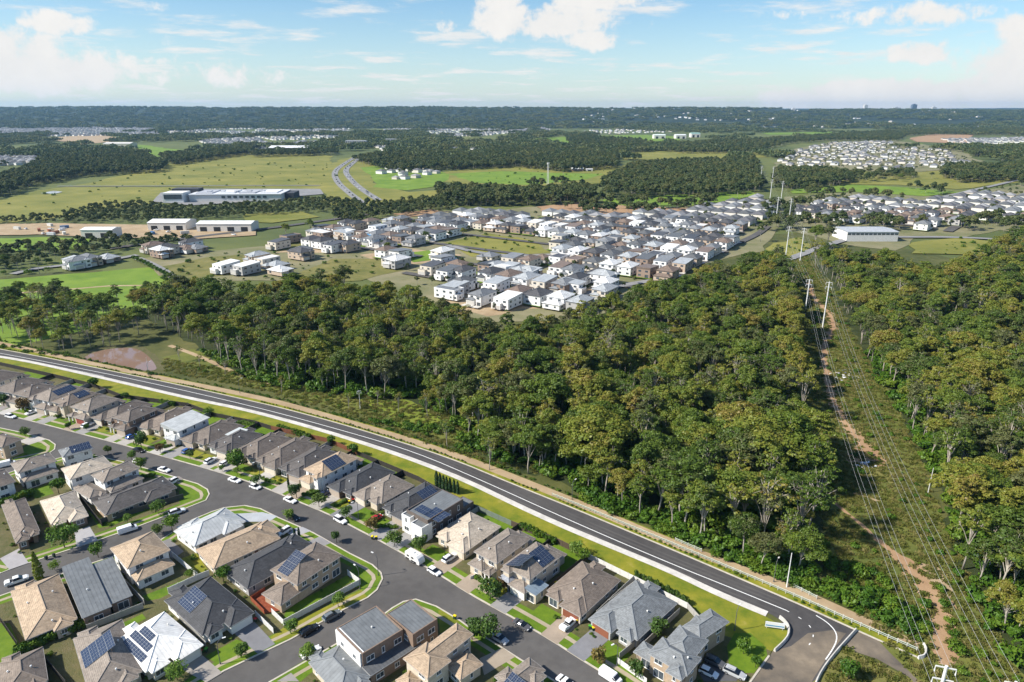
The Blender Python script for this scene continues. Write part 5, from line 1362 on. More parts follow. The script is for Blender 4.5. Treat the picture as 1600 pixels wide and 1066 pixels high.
for zone, pts, lab, c, hh in (
    ('4', ((775, 400), (852, 458), (375, 714), (300, 642)), 'long white boundary wall of the tan brick corner house', F_WHITE, 1.7), ('4', ((200, 655), (312, 765)), 'short white wall beside the charcoal roof driveway', F_WHITE, 1.6),
    ('4', ((-60, 395), (40, 350), (330, 195)), 'pale fence between the long tan roof and the long charcoal roof', F_CREAM, 1.7), ('4', ((130, 492), (250, 462)), 'short pale fence beside the timber deck', F_GREY, 1.7),
    ('2', ((550, 748), (900, 608)), 'pale fence between the flat grey roofs and the white roof', F_GREY, 1.8), ('2', ((905, 585), (722, 392)), 'fence between the flat grey roofs and the tan skirt-roofed house', F_GREY, 1.8),
    ('2', ((1080, 285), (1240, 420)), 'white fence right of the tan skirt-roofed house', F_WHITE, 1.8), ('2', ((1055, 515), (1240, 430), (1312, 402)), 'white fence behind the charcoal solar-panelled roof', F_WHITE, 1.8), ('2', ((1330, 385), (1600, 262)), 'pale fence below the long tan roof', F_CREAM, 1.8),
    ('2', ((1062, 610), (1292, 855)), 'grey fence between the white roof and the charcoal roof', F_GREY, 1.8), ('2', ((5, 690), (118, 855)), 'dark fence beside the backyard lawn at the left edge', F_DARK, 1.8), ('2', ((250, 900), (420, 1100)), 'dark fence between the two bottom left roofs', F_DARK, 1.8),
    ('1', ((625, 1040), (1108, 892), (1150, 880)), 'long dark fence of the dark-roofed corner house', (.085, .09, .085), 1.8), ('1', ((500, 880), (640, 1055)), 'dark fence between the dark corner roof and the half cream roof', F_DARK, 1.8), ('1', ((160, 815), (310, 765)), 'dark fence below the grey-roofed white house', F_DARK, 1.8),
    ('6', ((460, 950), (640, 1080)), 'white front wall of the big corner house', F_WHITE, 1.5), ('6', ((470, 925), (665, 765)), 'grey fence left of the big corner house', F_GREY, 1.8), ('6', ((595, 880), (845, 640)), 'grey fence right of the slate-grey roof', F_GREY, 1.8), ('6', ((405, 590), (585, 455)), 'grey fence between the brown-tiled house and the slate-grey roof', F_GREY, 1.8),
    ('4', ((905, 1064), (1120, 960)), 'dark fence between the boxy brick house and the tan hip roofs', F_DARK, 1.8), ('5', ((340, 665), (395, 640), (430, 690)), 'low white garden wall in front of the cream two-storey house', F_WHITE, .9)):
    fence(QL(zone, *pts), lab, c, hh)

# ================================================================== garden trees, hedges
def small_tree(seed, h, w, m):
    mb = MB(); mb.tube([(0, 0, -.1), (.03, .02, h * .5), (0, 0, h * .8)], [h * .022, h * .016, h * .006], 6)
    r_ = random.Random(seed)
    for i in range(5):
        a = i * 1.3; mb.tube([(.02, .02, h * (.32 + .05 * i)), (math.cos(a) * w * .3, math.sin(a) * w * .3, h * (.55 + .06 * i))], [h * .009, h * .003], 4, cap=False)
    c = bush_mesh('crown', seed, w, h * .72, 16, .34, 60, m, flat=.9)
    n = len(c.vertices); co = np.empty(n * 3); c.vertices.foreach_get('co', co); co = co.reshape(-1, 3); co[:, 2] += h * .27; c.vertices.foreach_set('co', co.ravel()); c.update()
    return mb.mesh('trunk', BARK_DARK, smooth=True), c
RUSTY = leaf_mat('autumn leaves', (.09, .05, .02), (.15, .10, .025), (.20, .16, .04))
BRIGHT = leaf_mat('bright leaves', (.06, .12, .015), (.11, .20, .025), (.17, .25, .035), .3)
STREE = {'g': [small_tree(500 + i, 5.0, [3.6, 4.2, 3.0][i], GARDEN) for i in range(3)], 'r': [small_tree(510, 5.0, 3.6, RUSTY)], 'b': [small_tree(520, 5.0, 4.6, BRIGHT), small_tree(521, 5.0, 3.6, BRIGHT)], 'd': [small_tree(530, 5.0, 3.4, SHRUB)]}
def column_mesh(name, seed, w, h, m, taper=.35):
    rnd_ = np.random.RandomState(seed); n = 520
    t = rnd_.uniform(0, 1, n); a = rnd_.uniform(0, 6.28, n); r = w / 2 * np.minimum(1, (1 - t) / taper) ** .6 * np.minimum(1, .6 + t * 4) * rnd_.uniform(.75, 1.05, n)
    c = np.stack([np.cos(a) * r, np.sin(a) * r, .1 + t * (h - .1)], 1); nn = np.stack([np.cos(a), np.sin(a), .3 + 0 * a], 1) + rnd_.normal(size=(n, 3)) * .4
    return quads_mesh(name, c, nn, rnd_.uniform(.18, .38, n), rnd_.uniform(.2, .8, n), m, rnd_)
CYPRESS = column_mesh('crown', 61, 1.0, 5.0, leaf_mat('cypress leaves', (.012, .035, .012), (.022, .055, .018), (.035, .07, .02), .1))
CONIFER = column_mesh('crown', 62, 1.3, 5.0, leaf_mat('golden conifer leaves', (.10, .14, .015), (.17, .20, .025), (.24, .25, .04), .2), .7)
def stem_mesh():
    b = MB(); b.tube([(0, 0, -.1), (0, 0, 3.5)], [.09, .04], 6); return b.mesh('trunk', BARK_DARK)
STEM = stem_mesh()
def gtree(zone, x, y, h, kind, label, wide=1.0):
    p = Q(zone, x, y); e = empty('street_tree' if kind in 'grbd' else 'conifer', (p[0], p[1], .17), rl.uniform(0, 6.28))
    if kind in 'grbd': t, c = rl.choice(STREE[kind]); s = h / 5.0
    else: t, c = STEM, (CYPRESS if kind == 'c' else CONIFER); s = h / 5.0
    e.scale = (s * wide, s * wide, s); put('trunk', t, e); put('crown', c, e); tag(e, label, 'tree', 'garden and street trees'); return e
GT = [('1', 155, 335, 6.5, 'r', 'tall bronze-green tree in front of the long solar array house'), ('1', 25, 300, 5.5, 'g', 'dark green tree at the left edge before the row'), ('1', 435, 445, 3.4, 'g', 'round green tree on the verge before the wide taupe roof'),
 ('1', 160, 492, 4.2, 'g', 'green tree on the left-hand street corner'), ('1', 885, 562, 6.5, 'g', 'large round tree on the verge beside the brick two-storey house'), ('1', 1003, 592, 3.8, 'r', 'small reddish tree left of the pale blue-roofed white house'), ('1', 1190, 632, 3.6, 'g', 'small round tree before the large low brown roof'),
 ('1', 545, 455, 3.0, 'd', 'dark shrub-like tree beside the white four-wheel drive'), ('1', 825, 640, 3.8, 'b', 'bright small tree on the kerb above the dark corner roof'), ('1', 678, 605, 3.8, 'g', 'small tree on the kerb beside the cream-roofed house'), ('1', 885, 700, 5.0, 'd', 'dark tree at the end of the taupe-roofed white house'),
 ('1', 370, 850, 6.0, 'd', 'dark leafy backyard tree below the cream-roofed house'), ('1', 990, 975, 4.6, 'b', 'bright green tree by the long dark fence'), ('1', 800, 1035, 3.2, 'b', 'small yellow-green tree by the lower street fence'), ('1', 1490, 700, 7.0, 'd', 'large dark tree beside the dark roof with pale slab'),
 ('2', 405, 225, 7.5, 'b', 'big bright green spreading tree on the lower street'), ('2', 615, 285, 4.6, 'd', 'dark bushy tree left of the tan skirt-roofed house'), ('2', 345, 368, 3.0, 'b', 'small pale tree above the flat grey roofs'), ('2', 250, 425, 8.5, 'k', 'tall narrow golden conifer on the lower street'), ('2', 1080, 130, 6.0, 'd', 'dark upright tree left of the pale blue roof'),
 ('2', 985, 145, 3.6, 'g', 'green tree near the parked white van'), ('2', 1400, 445, 5.0, 'd', 'dark tree behind the charcoal solar-panelled roof'), ('2', 1190, 425, 3.2, 'd', 'dark shrub-like tree in the yard behind the tan house'), ('2', 1110, 1055, 4.6, 'b', 'bright shrubby tree before the white roof'), ('2', 1515, 915, 3.6, 'b', 'small tree on the front lawn of the charcoal-roofed white house'),
 ('3', 285, 375, 7.5, 'd', 'large dark street tree before the low brown roofs'), ('3', 405, 475, 4.0, 'g', 'green tree beside the lamp in the middle of the row'), ('3', 655, 555, 6.0, 'g', 'large round tree before the tan-roofed solar house'), ('3', 795, 612, 5.0, 'g', 'round tree before the charcoal-roofed brick house'), ('3', 965, 682, 4.4, 'g', 'small round tree near the white porch columns'),
 ('3', 1120, 762, 5.0, 'r', 'reddish street tree beside the red car'), ('3', 1265, 858, 5.2, 'g', 'olive round tree on the kerb before the white boxy house'), ('3', 1430, 892, 6.0, 'g', 'large tree behind the parked caravan'), ('3', 605, 695, 4.0, 'b', 'small tree over the black car on the far kerb'), ('3', 905, 835, 4.0, 'g', 'small tree on the kerb above the charcoal roof'), ('3', 190, 390, 2.6, 'd', 'sapling on the verge near the two white cars'), ('3', 285, 415, 3.0, 'b', 'sapling on the kerb above the white sedan'),
 ('4', 715, 595, 4.0, 'b', 'bright small tree outside the long white wall'), ('4', 420, 765, 4.2, 'b', 'bright round tree beside the black wagon'), ('4', 520, 935, 4.4, 'b', 'small tree beside the white car with black roof'), ('4', 110, 915, 4.0, 'b', 'sapling beside the lower street kerb'),
 ('5', 465, 795, 6.4, 'g', 'tall oval tree before the low white garden wall'), ('5', 535, 735, 4.0, 'r', 'bronze tree beside the blue-grey porch'), ('5', 350, 1040, 6.0, 'g', 'left one of the two bushy trees by the tan hip roofs'), ('5', 450, 1035, 6.5, 'g', 'right one of the two bushy trees by the tan hip roofs'), ('5', 1000, 515, 4.5, 'b', 'bright tree at the back fence right of the solar house'), ('5', 1045, 562, 4.5, 'd', 'dark tree in the yard right of the solar house'),
 ('6', 345, 955, 4.6, 'r', 'olive-bronze tree before the slate-grey roof'), ('6', 710, 775, 5.0, 'g', 'round tree between the slate-grey roof and the corner house'), ('6', 570, 1035, 4.4, 'g', 'small tree at the front wall of the big corner house'), ('6', 1245, 890, 4.2, 'd', 'dark tree in the yard of the big corner house'), ('6', 1320, 975, 3.2, 'd', 'small dark tree at the corner kerb'),
 ('1', 590, 190, 5.5, 'd', 'dark tree behind the small-array house'), ('1', 1310, 365, 4.0, 'b', 'bright shrub tree behind the pale blue roof'), ('3', 1010, 290, 5.0, 'd', 'dark round tree at the back fence behind the tan solar house'), ('3', 870, 225, 4.0, 'd', 'slim tree at the back fence left of the round one'), ('1', 790, 265, 4.0, 'd', 'dark tree behind the wide taupe roof'), ('7', 500, 1050, 5.0, 'd', 'dark bushy tree on the dry grass at the road end')]
for t in GT: gtree(*t)
for i, (x, y) in enumerate(((130, 92), (152, 102), (173, 110), (193, 116), (214, 119), (239, 124), (262, 131))):
    gtree('5', x, y, 6.2 - .25 * i, 'c', ['leftmost', 'second', 'third', 'fourth (middle)', 'fifth', 'sixth', 'rightmost'][i] + ' of the seven slim dark cypresses behind the boxy house')
for i, (z_, x, y) in enumerate((('3', 605, 490), ('3', 645, 812), ('3', 672, 806))): gtree(z_, x, y, 3.6, 'c', ['small cypress beside the tan-roofed solar house', 'left small cypress beside the car on the middle block', 'right small cypress beside the car on the middle block'][i])
HEDGEM = [bush_mesh('foliage', 600 + i, 2.2, 1.7, 7, .26, 70, m_) for i, m_ in enumerate((SHRUB, GARDEN, BRIGHT))]
def hedge(zone, pts, label, k, h=1.8, w=1.6):
    line = resample(QL(zone, *pts), 1.1); o = line[0]
    e = empty('hedge', (o[0], o[1], .16)); tag(e, label, 'hedge', 'garden hedges')
    for p in line: put('bush', HEDGEM[k], e, (p[0] - o[0], p[1] - o[1], 0), rl.uniform(0, 6.28), scale=(w / 2.0, w / 2.0, h / 1.7 * rl.uniform(.85, 1.15)))
for a in (('5', ((655, 345), (870, 445)), 'clipped dark hedge behind the house with solar on both roof sides', 0, 2.6), ('6', ((580, 425), (720, 500), (890, 585)), 'bushy green hedge behind the slate-grey roof', 1, 2.8), ('3', ((545, 125), (640, 155), (735, 190)), 'dark hedge behind the low brown roofs', 0, 2.6),
          ('3', ((320, 85), (400, 115)), 'bright hedge behind the dark roof with pale slab', 2), ('2', ((135, 885), (340, 790), (555, 705)), 'thick dark flowering hedge below the tan-roofed house', 0, 2.6, 2.4), ('1', ((0, 930), (100, 900), (215, 860)), 'thick dark hedge at the left edge', 0, 3.0, 2.4), ('3', ((440, 440), (540, 470)), 'front hedge left of the tan solar house', 2, 1.3),
          ('3', ((700, 540), (800, 520)), 'bright front hedge before the tan solar house', 2, 1.4), ('3', ((900, 605), (960, 580)), 'front hedge before the charcoal-roofed brick house', 2, 1.2), ('3', ((1140, 735), (1290, 745)), 'front hedge before the charcoal solar roof', 0, 1.2), ('1', ((255, 340), (330, 315)), 'dark front hedge before the small-array house', 0, 1.6), ('1', ((355, 375), (435, 350)), 'dark front hedge left of the wide taupe roof', 0, 1.6),
          ('1', ((1030, 560), (1110, 540)), 'front hedge before the pale blue-roofed white house', 2, 1.2), ('1', ((890, 755), (980, 735)), 'hedge at the end of the taupe-roofed white house', 0, 1.5), ('5', ((385, 660), (440, 690)), 'low hedge behind the low white garden wall', 0, 1.2), ('1', ((1010, 285), (1090, 300)), 'hedge behind the brick two-storey house', 0, 2.2), ('1', ((1480, 405), (1590, 420)), 'bright hedge behind the large low brown roof', 2, 1.6), ('3', ((955, 395), (1060, 370)), 'bright hedge right of the tan solar house', 2, 1.8)):
    hedge(*a)
# ================================================================== vehicles
CARP = mat('car paint', (1, 1, 1), None, objcol=True, rough=.25, spec=.6)
TYRE = mat('tyre rubber', (.012, .012, .013), None, rough=.9)
RIM = mat('alloy rim', (.45, .45, .46), None, rough=.35, metal=.7)
LAMP = mat('headlamp glass', (.75, .77, .78), None, rough=.15)
TAIL = mat('tail lamp', (.35, .01, .01), None, rough=.2)
CGLASS = mat('car glass', (.012, .015, .018), None, rough=.06, spec=.7)
def loft(stations, m, cap=True):
    """stations: (x, z0, z1, half width at bottom, half width at top)"""
    b = MB(); n = len(stations)
    for (x, z0, z1, w0, w1) in stations:
        zm = z0 + (z1 - z0) * .55
        wm = max(w0, w1) if w0 > .2 else w1
        b.v += [(x, -w0, z0), (x, -wm, zm), (x, -w1, z1), (x, w1, z1), (x, wm, zm), (x, w0, z0)]
    for i in range(n - 1):
        for k in range(6):
            k2 = (k + 1) % 6; b.f.append((i * 6 + k, i * 6 + k2, (i + 1) * 6 + k2, (i + 1) * 6 + k)); b.mi.append(0)
    b.f.append(tuple(reversed(range(6)))); b.f.append(tuple((n - 1) * 6 + k for k in range(6))); b.mi += [0, 0]
    return b
def wheel_meshes(r):
    t = MB(); t.tube([(0, -.11, 0), (0, -.10, 0), (0, .10, 0), (0, .11, 0)], [r * .8, r, r, r * .8], 14)
    h = MB(); h.tube([(0, -.12, 0), (0, .12, 0)], r * .62, 10)
    return t.mesh('wheel', TYRE), h.mesh('rim', RIM)
WH = {.33: wheel_meshes(.33), .38: wheel_meshes(.38)}
def make_car(kind):
    """list of (name, mesh, loc, sub) for a vehicle of this kind, front towards +x"""
    P = []
    L_ = {'sedan': 4.75, 'hatch': 4.2, 'suv': 4.75, 'wagon': 4.9, 'ute': 5.3, 'van': 5.2}[kind]
    hx = L_ / 2; r = .38 if kind in ('suv', 'ute', 'wagon') else .33; up = .08 if r > .35 else 0
    sill, belt = .28 + up, .95 + up * 1.8
    W = .92
    if kind == 'van':
        body = [(-hx, .35, 1.9, .88, .80), (-hx + .12, .3, 1.98, .95, .84), (hx - 1.5, .3, 1.98, .95, .84), (hx - .75, .3, 1.25, .95, .85), (hx - .12, .3, 1.05, .92, .78), (hx, .4, .85, .80, .70)]
        glass = [(hx - 1.62, 1.2, 1.9, .93, .82), (hx - 1.35, 1.2, 1.84, .93, .80), (hx - .72, 1.18, 1.28, .90, .80)]
        roof = None
    elif kind == 'ute':
        body = [(-hx, .45, .98, .85, .86), (-hx + .1, .4, 1.05, .92, .92), (-.65, .38, 1.05, .94, .92), (-.6, .38, 1.08, .94, .9), (.95, .36, 1.1, .94, .88), (hx - .4, .36, 1.02, .92, .82), (hx, .45, .85, .82, .72)]
        glass = [(-.75, 1.05, 1.62, .86, .70), (-.55, 1.05, 1.72, .88, .70), (.55, 1.08, 1.74, .88, .70), (1.35, 1.08, 1.12, .86, .80)]
        roof = [(-.7, 1.66, 1.72, .70, .66), (-.5, 1.72, 1.79, .70, .66), (.5, 1.74, 1.80, .70, .66), (.68, 1.64, 1.68, .70, .66)]
    else:
        rear = {'sedan': (.92, -.95), 'hatch': (.98, -.35), 'suv': (1.02, -.15), 'wagon': (.98, -.2)}[kind]
        top = {'sedan': 1.42, 'hatch': 1.45, 'suv': 1.72, 'wagon': 1.66}[kind]
        body = [(-hx, sill + .12, belt - .1, .80, .74), (-hx + .15, sill, belt + .02, .9, .82), (-hx + 1.0, sill, belt + .04, W, .86), (.4, sill, belt + .02, W, .86), (hx - 1.25, sill, belt - .02, W, .82), (hx - .3, sill, belt - .22, .88, .74), (hx, sill + .12, belt - .38, .74, .62)]
        back = -hx + (.95 if kind == 'sedan' else .12)
        b2 = back + (.75 if kind == 'sedan' else .42)
        glass = [(back, belt, belt + .05, .84, .70), (b2, belt, top - .05, .86, .64), (.15, belt, top - .03, .86, .64), (1.05, belt - .02, belt + .06, .84, .74)]
        roof = [(b2 - .06, top - .10, top - .05, .66, .60), (b2 + .2, top - .06, top, .66, .60), (.05, top - .06, top, .66, .60), (.28, top - .15, top - .1, .66, .60)]
    P.append(('body', loft(body, 0).mesh('body', CARP), (0, 0, 0), None))
    P.append(('windows', loft(glass, 0).mesh('windows', CGLASS), (0, 0, .004), None))
    if roof: P.append(('roof', loft(roof, 0).mesh('roof', CARP), (0, 0, 0), None))
    if kind == 'ute':
        t = MB(); t.box(-hx + .15, -.8, -.78, .78, 1.052, 1.06); P.append(('tray', t.mesh('tray', DARKM), (0, 0, 0), None))
        t = MB(); t.box(-hx + .2, -1.4, -.9, .9, 1.06, 1.3); P.append(('tool_box', t.mesh('tool_box', PALE), (0, 0, 0), None))
    if kind in ('suv', 'wagon'):
        t = MB(); t.bar((-1.4, .58, 1.76), (.1, .58, 1.76), .05, .05); t.bar((-1.4, -.58, 1.76), (.1, -.58, 1.76), .05, .05)
        P.append(('roof_rails', t.mesh('roof_rails', DARKM), (0, 0, .0), None))
    for sx in (-1, 1):
        for sy in (-1, 1): P.append(('wheel', WH[r], (sx * (hx - .88), sy * .82, r), 'rim'))
    zl = .68 + up
    for sy in (-1, 1):
        b = MB(); b.box(-.10, .06, -.18, .18, -.08, .08); P.append(('headlight', b.mesh('headlight', LAMP), (hx - .10, sy * .55, zl), None))
        b = MB(); b.box(-.05, .08, -.16, .16, -.10, .10); P.append(('tail_light', b.mesh('tail_light', TAIL), (-hx + .06, sy * .62, zl + .12), None))
    return P
CARS = {k: make_car(k) for k in ('sedan', 'hatch', 'suv', 'wagon', 'ute', 'van')}
def car(kind, p, ang, col, label, z=.05, roofcol=None):
    nm = {'ute': 'utility_truck', 'van': 'van'}.get(kind, 'car')
    e = empty(nm, (p[0], p[1], z), ang); tag(e, label, {'ute': 'ute', 'van': 'van'}.get(kind, 'car'), 'parked vehicles')
    for name, me, loc, sub in CARS[kind]:
        if sub:
            o = put(name, me[0], e, loc); put(sub, me[1], o)
        else: put(name, me, e, loc, color=(*(roofcol if roofcol and name == 'roof' else col), 1))
    return e
def line_ang(p, lines):
    best = (1e9, 0)
    for pts in lines:
        for a, b in zip(pts[:-1], pts[1:]):
            m = ((a[0] + b[0]) / 2, (a[1] + b[1]) / 2); d = math.dist(m, p)
            if d < best[0] and math.dist(a, b) > .5: best = (d, math.atan2(b[1] - a[1], b[0] - a[0]))
    return best[1]
WHT, BLK, SIL, BLU, NAVY, RED, GRYC, STEEL = (.80, .80, .80), (.018, .018, .02), (.42, .43, .44), (.03, .10, .32), (.02, .03, .07), (.40, .02, .02), (.09, .09, .095), (.16, .18, .19)
def along(*pts):
    a, b = Q(*pts[0]), Q(*pts[1]); return math.atan2(b[1] - a[1], b[0] - a[0])
S2A = along(('2', 0, 450), ('2', 900, 150)); S3A = along(('4', 300, 980), ('4', 800, 690))
VEH = [ # zone, x, y, direction, kind, colour, label
 ('1', 70, 372, 'S', 'suv', WHT, 'white four-wheel drive parked on the street near the left edge'), ('1', 200, 348, 'D', 'sedan', WHT, 'white car in the driveway left of the dark front hedge'), ('1', 550, 428, 'D', 'suv', WHT, 'white four-wheel drive in the driveway before the wide taupe roof'),
 ('1', 822, 498, 'D', 'hatch', BLU, 'bright blue hatchback beside the brick two-storey house'), ('1', 870, 582, 'S', 'sedan', BLK, 'black car on the street under the large round tree'), ('1', 1172, 588, 'D', 'hatch', BLU, 'blue car before the pale blue-roofed white house'),
 ('1', 1318, 652, 'D', 'suv', WHT, 'left white car of the two before the large low brown roof'), ('1', 1410, 665, 'D', 'hatch', WHT, 'right white car of the two before the dark slab roof'), ('3', 268, 450, 'S', 'sedan', WHT, 'white sedan on the street left of another white car'), ('3', 397, 492, 'S', 'hatch', WHT, 'white hatchback on the street near the lamp'),
 ('3', 615, 575, 'S', 'sedan', WHT, 'white sedan on the street before the large round tree'), ('3', 928, 702, 'S', 'suv', WHT, 'white four-wheel drive on the street before the pale taupe roof'), ('5', 115, 622, 'S', 'hatch', WHT, 'white hatchback parked behind the caravan'), ('5', 210, 542, 'D', 'suv', WHT, 'white four-wheel drive in the driveway of the cream-roofed house'),
 ('3', 825, 540, 'D', 'sedan', NAVY, 'dark blue car in the driveway of the charcoal-roofed brick house'), ('3', 1155, 690, 'D', 'hatch', RED, 'red car in the driveway beside the reddish tree'), ('3', 575, 778, 'D2', 'suv', WHT, 'white four-wheel drive in the driveway of the long tan roof'), ('3', 636, 686, 'S', 'hatch', BLK, 'black car half under a small tree on the far kerb'),
 ('1', 865, 655, 'S', 'hatch', WHT, 'white hatchback at the kerb beside the taupe-roofed white house'), ('1', 1028, 705, 'S', 'sedan', WHT, 'white sedan at the kerb before the corner lawn'), ('1', 1075, 788, 'D2', 'suv', WHT, 'white car in the driveway of the long dark corner roof'), ('1', 1108, 970, 'S2', 'suv', WHT, 'white four-wheel drive on the lower street by the dark fence'),
 ('2', 800, 122, 'S2', 'van', WHT, 'white delivery van on the lower street'), ('2', 108, 442, 'S2', 'ute', WHT, 'white ute on the lower street at the left'), ('4', 676, 662, 'S3', 'suv', STEEL, 'grey four-wheel drive with roof rack outside the long white wall'), ('4', 535, 752, 'S3', 'wagon', BLK, 'black wagon outside the long white wall'),
 ('4', 545, 888, 'S3', 'sedan', WHT, 'white car with black roof on the bottom street'), ('5', 662, 958, 'S', 'sedan', GRYC, 'dark grey sedan on the street before the brown-tiled house'), ('5', 522, 1042, 'S', 'sedan', SIL, 'silver sedan half hidden by the bushy trees'), ('6', 152, 716, 'D', 'ute', WHT, 'white ute in the driveway of the brown-tiled house'),
 ('6', 415, 1046, 'S', 'van', WHT, 'white van on the street before the white front wall'), ('6', 1068, 955, 'DX', 'suv', GRYC, 'dark four-wheel drive in the yard of the big corner house'), ('6', 1190, 1024, 'DX', 'wagon', SIL, 'silver wagon in the yard of the big corner house'), ('6', 1028, 1018, 'DX', 'hatch', WHT, 'white car under the entry of the big corner house'),
 ('1', 45, 672, 'S0', 'van', WHT, 'white van on the side street at the left edge'), ('6', 140, 1080, 'S', 'sedan', WHT, 'white car cut by the bottom edge'), ('1', 1585, 795, 'S', 'sedan', WHT, 'white sedan on the street left of the tall dark tree group')]
VEH = VEH[:-1]
for zone, x, y, d, kind, col, lab in VEH:
    p = Q(zone, x, y); ka = line_ang(p, [KERB_N]); z = .055
    if d == 'S': a = ka
    elif d in ('D', 'D2'): a = ka + math.pi / 2 + (.0 if d == 'D' else math.pi); z = .21
    elif d == 'S2': a = S2A
    elif d == 'S3': a = S3A
    elif d == 'S0': a = along(('1', 0, 690), ('1', 300, 620))
    else: a = along(('6', 1000, 940), ('6', 1130, 1000)); z = .21
    car(kind, p, a, col, lab, z, BLK if 'black roof' in lab else None)
# caravan by the kerb
def caravan(p, ang):
    e = empty('caravan', (p[0], p[1], .055), ang); tag(e, 'white caravan parked on the street before the white boxy house', 'caravan', 'parked vehicles')
    b = loft([(-2.9, .5, 2.35, 1.1, 1.05), (-2.8, .42, 2.55, 1.15, 1.1), (1.6, .42, 2.6, 1.15, 1.1), (2.3, .42, 2.2, 1.15, 1.08), (2.75, .5, 1.4, 1.12, 1.05)], 0)
    put('body', b.mesh('body', CARP), e, color=(.74, .73, .70, 1))
    m = MB(); m.box(-2.7, 1.7, -1.165, 1.165, .45, .95); put('skirt', m.mesh('skirt', DARKM), e)
    for sx in (-1.6, .2):
        for sy in (-1, 1): m = MB(); m.box(sx - .45, sx + .45, sy * 1.13 - .03, sy * 1.13 + .03, 1.45, 2.0); put('window', m.mesh('window', CGLASS), e)
    m = MB(); m.box(-1.05, -.45, -1.19, -1.1, .6, 2.2); put('door', m.mesh('door', PALE), e)
    m = MB(); m.box(-.9, -.1, -.4, .4, 2.58, 2.8); put('roof_hatch', m.mesh('roof_hatch', PALE), e)
    m = MB(); m.box(.5, 1.1, -.3, .3, 2.58, 2.72); put('roof_hatch', m.mesh('roof_hatch', PALE), e)
    for sx in (-.45, .35):
        for sy in (-1, 1): o = put('wheel', WH[.38][0], e, (sx, sy * 1.02, .38)); put('rim', WH[.38][1], o)
    m = MB(); m.bar((2.7, .6, .5), (4.0, 0, .5), .09, .12); m.bar((2.7, -.6, .5), (4.0, 0, .5), .09, .12); m.bar((3.9, 0, 0), (3.9, 0, .6), .07, .07); put('drawbar', m.mesh('drawbar', DARKM), e)
pc = Q('3', 1395, 948); caravan(pc, line_ang(pc, [KERB_N]))
# wheelie bins
def bin_meshes():
    b = MB(); b.v = [(-.24, -.28, .06), (.24, -.28, .06), (.24, .28, .06), (-.24, .28, .06), (-.29, -.36, .95), (.29, -.36, .95), (.29, .36, .95), (-.29, .36, .95)]
    b.f = [(4, 5, 6, 7), (0, 1, 5, 4), (1, 2, 6, 5), (2, 3, 7, 6), (3, 0, 4, 7), (3, 2, 1, 0)]; b.mi = [0] * 6
    l = MB(); l.box(-.32, .32, -.42, .38, .95, 1.02); l.box(-.26, .26, -.34, .30, 1.02, 1.07); l.bar((-.25, .42, .95), (.25, .42, .95), .05, .05)
    w = MB(); w.tube([(-.27, .30, .1), (-.22, .30, .1)], .1, 8); w.tube([(.22, .30, .1), (.27, .30, .1)], .1, 8)
    return b.mesh('body', mat('bin green', (.02, .05, .03), None, rough=.6)), l.mesh('lid', TRIM), w.mesh('wheel_pair', TYRE)
BINM = bin_meshes()
LIDN = {'y': ('yellow', (.75, .60, .02)), 'r': ('red', (.50, .02, .02)), 'g': ('green', (.08, .35, .03)), 'k': ('dark', (.03, .03, .03))}
for zone, x, y, l, where in (('3', 1128, 812, 'y', 'at the kerb before the white boxy house'), ('3', 1152, 815, 'y', 'beside its twin at the kerb, nearer the caravan'), ('5', 243, 912, 'y', 'on the kerb beside the flat ribbed roofs'), ('5', 1088, 975, 'g', 'beside the slate-grey roof garage'), ('5', 1108, 985, 'y', 'beside the slate-grey roof garage'), ('6', 195, 690, 'r', 'beside the white ute'), ('6', 212, 698, 'y', 'beside the white ute'),
                             ('2', 1258, 890, 'r', 'beside the garage of the white roof'), ('2', 1292, 878, 'g', 'beside the garage of the white roof'), ('2', 292, 300, 'k', 'on the lower street, left of the pair'), ('2', 340, 285, 'k', 'on the lower street, right of the pair'), ('4', 198, 690, 'r', 'beside the charcoal roof driveway'), ('3', 985, 590, 'y', 'in front of the pale taupe roof'), ('3', 1010, 580, 'r', 'in front of the pale taupe roof'), ('3', 205, 300, 'y', 'in front of the dark slab roof'), ('5', 280, 528, 'y', 'beside the four-wheel drive at the cream-roofed house'), ('5', 875, 700, 'y', 'behind the blue-grey side roof'), ('3', 820, 505, 'r', 'beside the dark blue car')):
    p = Q(zone, x, y); e = empty('wheelie_bin', (p[0], p[1], .2), rl.uniform(0, 6.28)); tag(e, '%s-lidded wheelie bin %s' % (LIDN[l][0], where), 'bin', 'wheelie bins')
    put('body', BINM[0], e); put('lid', BINM[1], e, color=(*LIDN[l][1], 1)); put('wheel_pair', BINM[2], e)

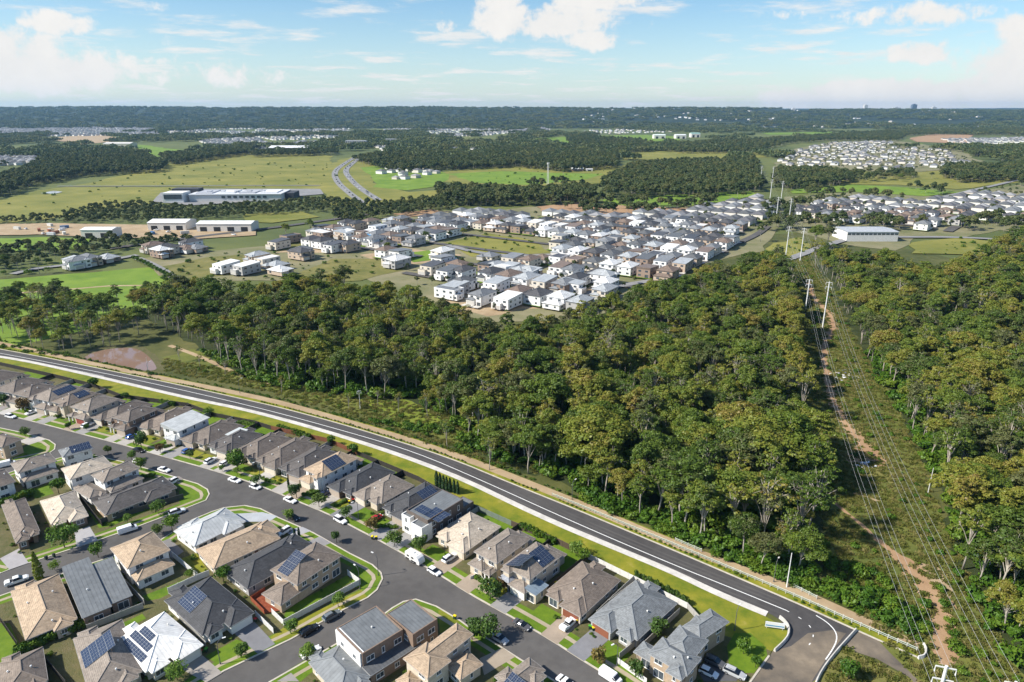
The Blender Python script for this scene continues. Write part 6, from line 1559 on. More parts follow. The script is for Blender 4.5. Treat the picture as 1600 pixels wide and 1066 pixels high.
# ================================================================== poles, lamps, wires
POLEM = mat('galvanised steel', (.62, .62, .60), (.74, .74, .72), 1.0, rough=.45)
LAMPM = mat('grey lamp post', (.10, .10, .11), None, rough=.5)
def lamp_meshes():
    b = MB(); pts = [(0, 0, 0), (0, 0, 5.2)] + [(1.3 * (1 - math.cos(a)), 0, 5.2 + 1.5 * math.sin(a)) for a in (.3, .6, .9, 1.2, 1.57)]
    b.tube(pts, [.10, .075, .07, .065, .06, .055, .05], 8); b.tube([(0, 0, 0), (0, 0, .5)], .15, 8)
    h = MB(); h.box(1.2, 1.95, -.15, .15, 6.62, 6.74); h.box(1.3, 1.85, -.11, .11, 6.58, 6.62)
    return b.mesh('post', LAMPM), h.mesh('lamp_head', PALE)
LM = lamp_meshes()
for zone, x, y, a, lab in (('6', 1190, 745, .9, 'street lamp with curved arm beside the big corner house'), ('4', 850, 485, 2.4, 'street lamp at the end of the long white wall'), ('2', 1378, 955, .5, 'street lamp on the lawn of the charcoal-roofed white house'), ('3', 428, 435, 3.9, 'street lamp before the low brown roofs'), ('6', 455, 965, 3.7, 'street lamp before the slate-grey roof'), ('3', 1042, 690, 3.9, 'street lamp beside the white porch columns'),
                           ('1', 930, 110, .8, 'street lamp beyond the new road near the pond'), ('1', 1500, 220, .8, 'street lamp beyond the new road right of the pond'), ('5', 975, 165, .8, 'street lamp by the sandy path at the bush edge'), ('6', 1435, 440, .9, 'street lamp left of the power pole by the path'), ('4', 965, 400, 2.6, 'street lamp on the corner verge by the crossing'), ('5', 430, 660, 3.9, 'street lamp beside the low white garden wall')):
    p = Q(zone, x, y); e = empty('street_lamp', (p[0], p[1], .15), a); tag(e, lab, 'street lamp', 'street lamps'); put('post', LM[0], e); put('lamp_head', LM[1], e)
def power_pole(p, h, label, r=.26, arms=(), ang=0.0, name='power_pole', m=None):
    e = empty(name, (p[0], p[1], .05), ang); tag(e, label, 'power pole', 'power poles')
    b = MB(); b.tube([(0, 0, -.2), (0, 0, h)], [r, r * .6], 10); put('post', b.mesh('post', m or POLEM), e)
    for (z, l) in arms:
        b = MB(); b.bar((-l, 0, z), (l, 0, z), .16, .2); o = put('crossarm', b.mesh('crossarm', m or POLEM), e)
        for x in (-l, l):
            b = MB(); b.tube([(x, 0, z), (x, 0, z - 1.2)], [.05, .11], 6); put('insulator', b.mesh('insulator', PALE), o)
    return e
CAng = math.atan2(G(1255, 508)[1] - G(1215, 347)[1], G(1255, 508)[0] - G(1215, 347)[0])     # along the line
PA = [G(1255, 508), G(1227, 405), G(1212, 347), G(1203, 312), G(1188, 285)]
PB = [G(1285, 513), G(1250, 408), G(1232, 350), G(1220, 315), G(1206, 287)]
HP = 27.0
d = Vector((PA[0][0] - PA[1][0], PA[0][1] - PA[1][1])).normalized()
NEARP = [G(1479, 1041, HP), G(1588, 1066, HP)]
arm = math.atan2(d.x, -d.y)
WIRE = mat('power line', (.40, .40, .40), None, rough=.5)
words = ['nearest', 'second', 'third', 'fourth', 'fifth']
for s, PL, side in ((0, PA, 'left'), (1, PB, 'right')):
    for i, p in enumerate(PL):
        power_pole(p, HP, '%s white steel power pole from the viewer in the %s line of the clearing' % (words[i], side), .42 if i < 2 else .48, ((HP - .4, 1.6), (HP - 3.0, 1.6)), arm)
    power_pole(NEARP[s], HP, 'white steel power pole at the bottom right end of the %s line' % side, .42, ((HP - .4, 1.6), (HP - 3.0, 1.6)), arm)
    chain = [NEARP[s]] + PL
    pv = Vector((math.cos(arm), math.sin(arm)))
    for w, (off, z) in enumerate(((-1.6, HP - 1.6), (1.6, HP - 1.6), (-1.6, HP - 4.2), (1.6, HP - 4.2))):
        b = MB(); c2 = [(chain[0][0] + d.x * 160, chain[0][1] + d.y * 160)] + chain
        for a, q in zip(c2[:-1], c2[1:]):
            L_ = math.dist(a, q); sag = 2.6 * (L_ / 170) ** 2
            pts = []
            for k in range(15):
                t = k / 14; pts.append((a[0] + (q[0] - a[0]) * t + pv.x * off, a[1] + (q[1] - a[1]) * t + pv.y * off, z - 4 * sag * t * (1 - t)))
            b.tube(pts, .025, 4, cap=False)
        o = put('power_line', b.mesh('power_line', WIRE)); tag(o, '%s %s wire strung along the %s line of poles' % (('upper', 'upper', 'lower', 'lower')[w], ('left', 'right', 'left', 'right')[w], side), 'cable', 'power lines')
power_pole(G(1229, 918), 10.5, 'single pale power pole at the bush edge beside the sandy path', .17, (), 0)
power_pole(G(563, 640), 8.5, 'small power pole in the clearing beyond the new road', .13, ((8.2, .8),), .5)
power_pole(G(232, 580), 7.0, 'slim pole beside the pond', .10, (), .5)
power_pole(G(1450, 770), 9, 'weathered pole among the right-hand gums', .14, (), .5)

# guard rail between the far kerb and the path: each post and rail its own
GR = [p for p in resample(offset_line(FAR, 2.1), 2.0) if to_px(p)[0] > 862]
RAILM = mat('pale green rail', (.48, .56, .47), (.6, .66, .57), 2.0, rough=.5)
o0 = GR[0]; e = empty('guard_rail', (o0[0], o0[1], .1)); tag(e, 'low pale green guard rail with white posts beside the new road', 'guard rail')
b = MB(); b.box(-.08, .08, -.08, .08, 0, 1.15); b.box(-.11, .11, -.11, .11, 1.15, 1.2); GPOST = b.mesh('post', CONCRETE)
b = MB(); b.box(-1.0, 1.0, -.035, .035, .92, 1.05); b.box(-1.0, 1.0, -.03, .03, .5, .6); GRAIL = b.mesh('rail', RAILM)
for i, p in enumerate(GR):
    put('post', GPOST, e, (p[0] - o0[0], p[1] - o0[1], 0))
    if i + 1 < len(GR):
        q = GR[i + 1]; put('rail', GRAIL, e, ((p[0] + q[0]) / 2 - o0[0], (p[1] + q[1]) / 2 - o0[1], 0), math.atan2(q[1] - p[1], q[0] - p[0]), scale=(math.dist(p, q) / 2, 1, 1))
# short rails on the bush side of the path
for pts, lab in ((GP((1055, 846), (1078, 856), (1100, 865)), 'short white rail on the bush side of the path'), (GP((1240, 919), (1262, 930), (1285, 942)), 'short white rail behind the pale pole')):
    ln = resample(pts, 2.0); e = empty('path_rail', (*ln[0], .1)); tag(e, lab, 'guard rail')
    for i, p in enumerate(ln):
        put('post', GPOST, e, (p[0] - ln[0][0], p[1] - ln[0][1], 0))
        if i + 1 < len(ln):
            q = ln[i + 1]; put('rail', GRAIL, e, ((p[0] + q[0]) / 2 - ln[0][0], (p[1] + q[1]) / 2 - ln[0][1], 0), math.atan2(q[1] - p[1], q[0] - p[0]), scale=(math.dist(p, q) / 2, 1, 1))
# white barriers at the road bend: every block its own part
def barrier(name, pts, label):
    ln = resample(smooth_line(pts, 2), 1.5); o = ln[0]; e = empty(name, (o[0], o[1], .06)); tag(e, label, 'barrier', 'white road barriers')
    m = MB(); m.v = [(-.74, -.3, 0), (.74, -.3, 0), (.74, .3, 0), (-.74, .3, 0), (-.72, -.12, .85), (.72, -.12, .85), (.72, .12, .85), (-.72, .12, .85)]
    m.f = [(4, 5, 6, 7), (0, 1, 5, 4), (1, 2, 6, 5), (2, 3, 7, 6), (3, 0, 4, 7)]; m.mi = [0] * 5; me = m.mesh('block', CONCRETE)
    for a, b in zip(ln[:-1], ln[1:]): put('block', me, e, ((a[0] + b[0]) / 2 - o[0], (a[1] + b[1]) / 2 - o[1], 0), math.atan2(b[1] - a[1], b[0] - a[0]))
barrier('road_barrier', GP((1218, 966), (1230, 976), (1234, 988), (1228, 1002), (1206, 1022)), 'white block barrier around the inside of the road bend')
barrier('road_barrier', GP((1337, 986), (1300, 1027), (1278, 1058), (1268, 1090)), 'white block barrier across the unfinished road')
barrier('road_barrier', GP((1434, 1030), (1444, 1028), (1448, 1018), (1441, 1006)), 'short white block barrier at the end of the path')
# direction sign at the bend
p = G(1210, 984); e = empty('sign', (p[0], p[1], .1), -.2); tag(e, 'white and blue sign board at the road bend', 'sign')
b = MB(); b.box(-2.2, 2.2, -.05, .05, .5, 2.0); put('board', b.mesh('board', mat('white sign', (.8, .8, .8), None)), e)
b = MB(); b.box(-2.1, 2.1, -.06, -.05, .85, 1.15); put('stripe', b.mesh('stripe', mat('blue sign', (.05, .25, .45), None)), e)
for x in (-1.8, 1.8): b = MB(); b.bar((x, .1, 0), (x, .1, 2.0), .09, .09); put('post', b.mesh('post', POLEM), e)
# rubbish dumped beside the dirt track
rr = random.Random(77)
for (cx, cy, n, sx, sy, lab, grp) in ((1318, 588, 34, 18, 7, 'pale piece of rubbish in the upper dump beside the dirt track', 'rubbish of the upper dump'), (1352, 727, 22, 14, 5, 'pale piece of rubbish in the lower dump beside the dirt pad', 'rubbish of the lower dump')):
    for i in range(n):
        p = G(cx + rr.gauss(0, sx * .5), cy + rr.gauss(0, sy * .5)); b = MB(); s = rr.uniform(.3, .95)
        b.v = [(rr.uniform(-1, 1) * s, rr.uniform(-1, 1) * s, rr.uniform(0, .6) * s) for _ in range(7)]
        bm = bmesh.new(); [bm.verts.new(v) for v in b.v]; bmesh.ops.convex_hull(bm, input=bm.verts); me = bpy.data.meshes.new('rubbish'); bm.to_mesh(me); bm.free(); me.materials.append(TRIM)
        c = rr.choice([(.75, .75, .74), (.7, .7, .68), (.5, .52, .55), (.12, .14, .25), (.55, .5, .42)])
        o = put('rubbish', me, None, (p[0], p[1], .1), color=(*c, 1)); tag(o, lab, 'rubbish', grp)
# ================================================================== the new estate beyond the bush
from mathutils import noise as mnoise
def copy_tree(o, parent=None):
    c = o.copy(); COL.objects.link(c); c.parent = parent
    for ch in list(KIDS.get(o.name, ())):
        KIDS.setdefault(c.name, []).append(copy_tree(ch, c))
    return c
def estate_boxes(k):
    W, D = [(10.5, 15), (9.5, 14), (11.5, 16), (9, 15), (12, 14), (10, 16), (11, 13), (8.5, 14)][k]
    if k in (0, 2, 5): bs = [dict(x0=-W / 2, x1=W / 2, y0=1.2, y1=D, ze=5.7), dict(x0=-W / 2, x1=W * .08, y0=-.6, y1=4, ze=3.0, garage=True), dict(x0=W * .1, x1=W * .48, y0=-.3, y1=4, ze=5.66)]
    elif k in (1, 3): bs = [dict(x0=-W / 2, x1=W / 2, y0=0, y1=D, ze=5.9, kind='skillionB', ov=.2), dict(x0=-W / 2 + .2, x1=W * .1, y0=-1.8, y1=2, ze=3.2, kind='flat', garage=True)]
    elif k == 4: bs = [dict(x0=-W / 2, x1=W / 2, y0=1.6, y1=D, ze=2.9), dict(x0=-W / 2 + .03, x1=0, y0=-.6, y1=6, ze=2.88, garage=True)]
    elif k == 6: bs = [dict(x0=-W / 2, x1=W / 2, y0=0, y1=D, ze=5.7), dict(x0=-W / 2, x1=W / 2, y0=D - 2, y1=D + 4.5, ze=3.0), dict(x0=W * .02, x1=W * .45, y0=-1.5, y1=3, ze=5.67)]
    else: bs = [dict(x0=-W / 2, x1=W / 2, y0=0, y1=D, ze=5.6, kind='flat'), dict(x0=-W / 2, x1=W * .1, y0=-1.6, y1=1, ze=3.1, kind='flat', garage=True)]
    return bs, W, D
EPROTO = {}
def estate_house(k, x, y, ang, rc, wc, label, group, name='estate_house'):
    if k not in EPROTO:
        e = empty(name, (0, 0, 0)); bs, W, D = estate_boxes(k)
        build_house(e, bs, rc, wc, dict(garage='L', few=True, seed=40 + k, vents=False, gcol=(.5, .48, .45), pitch=R(24)))
        for ch in KIDS[e.name]:       # small things the distance swallows are not repeated
            keep = []
            for s in KIDS.get(ch.name, ()):
                if s.name.startswith(('gutter', 'handle', 'frame')): bpy.data.objects.remove(s)
                else: keep.append(s)
            KIDS[ch.name] = keep
        EPROTO[k] = e
    else: e = copy_tree(EPROTO[k])
    e.location = (x, y, 1.3 if name == 'estate_house' else .3); e.rotation_euler = (0, 0, ang)
    e.scale = (1.2, 1.2, 1.1)
    for ch in KIDS[e.name]:
        if ch.name.startswith('roof'):
            ch.color = (*rc, 1)
            for s in KIDS.get(ch.name, ()): s.color = (*rc, 1)
        elif ch.name.startswith('wall'): ch.color = (*wc, 1)
    tag(e, label, 'house', group); return e
E_ROOF = [('charcoal', (.075, .078, .085)), ('dark grey', (.12, .125, .13)), ('grey', (.22, .23, .24)), ('charcoal', (.09, .09, .095)), ('pale grey', (.38, .40, .41)), ('white', (.72, .72, .70)), ('grey', (.18, .19, .20)), ('brown', (.20, .15, .12))]
E_WALL = [('white', (.80, .79, .77)), ('white', (.76, .75, .73)), ('cream', (.62, .56, .47)), ('grey', (.42, .41, .40)), ('brick', (.30, .22, .17)), ('white', (.78, .78, .77)), ('tan', (.48, .38, .29))]
re_ = random.Random(2024)
EA = R(-33)
PLACED = []
def put_estate(x, y, ang, where, k=None, rc=None, wc=None):
    k = re_.choice([0, 0, 1, 2, 2, 3, 4, 5, 5, 6, 6, 7]) if k is None else k
    r_ = rc or re_.choice(E_ROOF); w_ = wc or re_.choice(E_WALL)
    PLACED.append((x, y))
    st = 'single-storey' if k == 4 else ('boxy two-storey' if k in (1, 3, 7) else 'two-storey')
    return estate_house(k, x, y, ang, r_[1], w_[1], ' '.join(('%s %s house, %s roof, %s' % (w_[0], st, r_[0], where)).split()[:16]), 'houses of the new estate')
# traced houses nearest to the bush and to the left
TR = [(104, 424, 'first from the left edge beyond the lime field', 0), (132, 422, 'second from the left edge beyond the lime field', 2), (152, 418, 'third from the left edge beyond the lime field', 5), (180, 412, 'fourth from the left beyond the lime field, by the tree line', 4), (225, 398, 'left end of the cluster behind the planted street', 0), (243, 402, 'second of the cluster behind the planted street', 2), (264, 405, 'at the front corner of the cluster behind the planted street', 0), (283, 393, 'at the rear of the cluster behind the planted street', 5), (303, 397, 'fifth of the cluster behind the planted street', 4), (318, 396, 'right end of the cluster behind the planted street', 4),
      (340, 430, 'left one of the pale roofs above the bush on the left', 1), (372, 432, 'right one of the pale roofs above the bush on the left', 1), (388, 415, 'above the two pale roofs on the left', 0), (405, 420, 'right of the house above the two pale roofs', 7), (425, 392, 'standing alone on the left grass lots', 1), (458, 406, 'left one of the pair on the left grass lots', 0), (484, 408, 'right one of the pair on the left grass lots', 2), (512, 397, 'left one of the pair behind a dark fence', 3), (534, 396, 'right one of the pair behind a dark fence', 0), (418, 425, 'at the bush edge left of the dark long roof', 4), (452, 432, 'long dark one at the bush edge', 4),
      (512, 376, 'left one of the pale terraces', 1), (530, 376, 'second of the pale terraces', 1), (548, 376, 'third of the pale terraces', 1), (566, 376, 'last of the pale terraces, beside blue sheeting', 1), (608, 422, 'at the bush edge behind tall gums', 2), (630, 420, 'right of the one behind tall gums', 0), (680, 408, 'standing alone on the middle grass lot', 2), (730, 422, 'tan one on the sandy lots', 4), (755, 410, 'long low one behind the sandy lots', 4), (762, 432, 'first of the white row on the sandy lots', 5), (785, 434, 'second of the white row on the sandy lots', 1), (802, 440, 'third of the white row on the sandy lots', 0),
      (665, 432, 'left one of the cluster at the bush edge', 1), (690, 440, 'middle one of the cluster at the bush edge', 3), (712, 440, 'right one of the cluster at the bush edge', 0), (700, 466, 'in front of the bush edge cluster', 1), (718, 470, 'lowest of the bush edge cluster', 7), (765, 460, 'white one right of the bush edge cluster', 1), (782, 486, 'white one alone at the very edge of the bush', 1), (818, 442, 'left one of the row above the bare lots', 1), (842, 440, 'second of the row above the bare lots', 0), (866, 434, 'third of the row above the bare lots', 3), (884, 438, 'right one of the row above the bare lots', 5), (910, 460, 'left one of the two white houses by the bush', 1), (937, 460, 'right one of the two white houses by the bush', 0), (962, 446, 'behind the two white houses by the bush', 2)]
for px, py, where, k in TR:
    x, y = G(px, py); put_estate(x, y, EA + re_.choice([0, 0, math.pi / 2]), where, k, E_ROOF[4 + re_.randrange(2)] if 'pale' in where or 'white' in where else None, E_WALL[0] if 'white' in where else None)
ESTATE = GP((545, 378), (620, 352), (700, 338), (800, 333), (850, 338), (940, 341), (1060, 336), (1185, 312), (1215, 322), (1195, 352), (1150, 372), (1145, 392), (1070, 424), (1000, 456), (960, 476), (900, 482), (850, 488), (780, 495), (700, 474), (640, 446), (610, 425), (700, 408), (760, 410), (830, 410), (880, 398), (840, 372), (760, 362), (690, 378), (650, 392), (560, 392))
EXTRA_H = []     # houses beyond the three hundred largest, kept for the uncounted mass
def estate_grid(ANG, poly, v0, v1, lot, back, street, cap, keep, where_fmt, kinds=None, roofs=None):
    ca, sa = math.cos(ANG), math.sin(ANG); grid = []; row = 0; v = v0; yards = MB(); paves = MB()
    while v < v1:
        flip = row % 2; u = -1100.0; run = []
        while u < 1100:
            x, y = u * ca - v * sa, u * sa + v * ca
            if inside((x, y), poly) and visible((x, y), 0, 10):
                run.append(u)
                if all(math.dist((x, y), q) > 15 for q in PLACED): grid.append((row, x, y, flip))
            u += lot
        if flip and run:      # the street in front of this row
            vv = v + street / 2; A, B = min(run) - lot * .6, max(run) + lot * .6
            FZ[0] += .01
            strip('estate_street', [(A * ca - vv * sa, A * sa + vv * ca), (B * ca - vv * sa, B * sa + vv * ca)], -3.4, 3.4, ASPHALT, FZ[0])
        v += back if flip == 0 else street; row += 1
    grid = [g for g in grid if re_.random() < keep]
    grid.sort(key=lambda g: g[1] ** 2 + g[2] ** 2)
    for g in grid[cap:]: EXTRA_H.append((g[1], g[2] + 8, .3, 1.1, ANG))
    near = grid[:cap]; rows = sorted(set(g[0] for g in near)); byrow = {}
    for g in near: byrow.setdefault(g[0], []).append(g)
    for r0, l in byrow.items():
        for i, (_, x, y, flip) in enumerate(sorted(l, key=lambda g: g[1])):
            a = ANG + (math.pi if flip else 0)
            put_estate(x, y, a, where_fmt % (ordn(i), ordn(rows.index(r0))), re_.choice(kinds) if kinds else None, re_.choice(roofs) if roofs else None)
    for _, x, y, flip in grid:       # lawns and driveways of each lot
        a = ANG + (math.pi if flip else 0); c_, s_ = math.cos(a), math.sin(a)
        def w(p, q): return (x + p * c_ - q * s_, y + p * s_ + q * c_, 1.35)
        hw = lot * .46
        (yards if re_.random() < .6 else paves).poly([w(-hw, -4.5), w(hw * .1, -4.5), w(hw * .1, 0), w(-hw, 0)])
        paves.poly([w(hw * .2, -4.5), w(hw * .9, -4.5), w(hw * .9, 0), w(hw * .2, 0)])
        if re_.random() < .75: yards.poly([w(-hw, 15), w(hw, 15), w(hw, 20), w(-hw, 20)])
    tag(put('estate_lawns', yards.mesh('estate_lawns', LAWN)), kind='structure'); tag(put('estate_paving', paves.mesh('estate_paving', CONCRETE)), kind='structure')
FZ[0] = 1.0
estate_grid(EA, ESTATE, 280.0, 1150.0, 15.0, 39.0, 14.0, 165, .95, '%s from left in %s estate row from the bush')
estate_grid(EA, GP((425, 392), (470, 372), (560, 352), (640, 346), (680, 372), (640, 396), (640, 412), (590, 402), (540, 394), (480, 388)), 280.0, 1150.0, 15.0, 39.0, 14.0, 45, .85, '%s in %s row of the left estate part')
N_EST = len(PLACED)
EST_R = GP((1238, 330), (1300, 318), (1330, 312), (1420, 316), (1455, 318), (1570, 292), (1690, 290), (1700, 360), (1570, 346), (1500, 352), (1450, 362), (1400, 350), (1330, 350), (1250, 345))
EB = math.atan2(G(1600, 308)[1] - G(1480, 363)[1], G(1600, 308)[0] - G(1480, 363)[0]) - math.pi / 2
estate_grid(EB, EST_R, -300.0, 1200.0, 16.0, 42.0, 17.0, 48, .85, '%s in %s row right of the power lines', [0, 2, 5, 6, 4], E_ROOF[:4] + E_ROOF[6:])
# ------------------------------------------------------------------ larger buildings farther out
CORR_M = mat('white cladding', (.72, .71, .69), (.80, .79, .77), .5)
def shed(px0, px1, py, depth, hh, label, doors=4, name='warehouse', roofcol=(.80, .80, .79), wallcol=(.70, .66, .60), cat='warehouse', door_col=DARKM, rise=.08, wins=0):
    a, b = Vector(G(px0, py)), Vector(G(px1, py)); W = (b - a).length; ang = math.atan2((b - a).y, (b - a).x)
    e = empty(name, (a.x, a.y, .3), ang); tag(e, label, cat, 'large far buildings')
    m = MB(); m.box(0, W, 0, depth, 0, hh); put('wall', m.mesh('wall', WALLM), e, color=(*wallcol, 1))
    m = MB(); t = depth * rise; x0, x1 = -.5, W + .5
    m.poly([(x0, -.5, hh), (x1, -.5, hh), (x1, depth / 2, hh + t), (x0, depth / 2, hh + t)], [(0, 0), (W, 0), (W, depth / 2), (0, depth / 2)]); m.poly([(x0, depth / 2, hh + t), (x1, depth / 2, hh + t), (x1, depth + .5, hh), (x0, depth + .5, hh)], [(0, 0), (W, 0), (W, depth / 2), (0, depth / 2)])
    m.poly([(x0, -.5, hh), (x0, depth / 2, hh + t), (x0, depth + .5, hh)], [(0, 0)] * 3); m.poly([(x1, depth + .5, hh), (x1, depth / 2, hh + t), (x1, -.5, hh)], [(0, 0)] * 3)
    put('roof', m.mesh('roof', SHEETM), e, color=(*roofcol, 1))
    for i in range(doors):
        m = MB(); c = W * (i + .5) / doors; m.box(c - W * .16 / doors - 1.2, c + W * .16 / doors + 1.2, -.08, .1, 0, hh * .62); put('roller_door', m.mesh('roller_door', door_col), e)
    for i in range(wins):
        m = MB(); c = W * (i + .5) / wins; m.box(c - 1.6, c + 1.6, -.08, .1, hh * .68, hh * .86); put('window', m.mesh('window', GLASS), e)
    return e
shed(232, 291, 361, 26, 8, 'white warehouse with dark roller doors left of the long one', 3)
shed(308, 393, 363, 22, 8, 'long white warehouse with dark roller doors beside the yard', 4)
shed(128, 176, 373, 18, 8, 'pale shed with two dark openings beside the yard', 2)
# shopping centre: long white hall, glass front, dark wings
p0 = G(236, 318); e = empty('shopping_centre', (*p0, .3), 0.06); tag(e, 'long white-roofed shopping centre with dark end wings in the far paddock', 'shopping centre')
def sc_box(name, x0, x1, y0, y1, z0, z1, col, m=None): b = MB(); b.box(x0, x1, y0, y1, z0, z1); return put(name, b.mesh(name, m or WALLM), e, color=(*col, 1))
S_ = (G(460, 312)[0] - p0[0]) / 100.0
sc_box('wall', 26 * S_, 94 * S_, 10, 60, 0, 9, (.62, .61, .58)); r_ = sc_box('roof', 25.5 * S_, 94.5 * S_, 9, 61, 9, 10, (.62, .63, .64), TRIM)
for i in range(4): sc_box('roof_bay', (30 + i * 16) * S_, (42 + i * 16) * S_, 16 + 4 * (i % 2), 52, 10, 11.2, ((.74, .74, .73) if i % 2 else (.42, .43, .45)), TRIM)
sc_box('end_wing', 72 * S_, 101 * S_, 30, 62, 0, 8.5, (.05, .055, .065)); sc_box('end_wing', 7 * S_, 27 * S_, 40, 60, 0, 14, (.05, .055, .065)); sc_box('entry_hall', 9 * S_, 24 * S_, 0, 26, 0, 13, (.68, .68, .67)); sc_box('glass_front', 10 * S_, 23 * S_, -.4, .3, 5, 11, (1, 1, 1), GLASS)
for i in range(8): sc_box('window', (50 + i * 4.4) * S_, (52.6 + i * 4.4) * S_, 9.6, 10.2, 4.5, 7.5, (1, 1, 1), GLASS)
for i in range(5): sc_box('roof_plant', (36 + i * 10) * S_, (39 + i * 10) * S_, 28, 36, 10, 12.2, (.45, .46, .48), TRIM)
# containers and work vehicles in the yard
for i in range(26):
    q = G(re_.uniform(10, 390), re_.uniform(354, 370)); a = re_.uniform(0, 3.14)
    if i % 2:
        car(re_.choice(['van', 'ute', 'suv']), q, a, WHT, '%s work vehicle from the left in the far work yard' % ordn(i // 2), 1.0); continue
    e2 = empty('shipping_container', (*q, .9), a); tag(e2, '%s shipping container listed in the far work yard' % ordn(i // 2), 'container', 'containers in the work yard')
    b = MB(); b.box(-4, 4, -1.25, 1.25, 0, 2.6); put('body', b.mesh('body', TRIM), e2, color=(*re_.choice([(.08, .16, .30), (.55, .54, .5), (.30, .12, .06), (.6, .6, .6)]), 1))
    b = MB(); b.box(3.98, 4.06, -1.15, -.03, .1, 2.5); b.box(3.98, 4.06, .03, 1.15, .1, 2.5); put('door', b.mesh('door', TRIM), e2, color=(.4, .4, .4, 1))
# office building on the right
shed(1322, 1402, 378, 30, 9, 'long low white office building left of the right-hand estate street', 0, 'office_building', (.42, .44, .46), (.72, .71, .69), 'office', GLASS, .03, 12)
shed(420, 480, 238, 60, 12, 'large far warehouse with red and white front beyond the paddock', 6, roofcol=(.8, .8, .8), wallcol=(.62, .35, .32))
shed(540, 572, 229, 30, 18, 'pale far apartment block left of the trees', 0, 'apartment_block', (.5, .5, .5), (.50, .48, .45), 'apartment block', GLASS, .02, 9)
shed(602, 625, 225, 30, 16, 'pale far apartment block right of the highway trees', 0, 'apartment_block', (.5, .5, .5), (.45, .45, .44), 'apartment block', GLASS, .02, 8)
shed(162, 204, 232, 45, 14, 'pale building site block on the left rise', 5, 'building_shell', (.7, .66, .6), (.60, .54, .46), 'building')
shed(1022, 1040, 217, 40, 14, 'left one of the pale far sheds above the green field', 2, roofcol=(.75, .8, .75)); shed(1056, 1072, 217, 40, 14, 'middle one of the pale far sheds above the green field', 2); shed(1080, 1094, 215, 40, 16, 'right one of the pale far sheds above the green field', 2, roofcol=(.3, .5, .45))
shed(893, 912, 268, 14, 4, 'farmhouse with pale roof on the green paddock', 0, 'farmhouse', (.6, .62, .6), (.4, .25, .18), 'farmhouse', GLASS, .2, 4); shed(916, 926, 268, 10, 4, 'small white farm shed beside the farmhouse', 1, 'farm_shed')
for px, py, w, h_, lab in ((1347, 172, 40, 120, 'left one of the far city towers'), (1395, 173, 90, 90, 'pale wide far city tower'), (1422, 173, 55, 125, 'dark tall far city tower on the right skyline'), (1453, 173, 50, 95, 'right one of the far city towers'), (1150, 175, 60, 90, 'far city tower left of the power line'), (1236, 174, 45, 80, 'small far city tower right of the power line'), (1180, 175, 50, 85, 'far city tower near the power line')):
    t = 8600.0; d0 = px_dir(px, 200); x = d0.x / d0.y * t; e = empty('tower_block', (x, t, 40)); tag(e, lab, 'tower', 'far city towers')
    c = (.10, .13, .18) if 'dark' in lab else (.5, .5, .5)
    b = MB(); b.box(-w / 2, w / 2, -20, 20, 0, h_); put('wall', b.mesh('wall', WALLM), e, color=(*c, 1)); b = MB(); b.box(-w / 5, w / 5, -10, 10, h_, h_ + 8); put('roof_plant', b.mesh('roof_plant', TRIM), e, color=(*c, 1))
# lattice communications tower
p = G(856, 290); e = empty('communications_tower', (*p, .2)); tag(e, 'slim lattice communications tower in the far paddock', 'tower')
b = MB(); hh = 36
for sx, sy in ((-1, -1), (1, -1), (1, 1), (-1, 1)): b.bar((sx * 1.3, sy * 1.3, 0), (sx * .9, sy * .9, hh), .28, .28)
put('leg_frame', b.mesh('leg_frame', POLEM), e); b = MB()
for i in range(12):
    z = i * 3; k = 1.3 - .4 * z / hh
    for (a, c) in (((-k, -k), (k, -k)), ((k, -k), (k, k)), ((k, k), (-k, k)), ((-k, k), (-k, -k))): b.bar((*a, z), (*c, z + 3), .14, .14); b.bar((*a, z + 3), (*c, z + 3), .12, .12)
put('bracing', b.mesh('bracing', POLEM), e)
for i in range(6): a = i * 1.047; b = MB(); b.box(-.35, .35, -.15, .15, 0, 2.6); put('antenna', b.mesh('antenna', PALE), e, (math.cos(a) * 1.9, math.sin(a) * 1.9, hh - 3), a + 1.57)
b = MB(); b.bar((-2.2, 0, hh - .2), (2.2, 0, hh - .2), .2, .2); b.bar((0, -2.2, hh - .2), (0, 2.2, hh - .2), .2, .2); put('headframe', b.mesh('headframe', POLEM), e)
# vehicles on the highway and in the yards
HW = resample(smooth_line(GP((566, 244), (548, 258), (538, 268), (550, 284), (568, 299), (592, 314)), 2), 13)
nn = 0
for i, p in enumerate(HW[:-1]):
    if re_.random() < .75:
        q = HW[i + 1]; off = re_.choice([-2.5, 1.5]); a = math.atan2(q[1] - p[1], q[0] - p[0]); nn += 1
        car(re_.choice(['sedan', 'suv', 'hatch']), (p[0] - math.sin(a) * off, p[1] + math.cos(a) * off), a, re_.choice([WHT, WHT, SIL, BLK, GRYC]), '%s car from the far end in the highway queue' % ordn(nn - 1), 1.1)
HW2 = resample(smooth_line(GP((560, 243), (535, 258), (521, 270), (527, 286), (545, 302), (566, 318)), 2), 34); nn = 0
for i, p in enumerate(HW2[:-1]):
    q = HW2[i + 1]; a = math.atan2(q[1] - p[1], q[0] - p[0]); nn += 1
    car(re_.choice(['sedan', 'suv']), p, a + math.pi, re_.choice([WHT, BLK, GRYC]), '%s car from the far end on the open highway lanes' % ordn(nn - 1), 1.1)
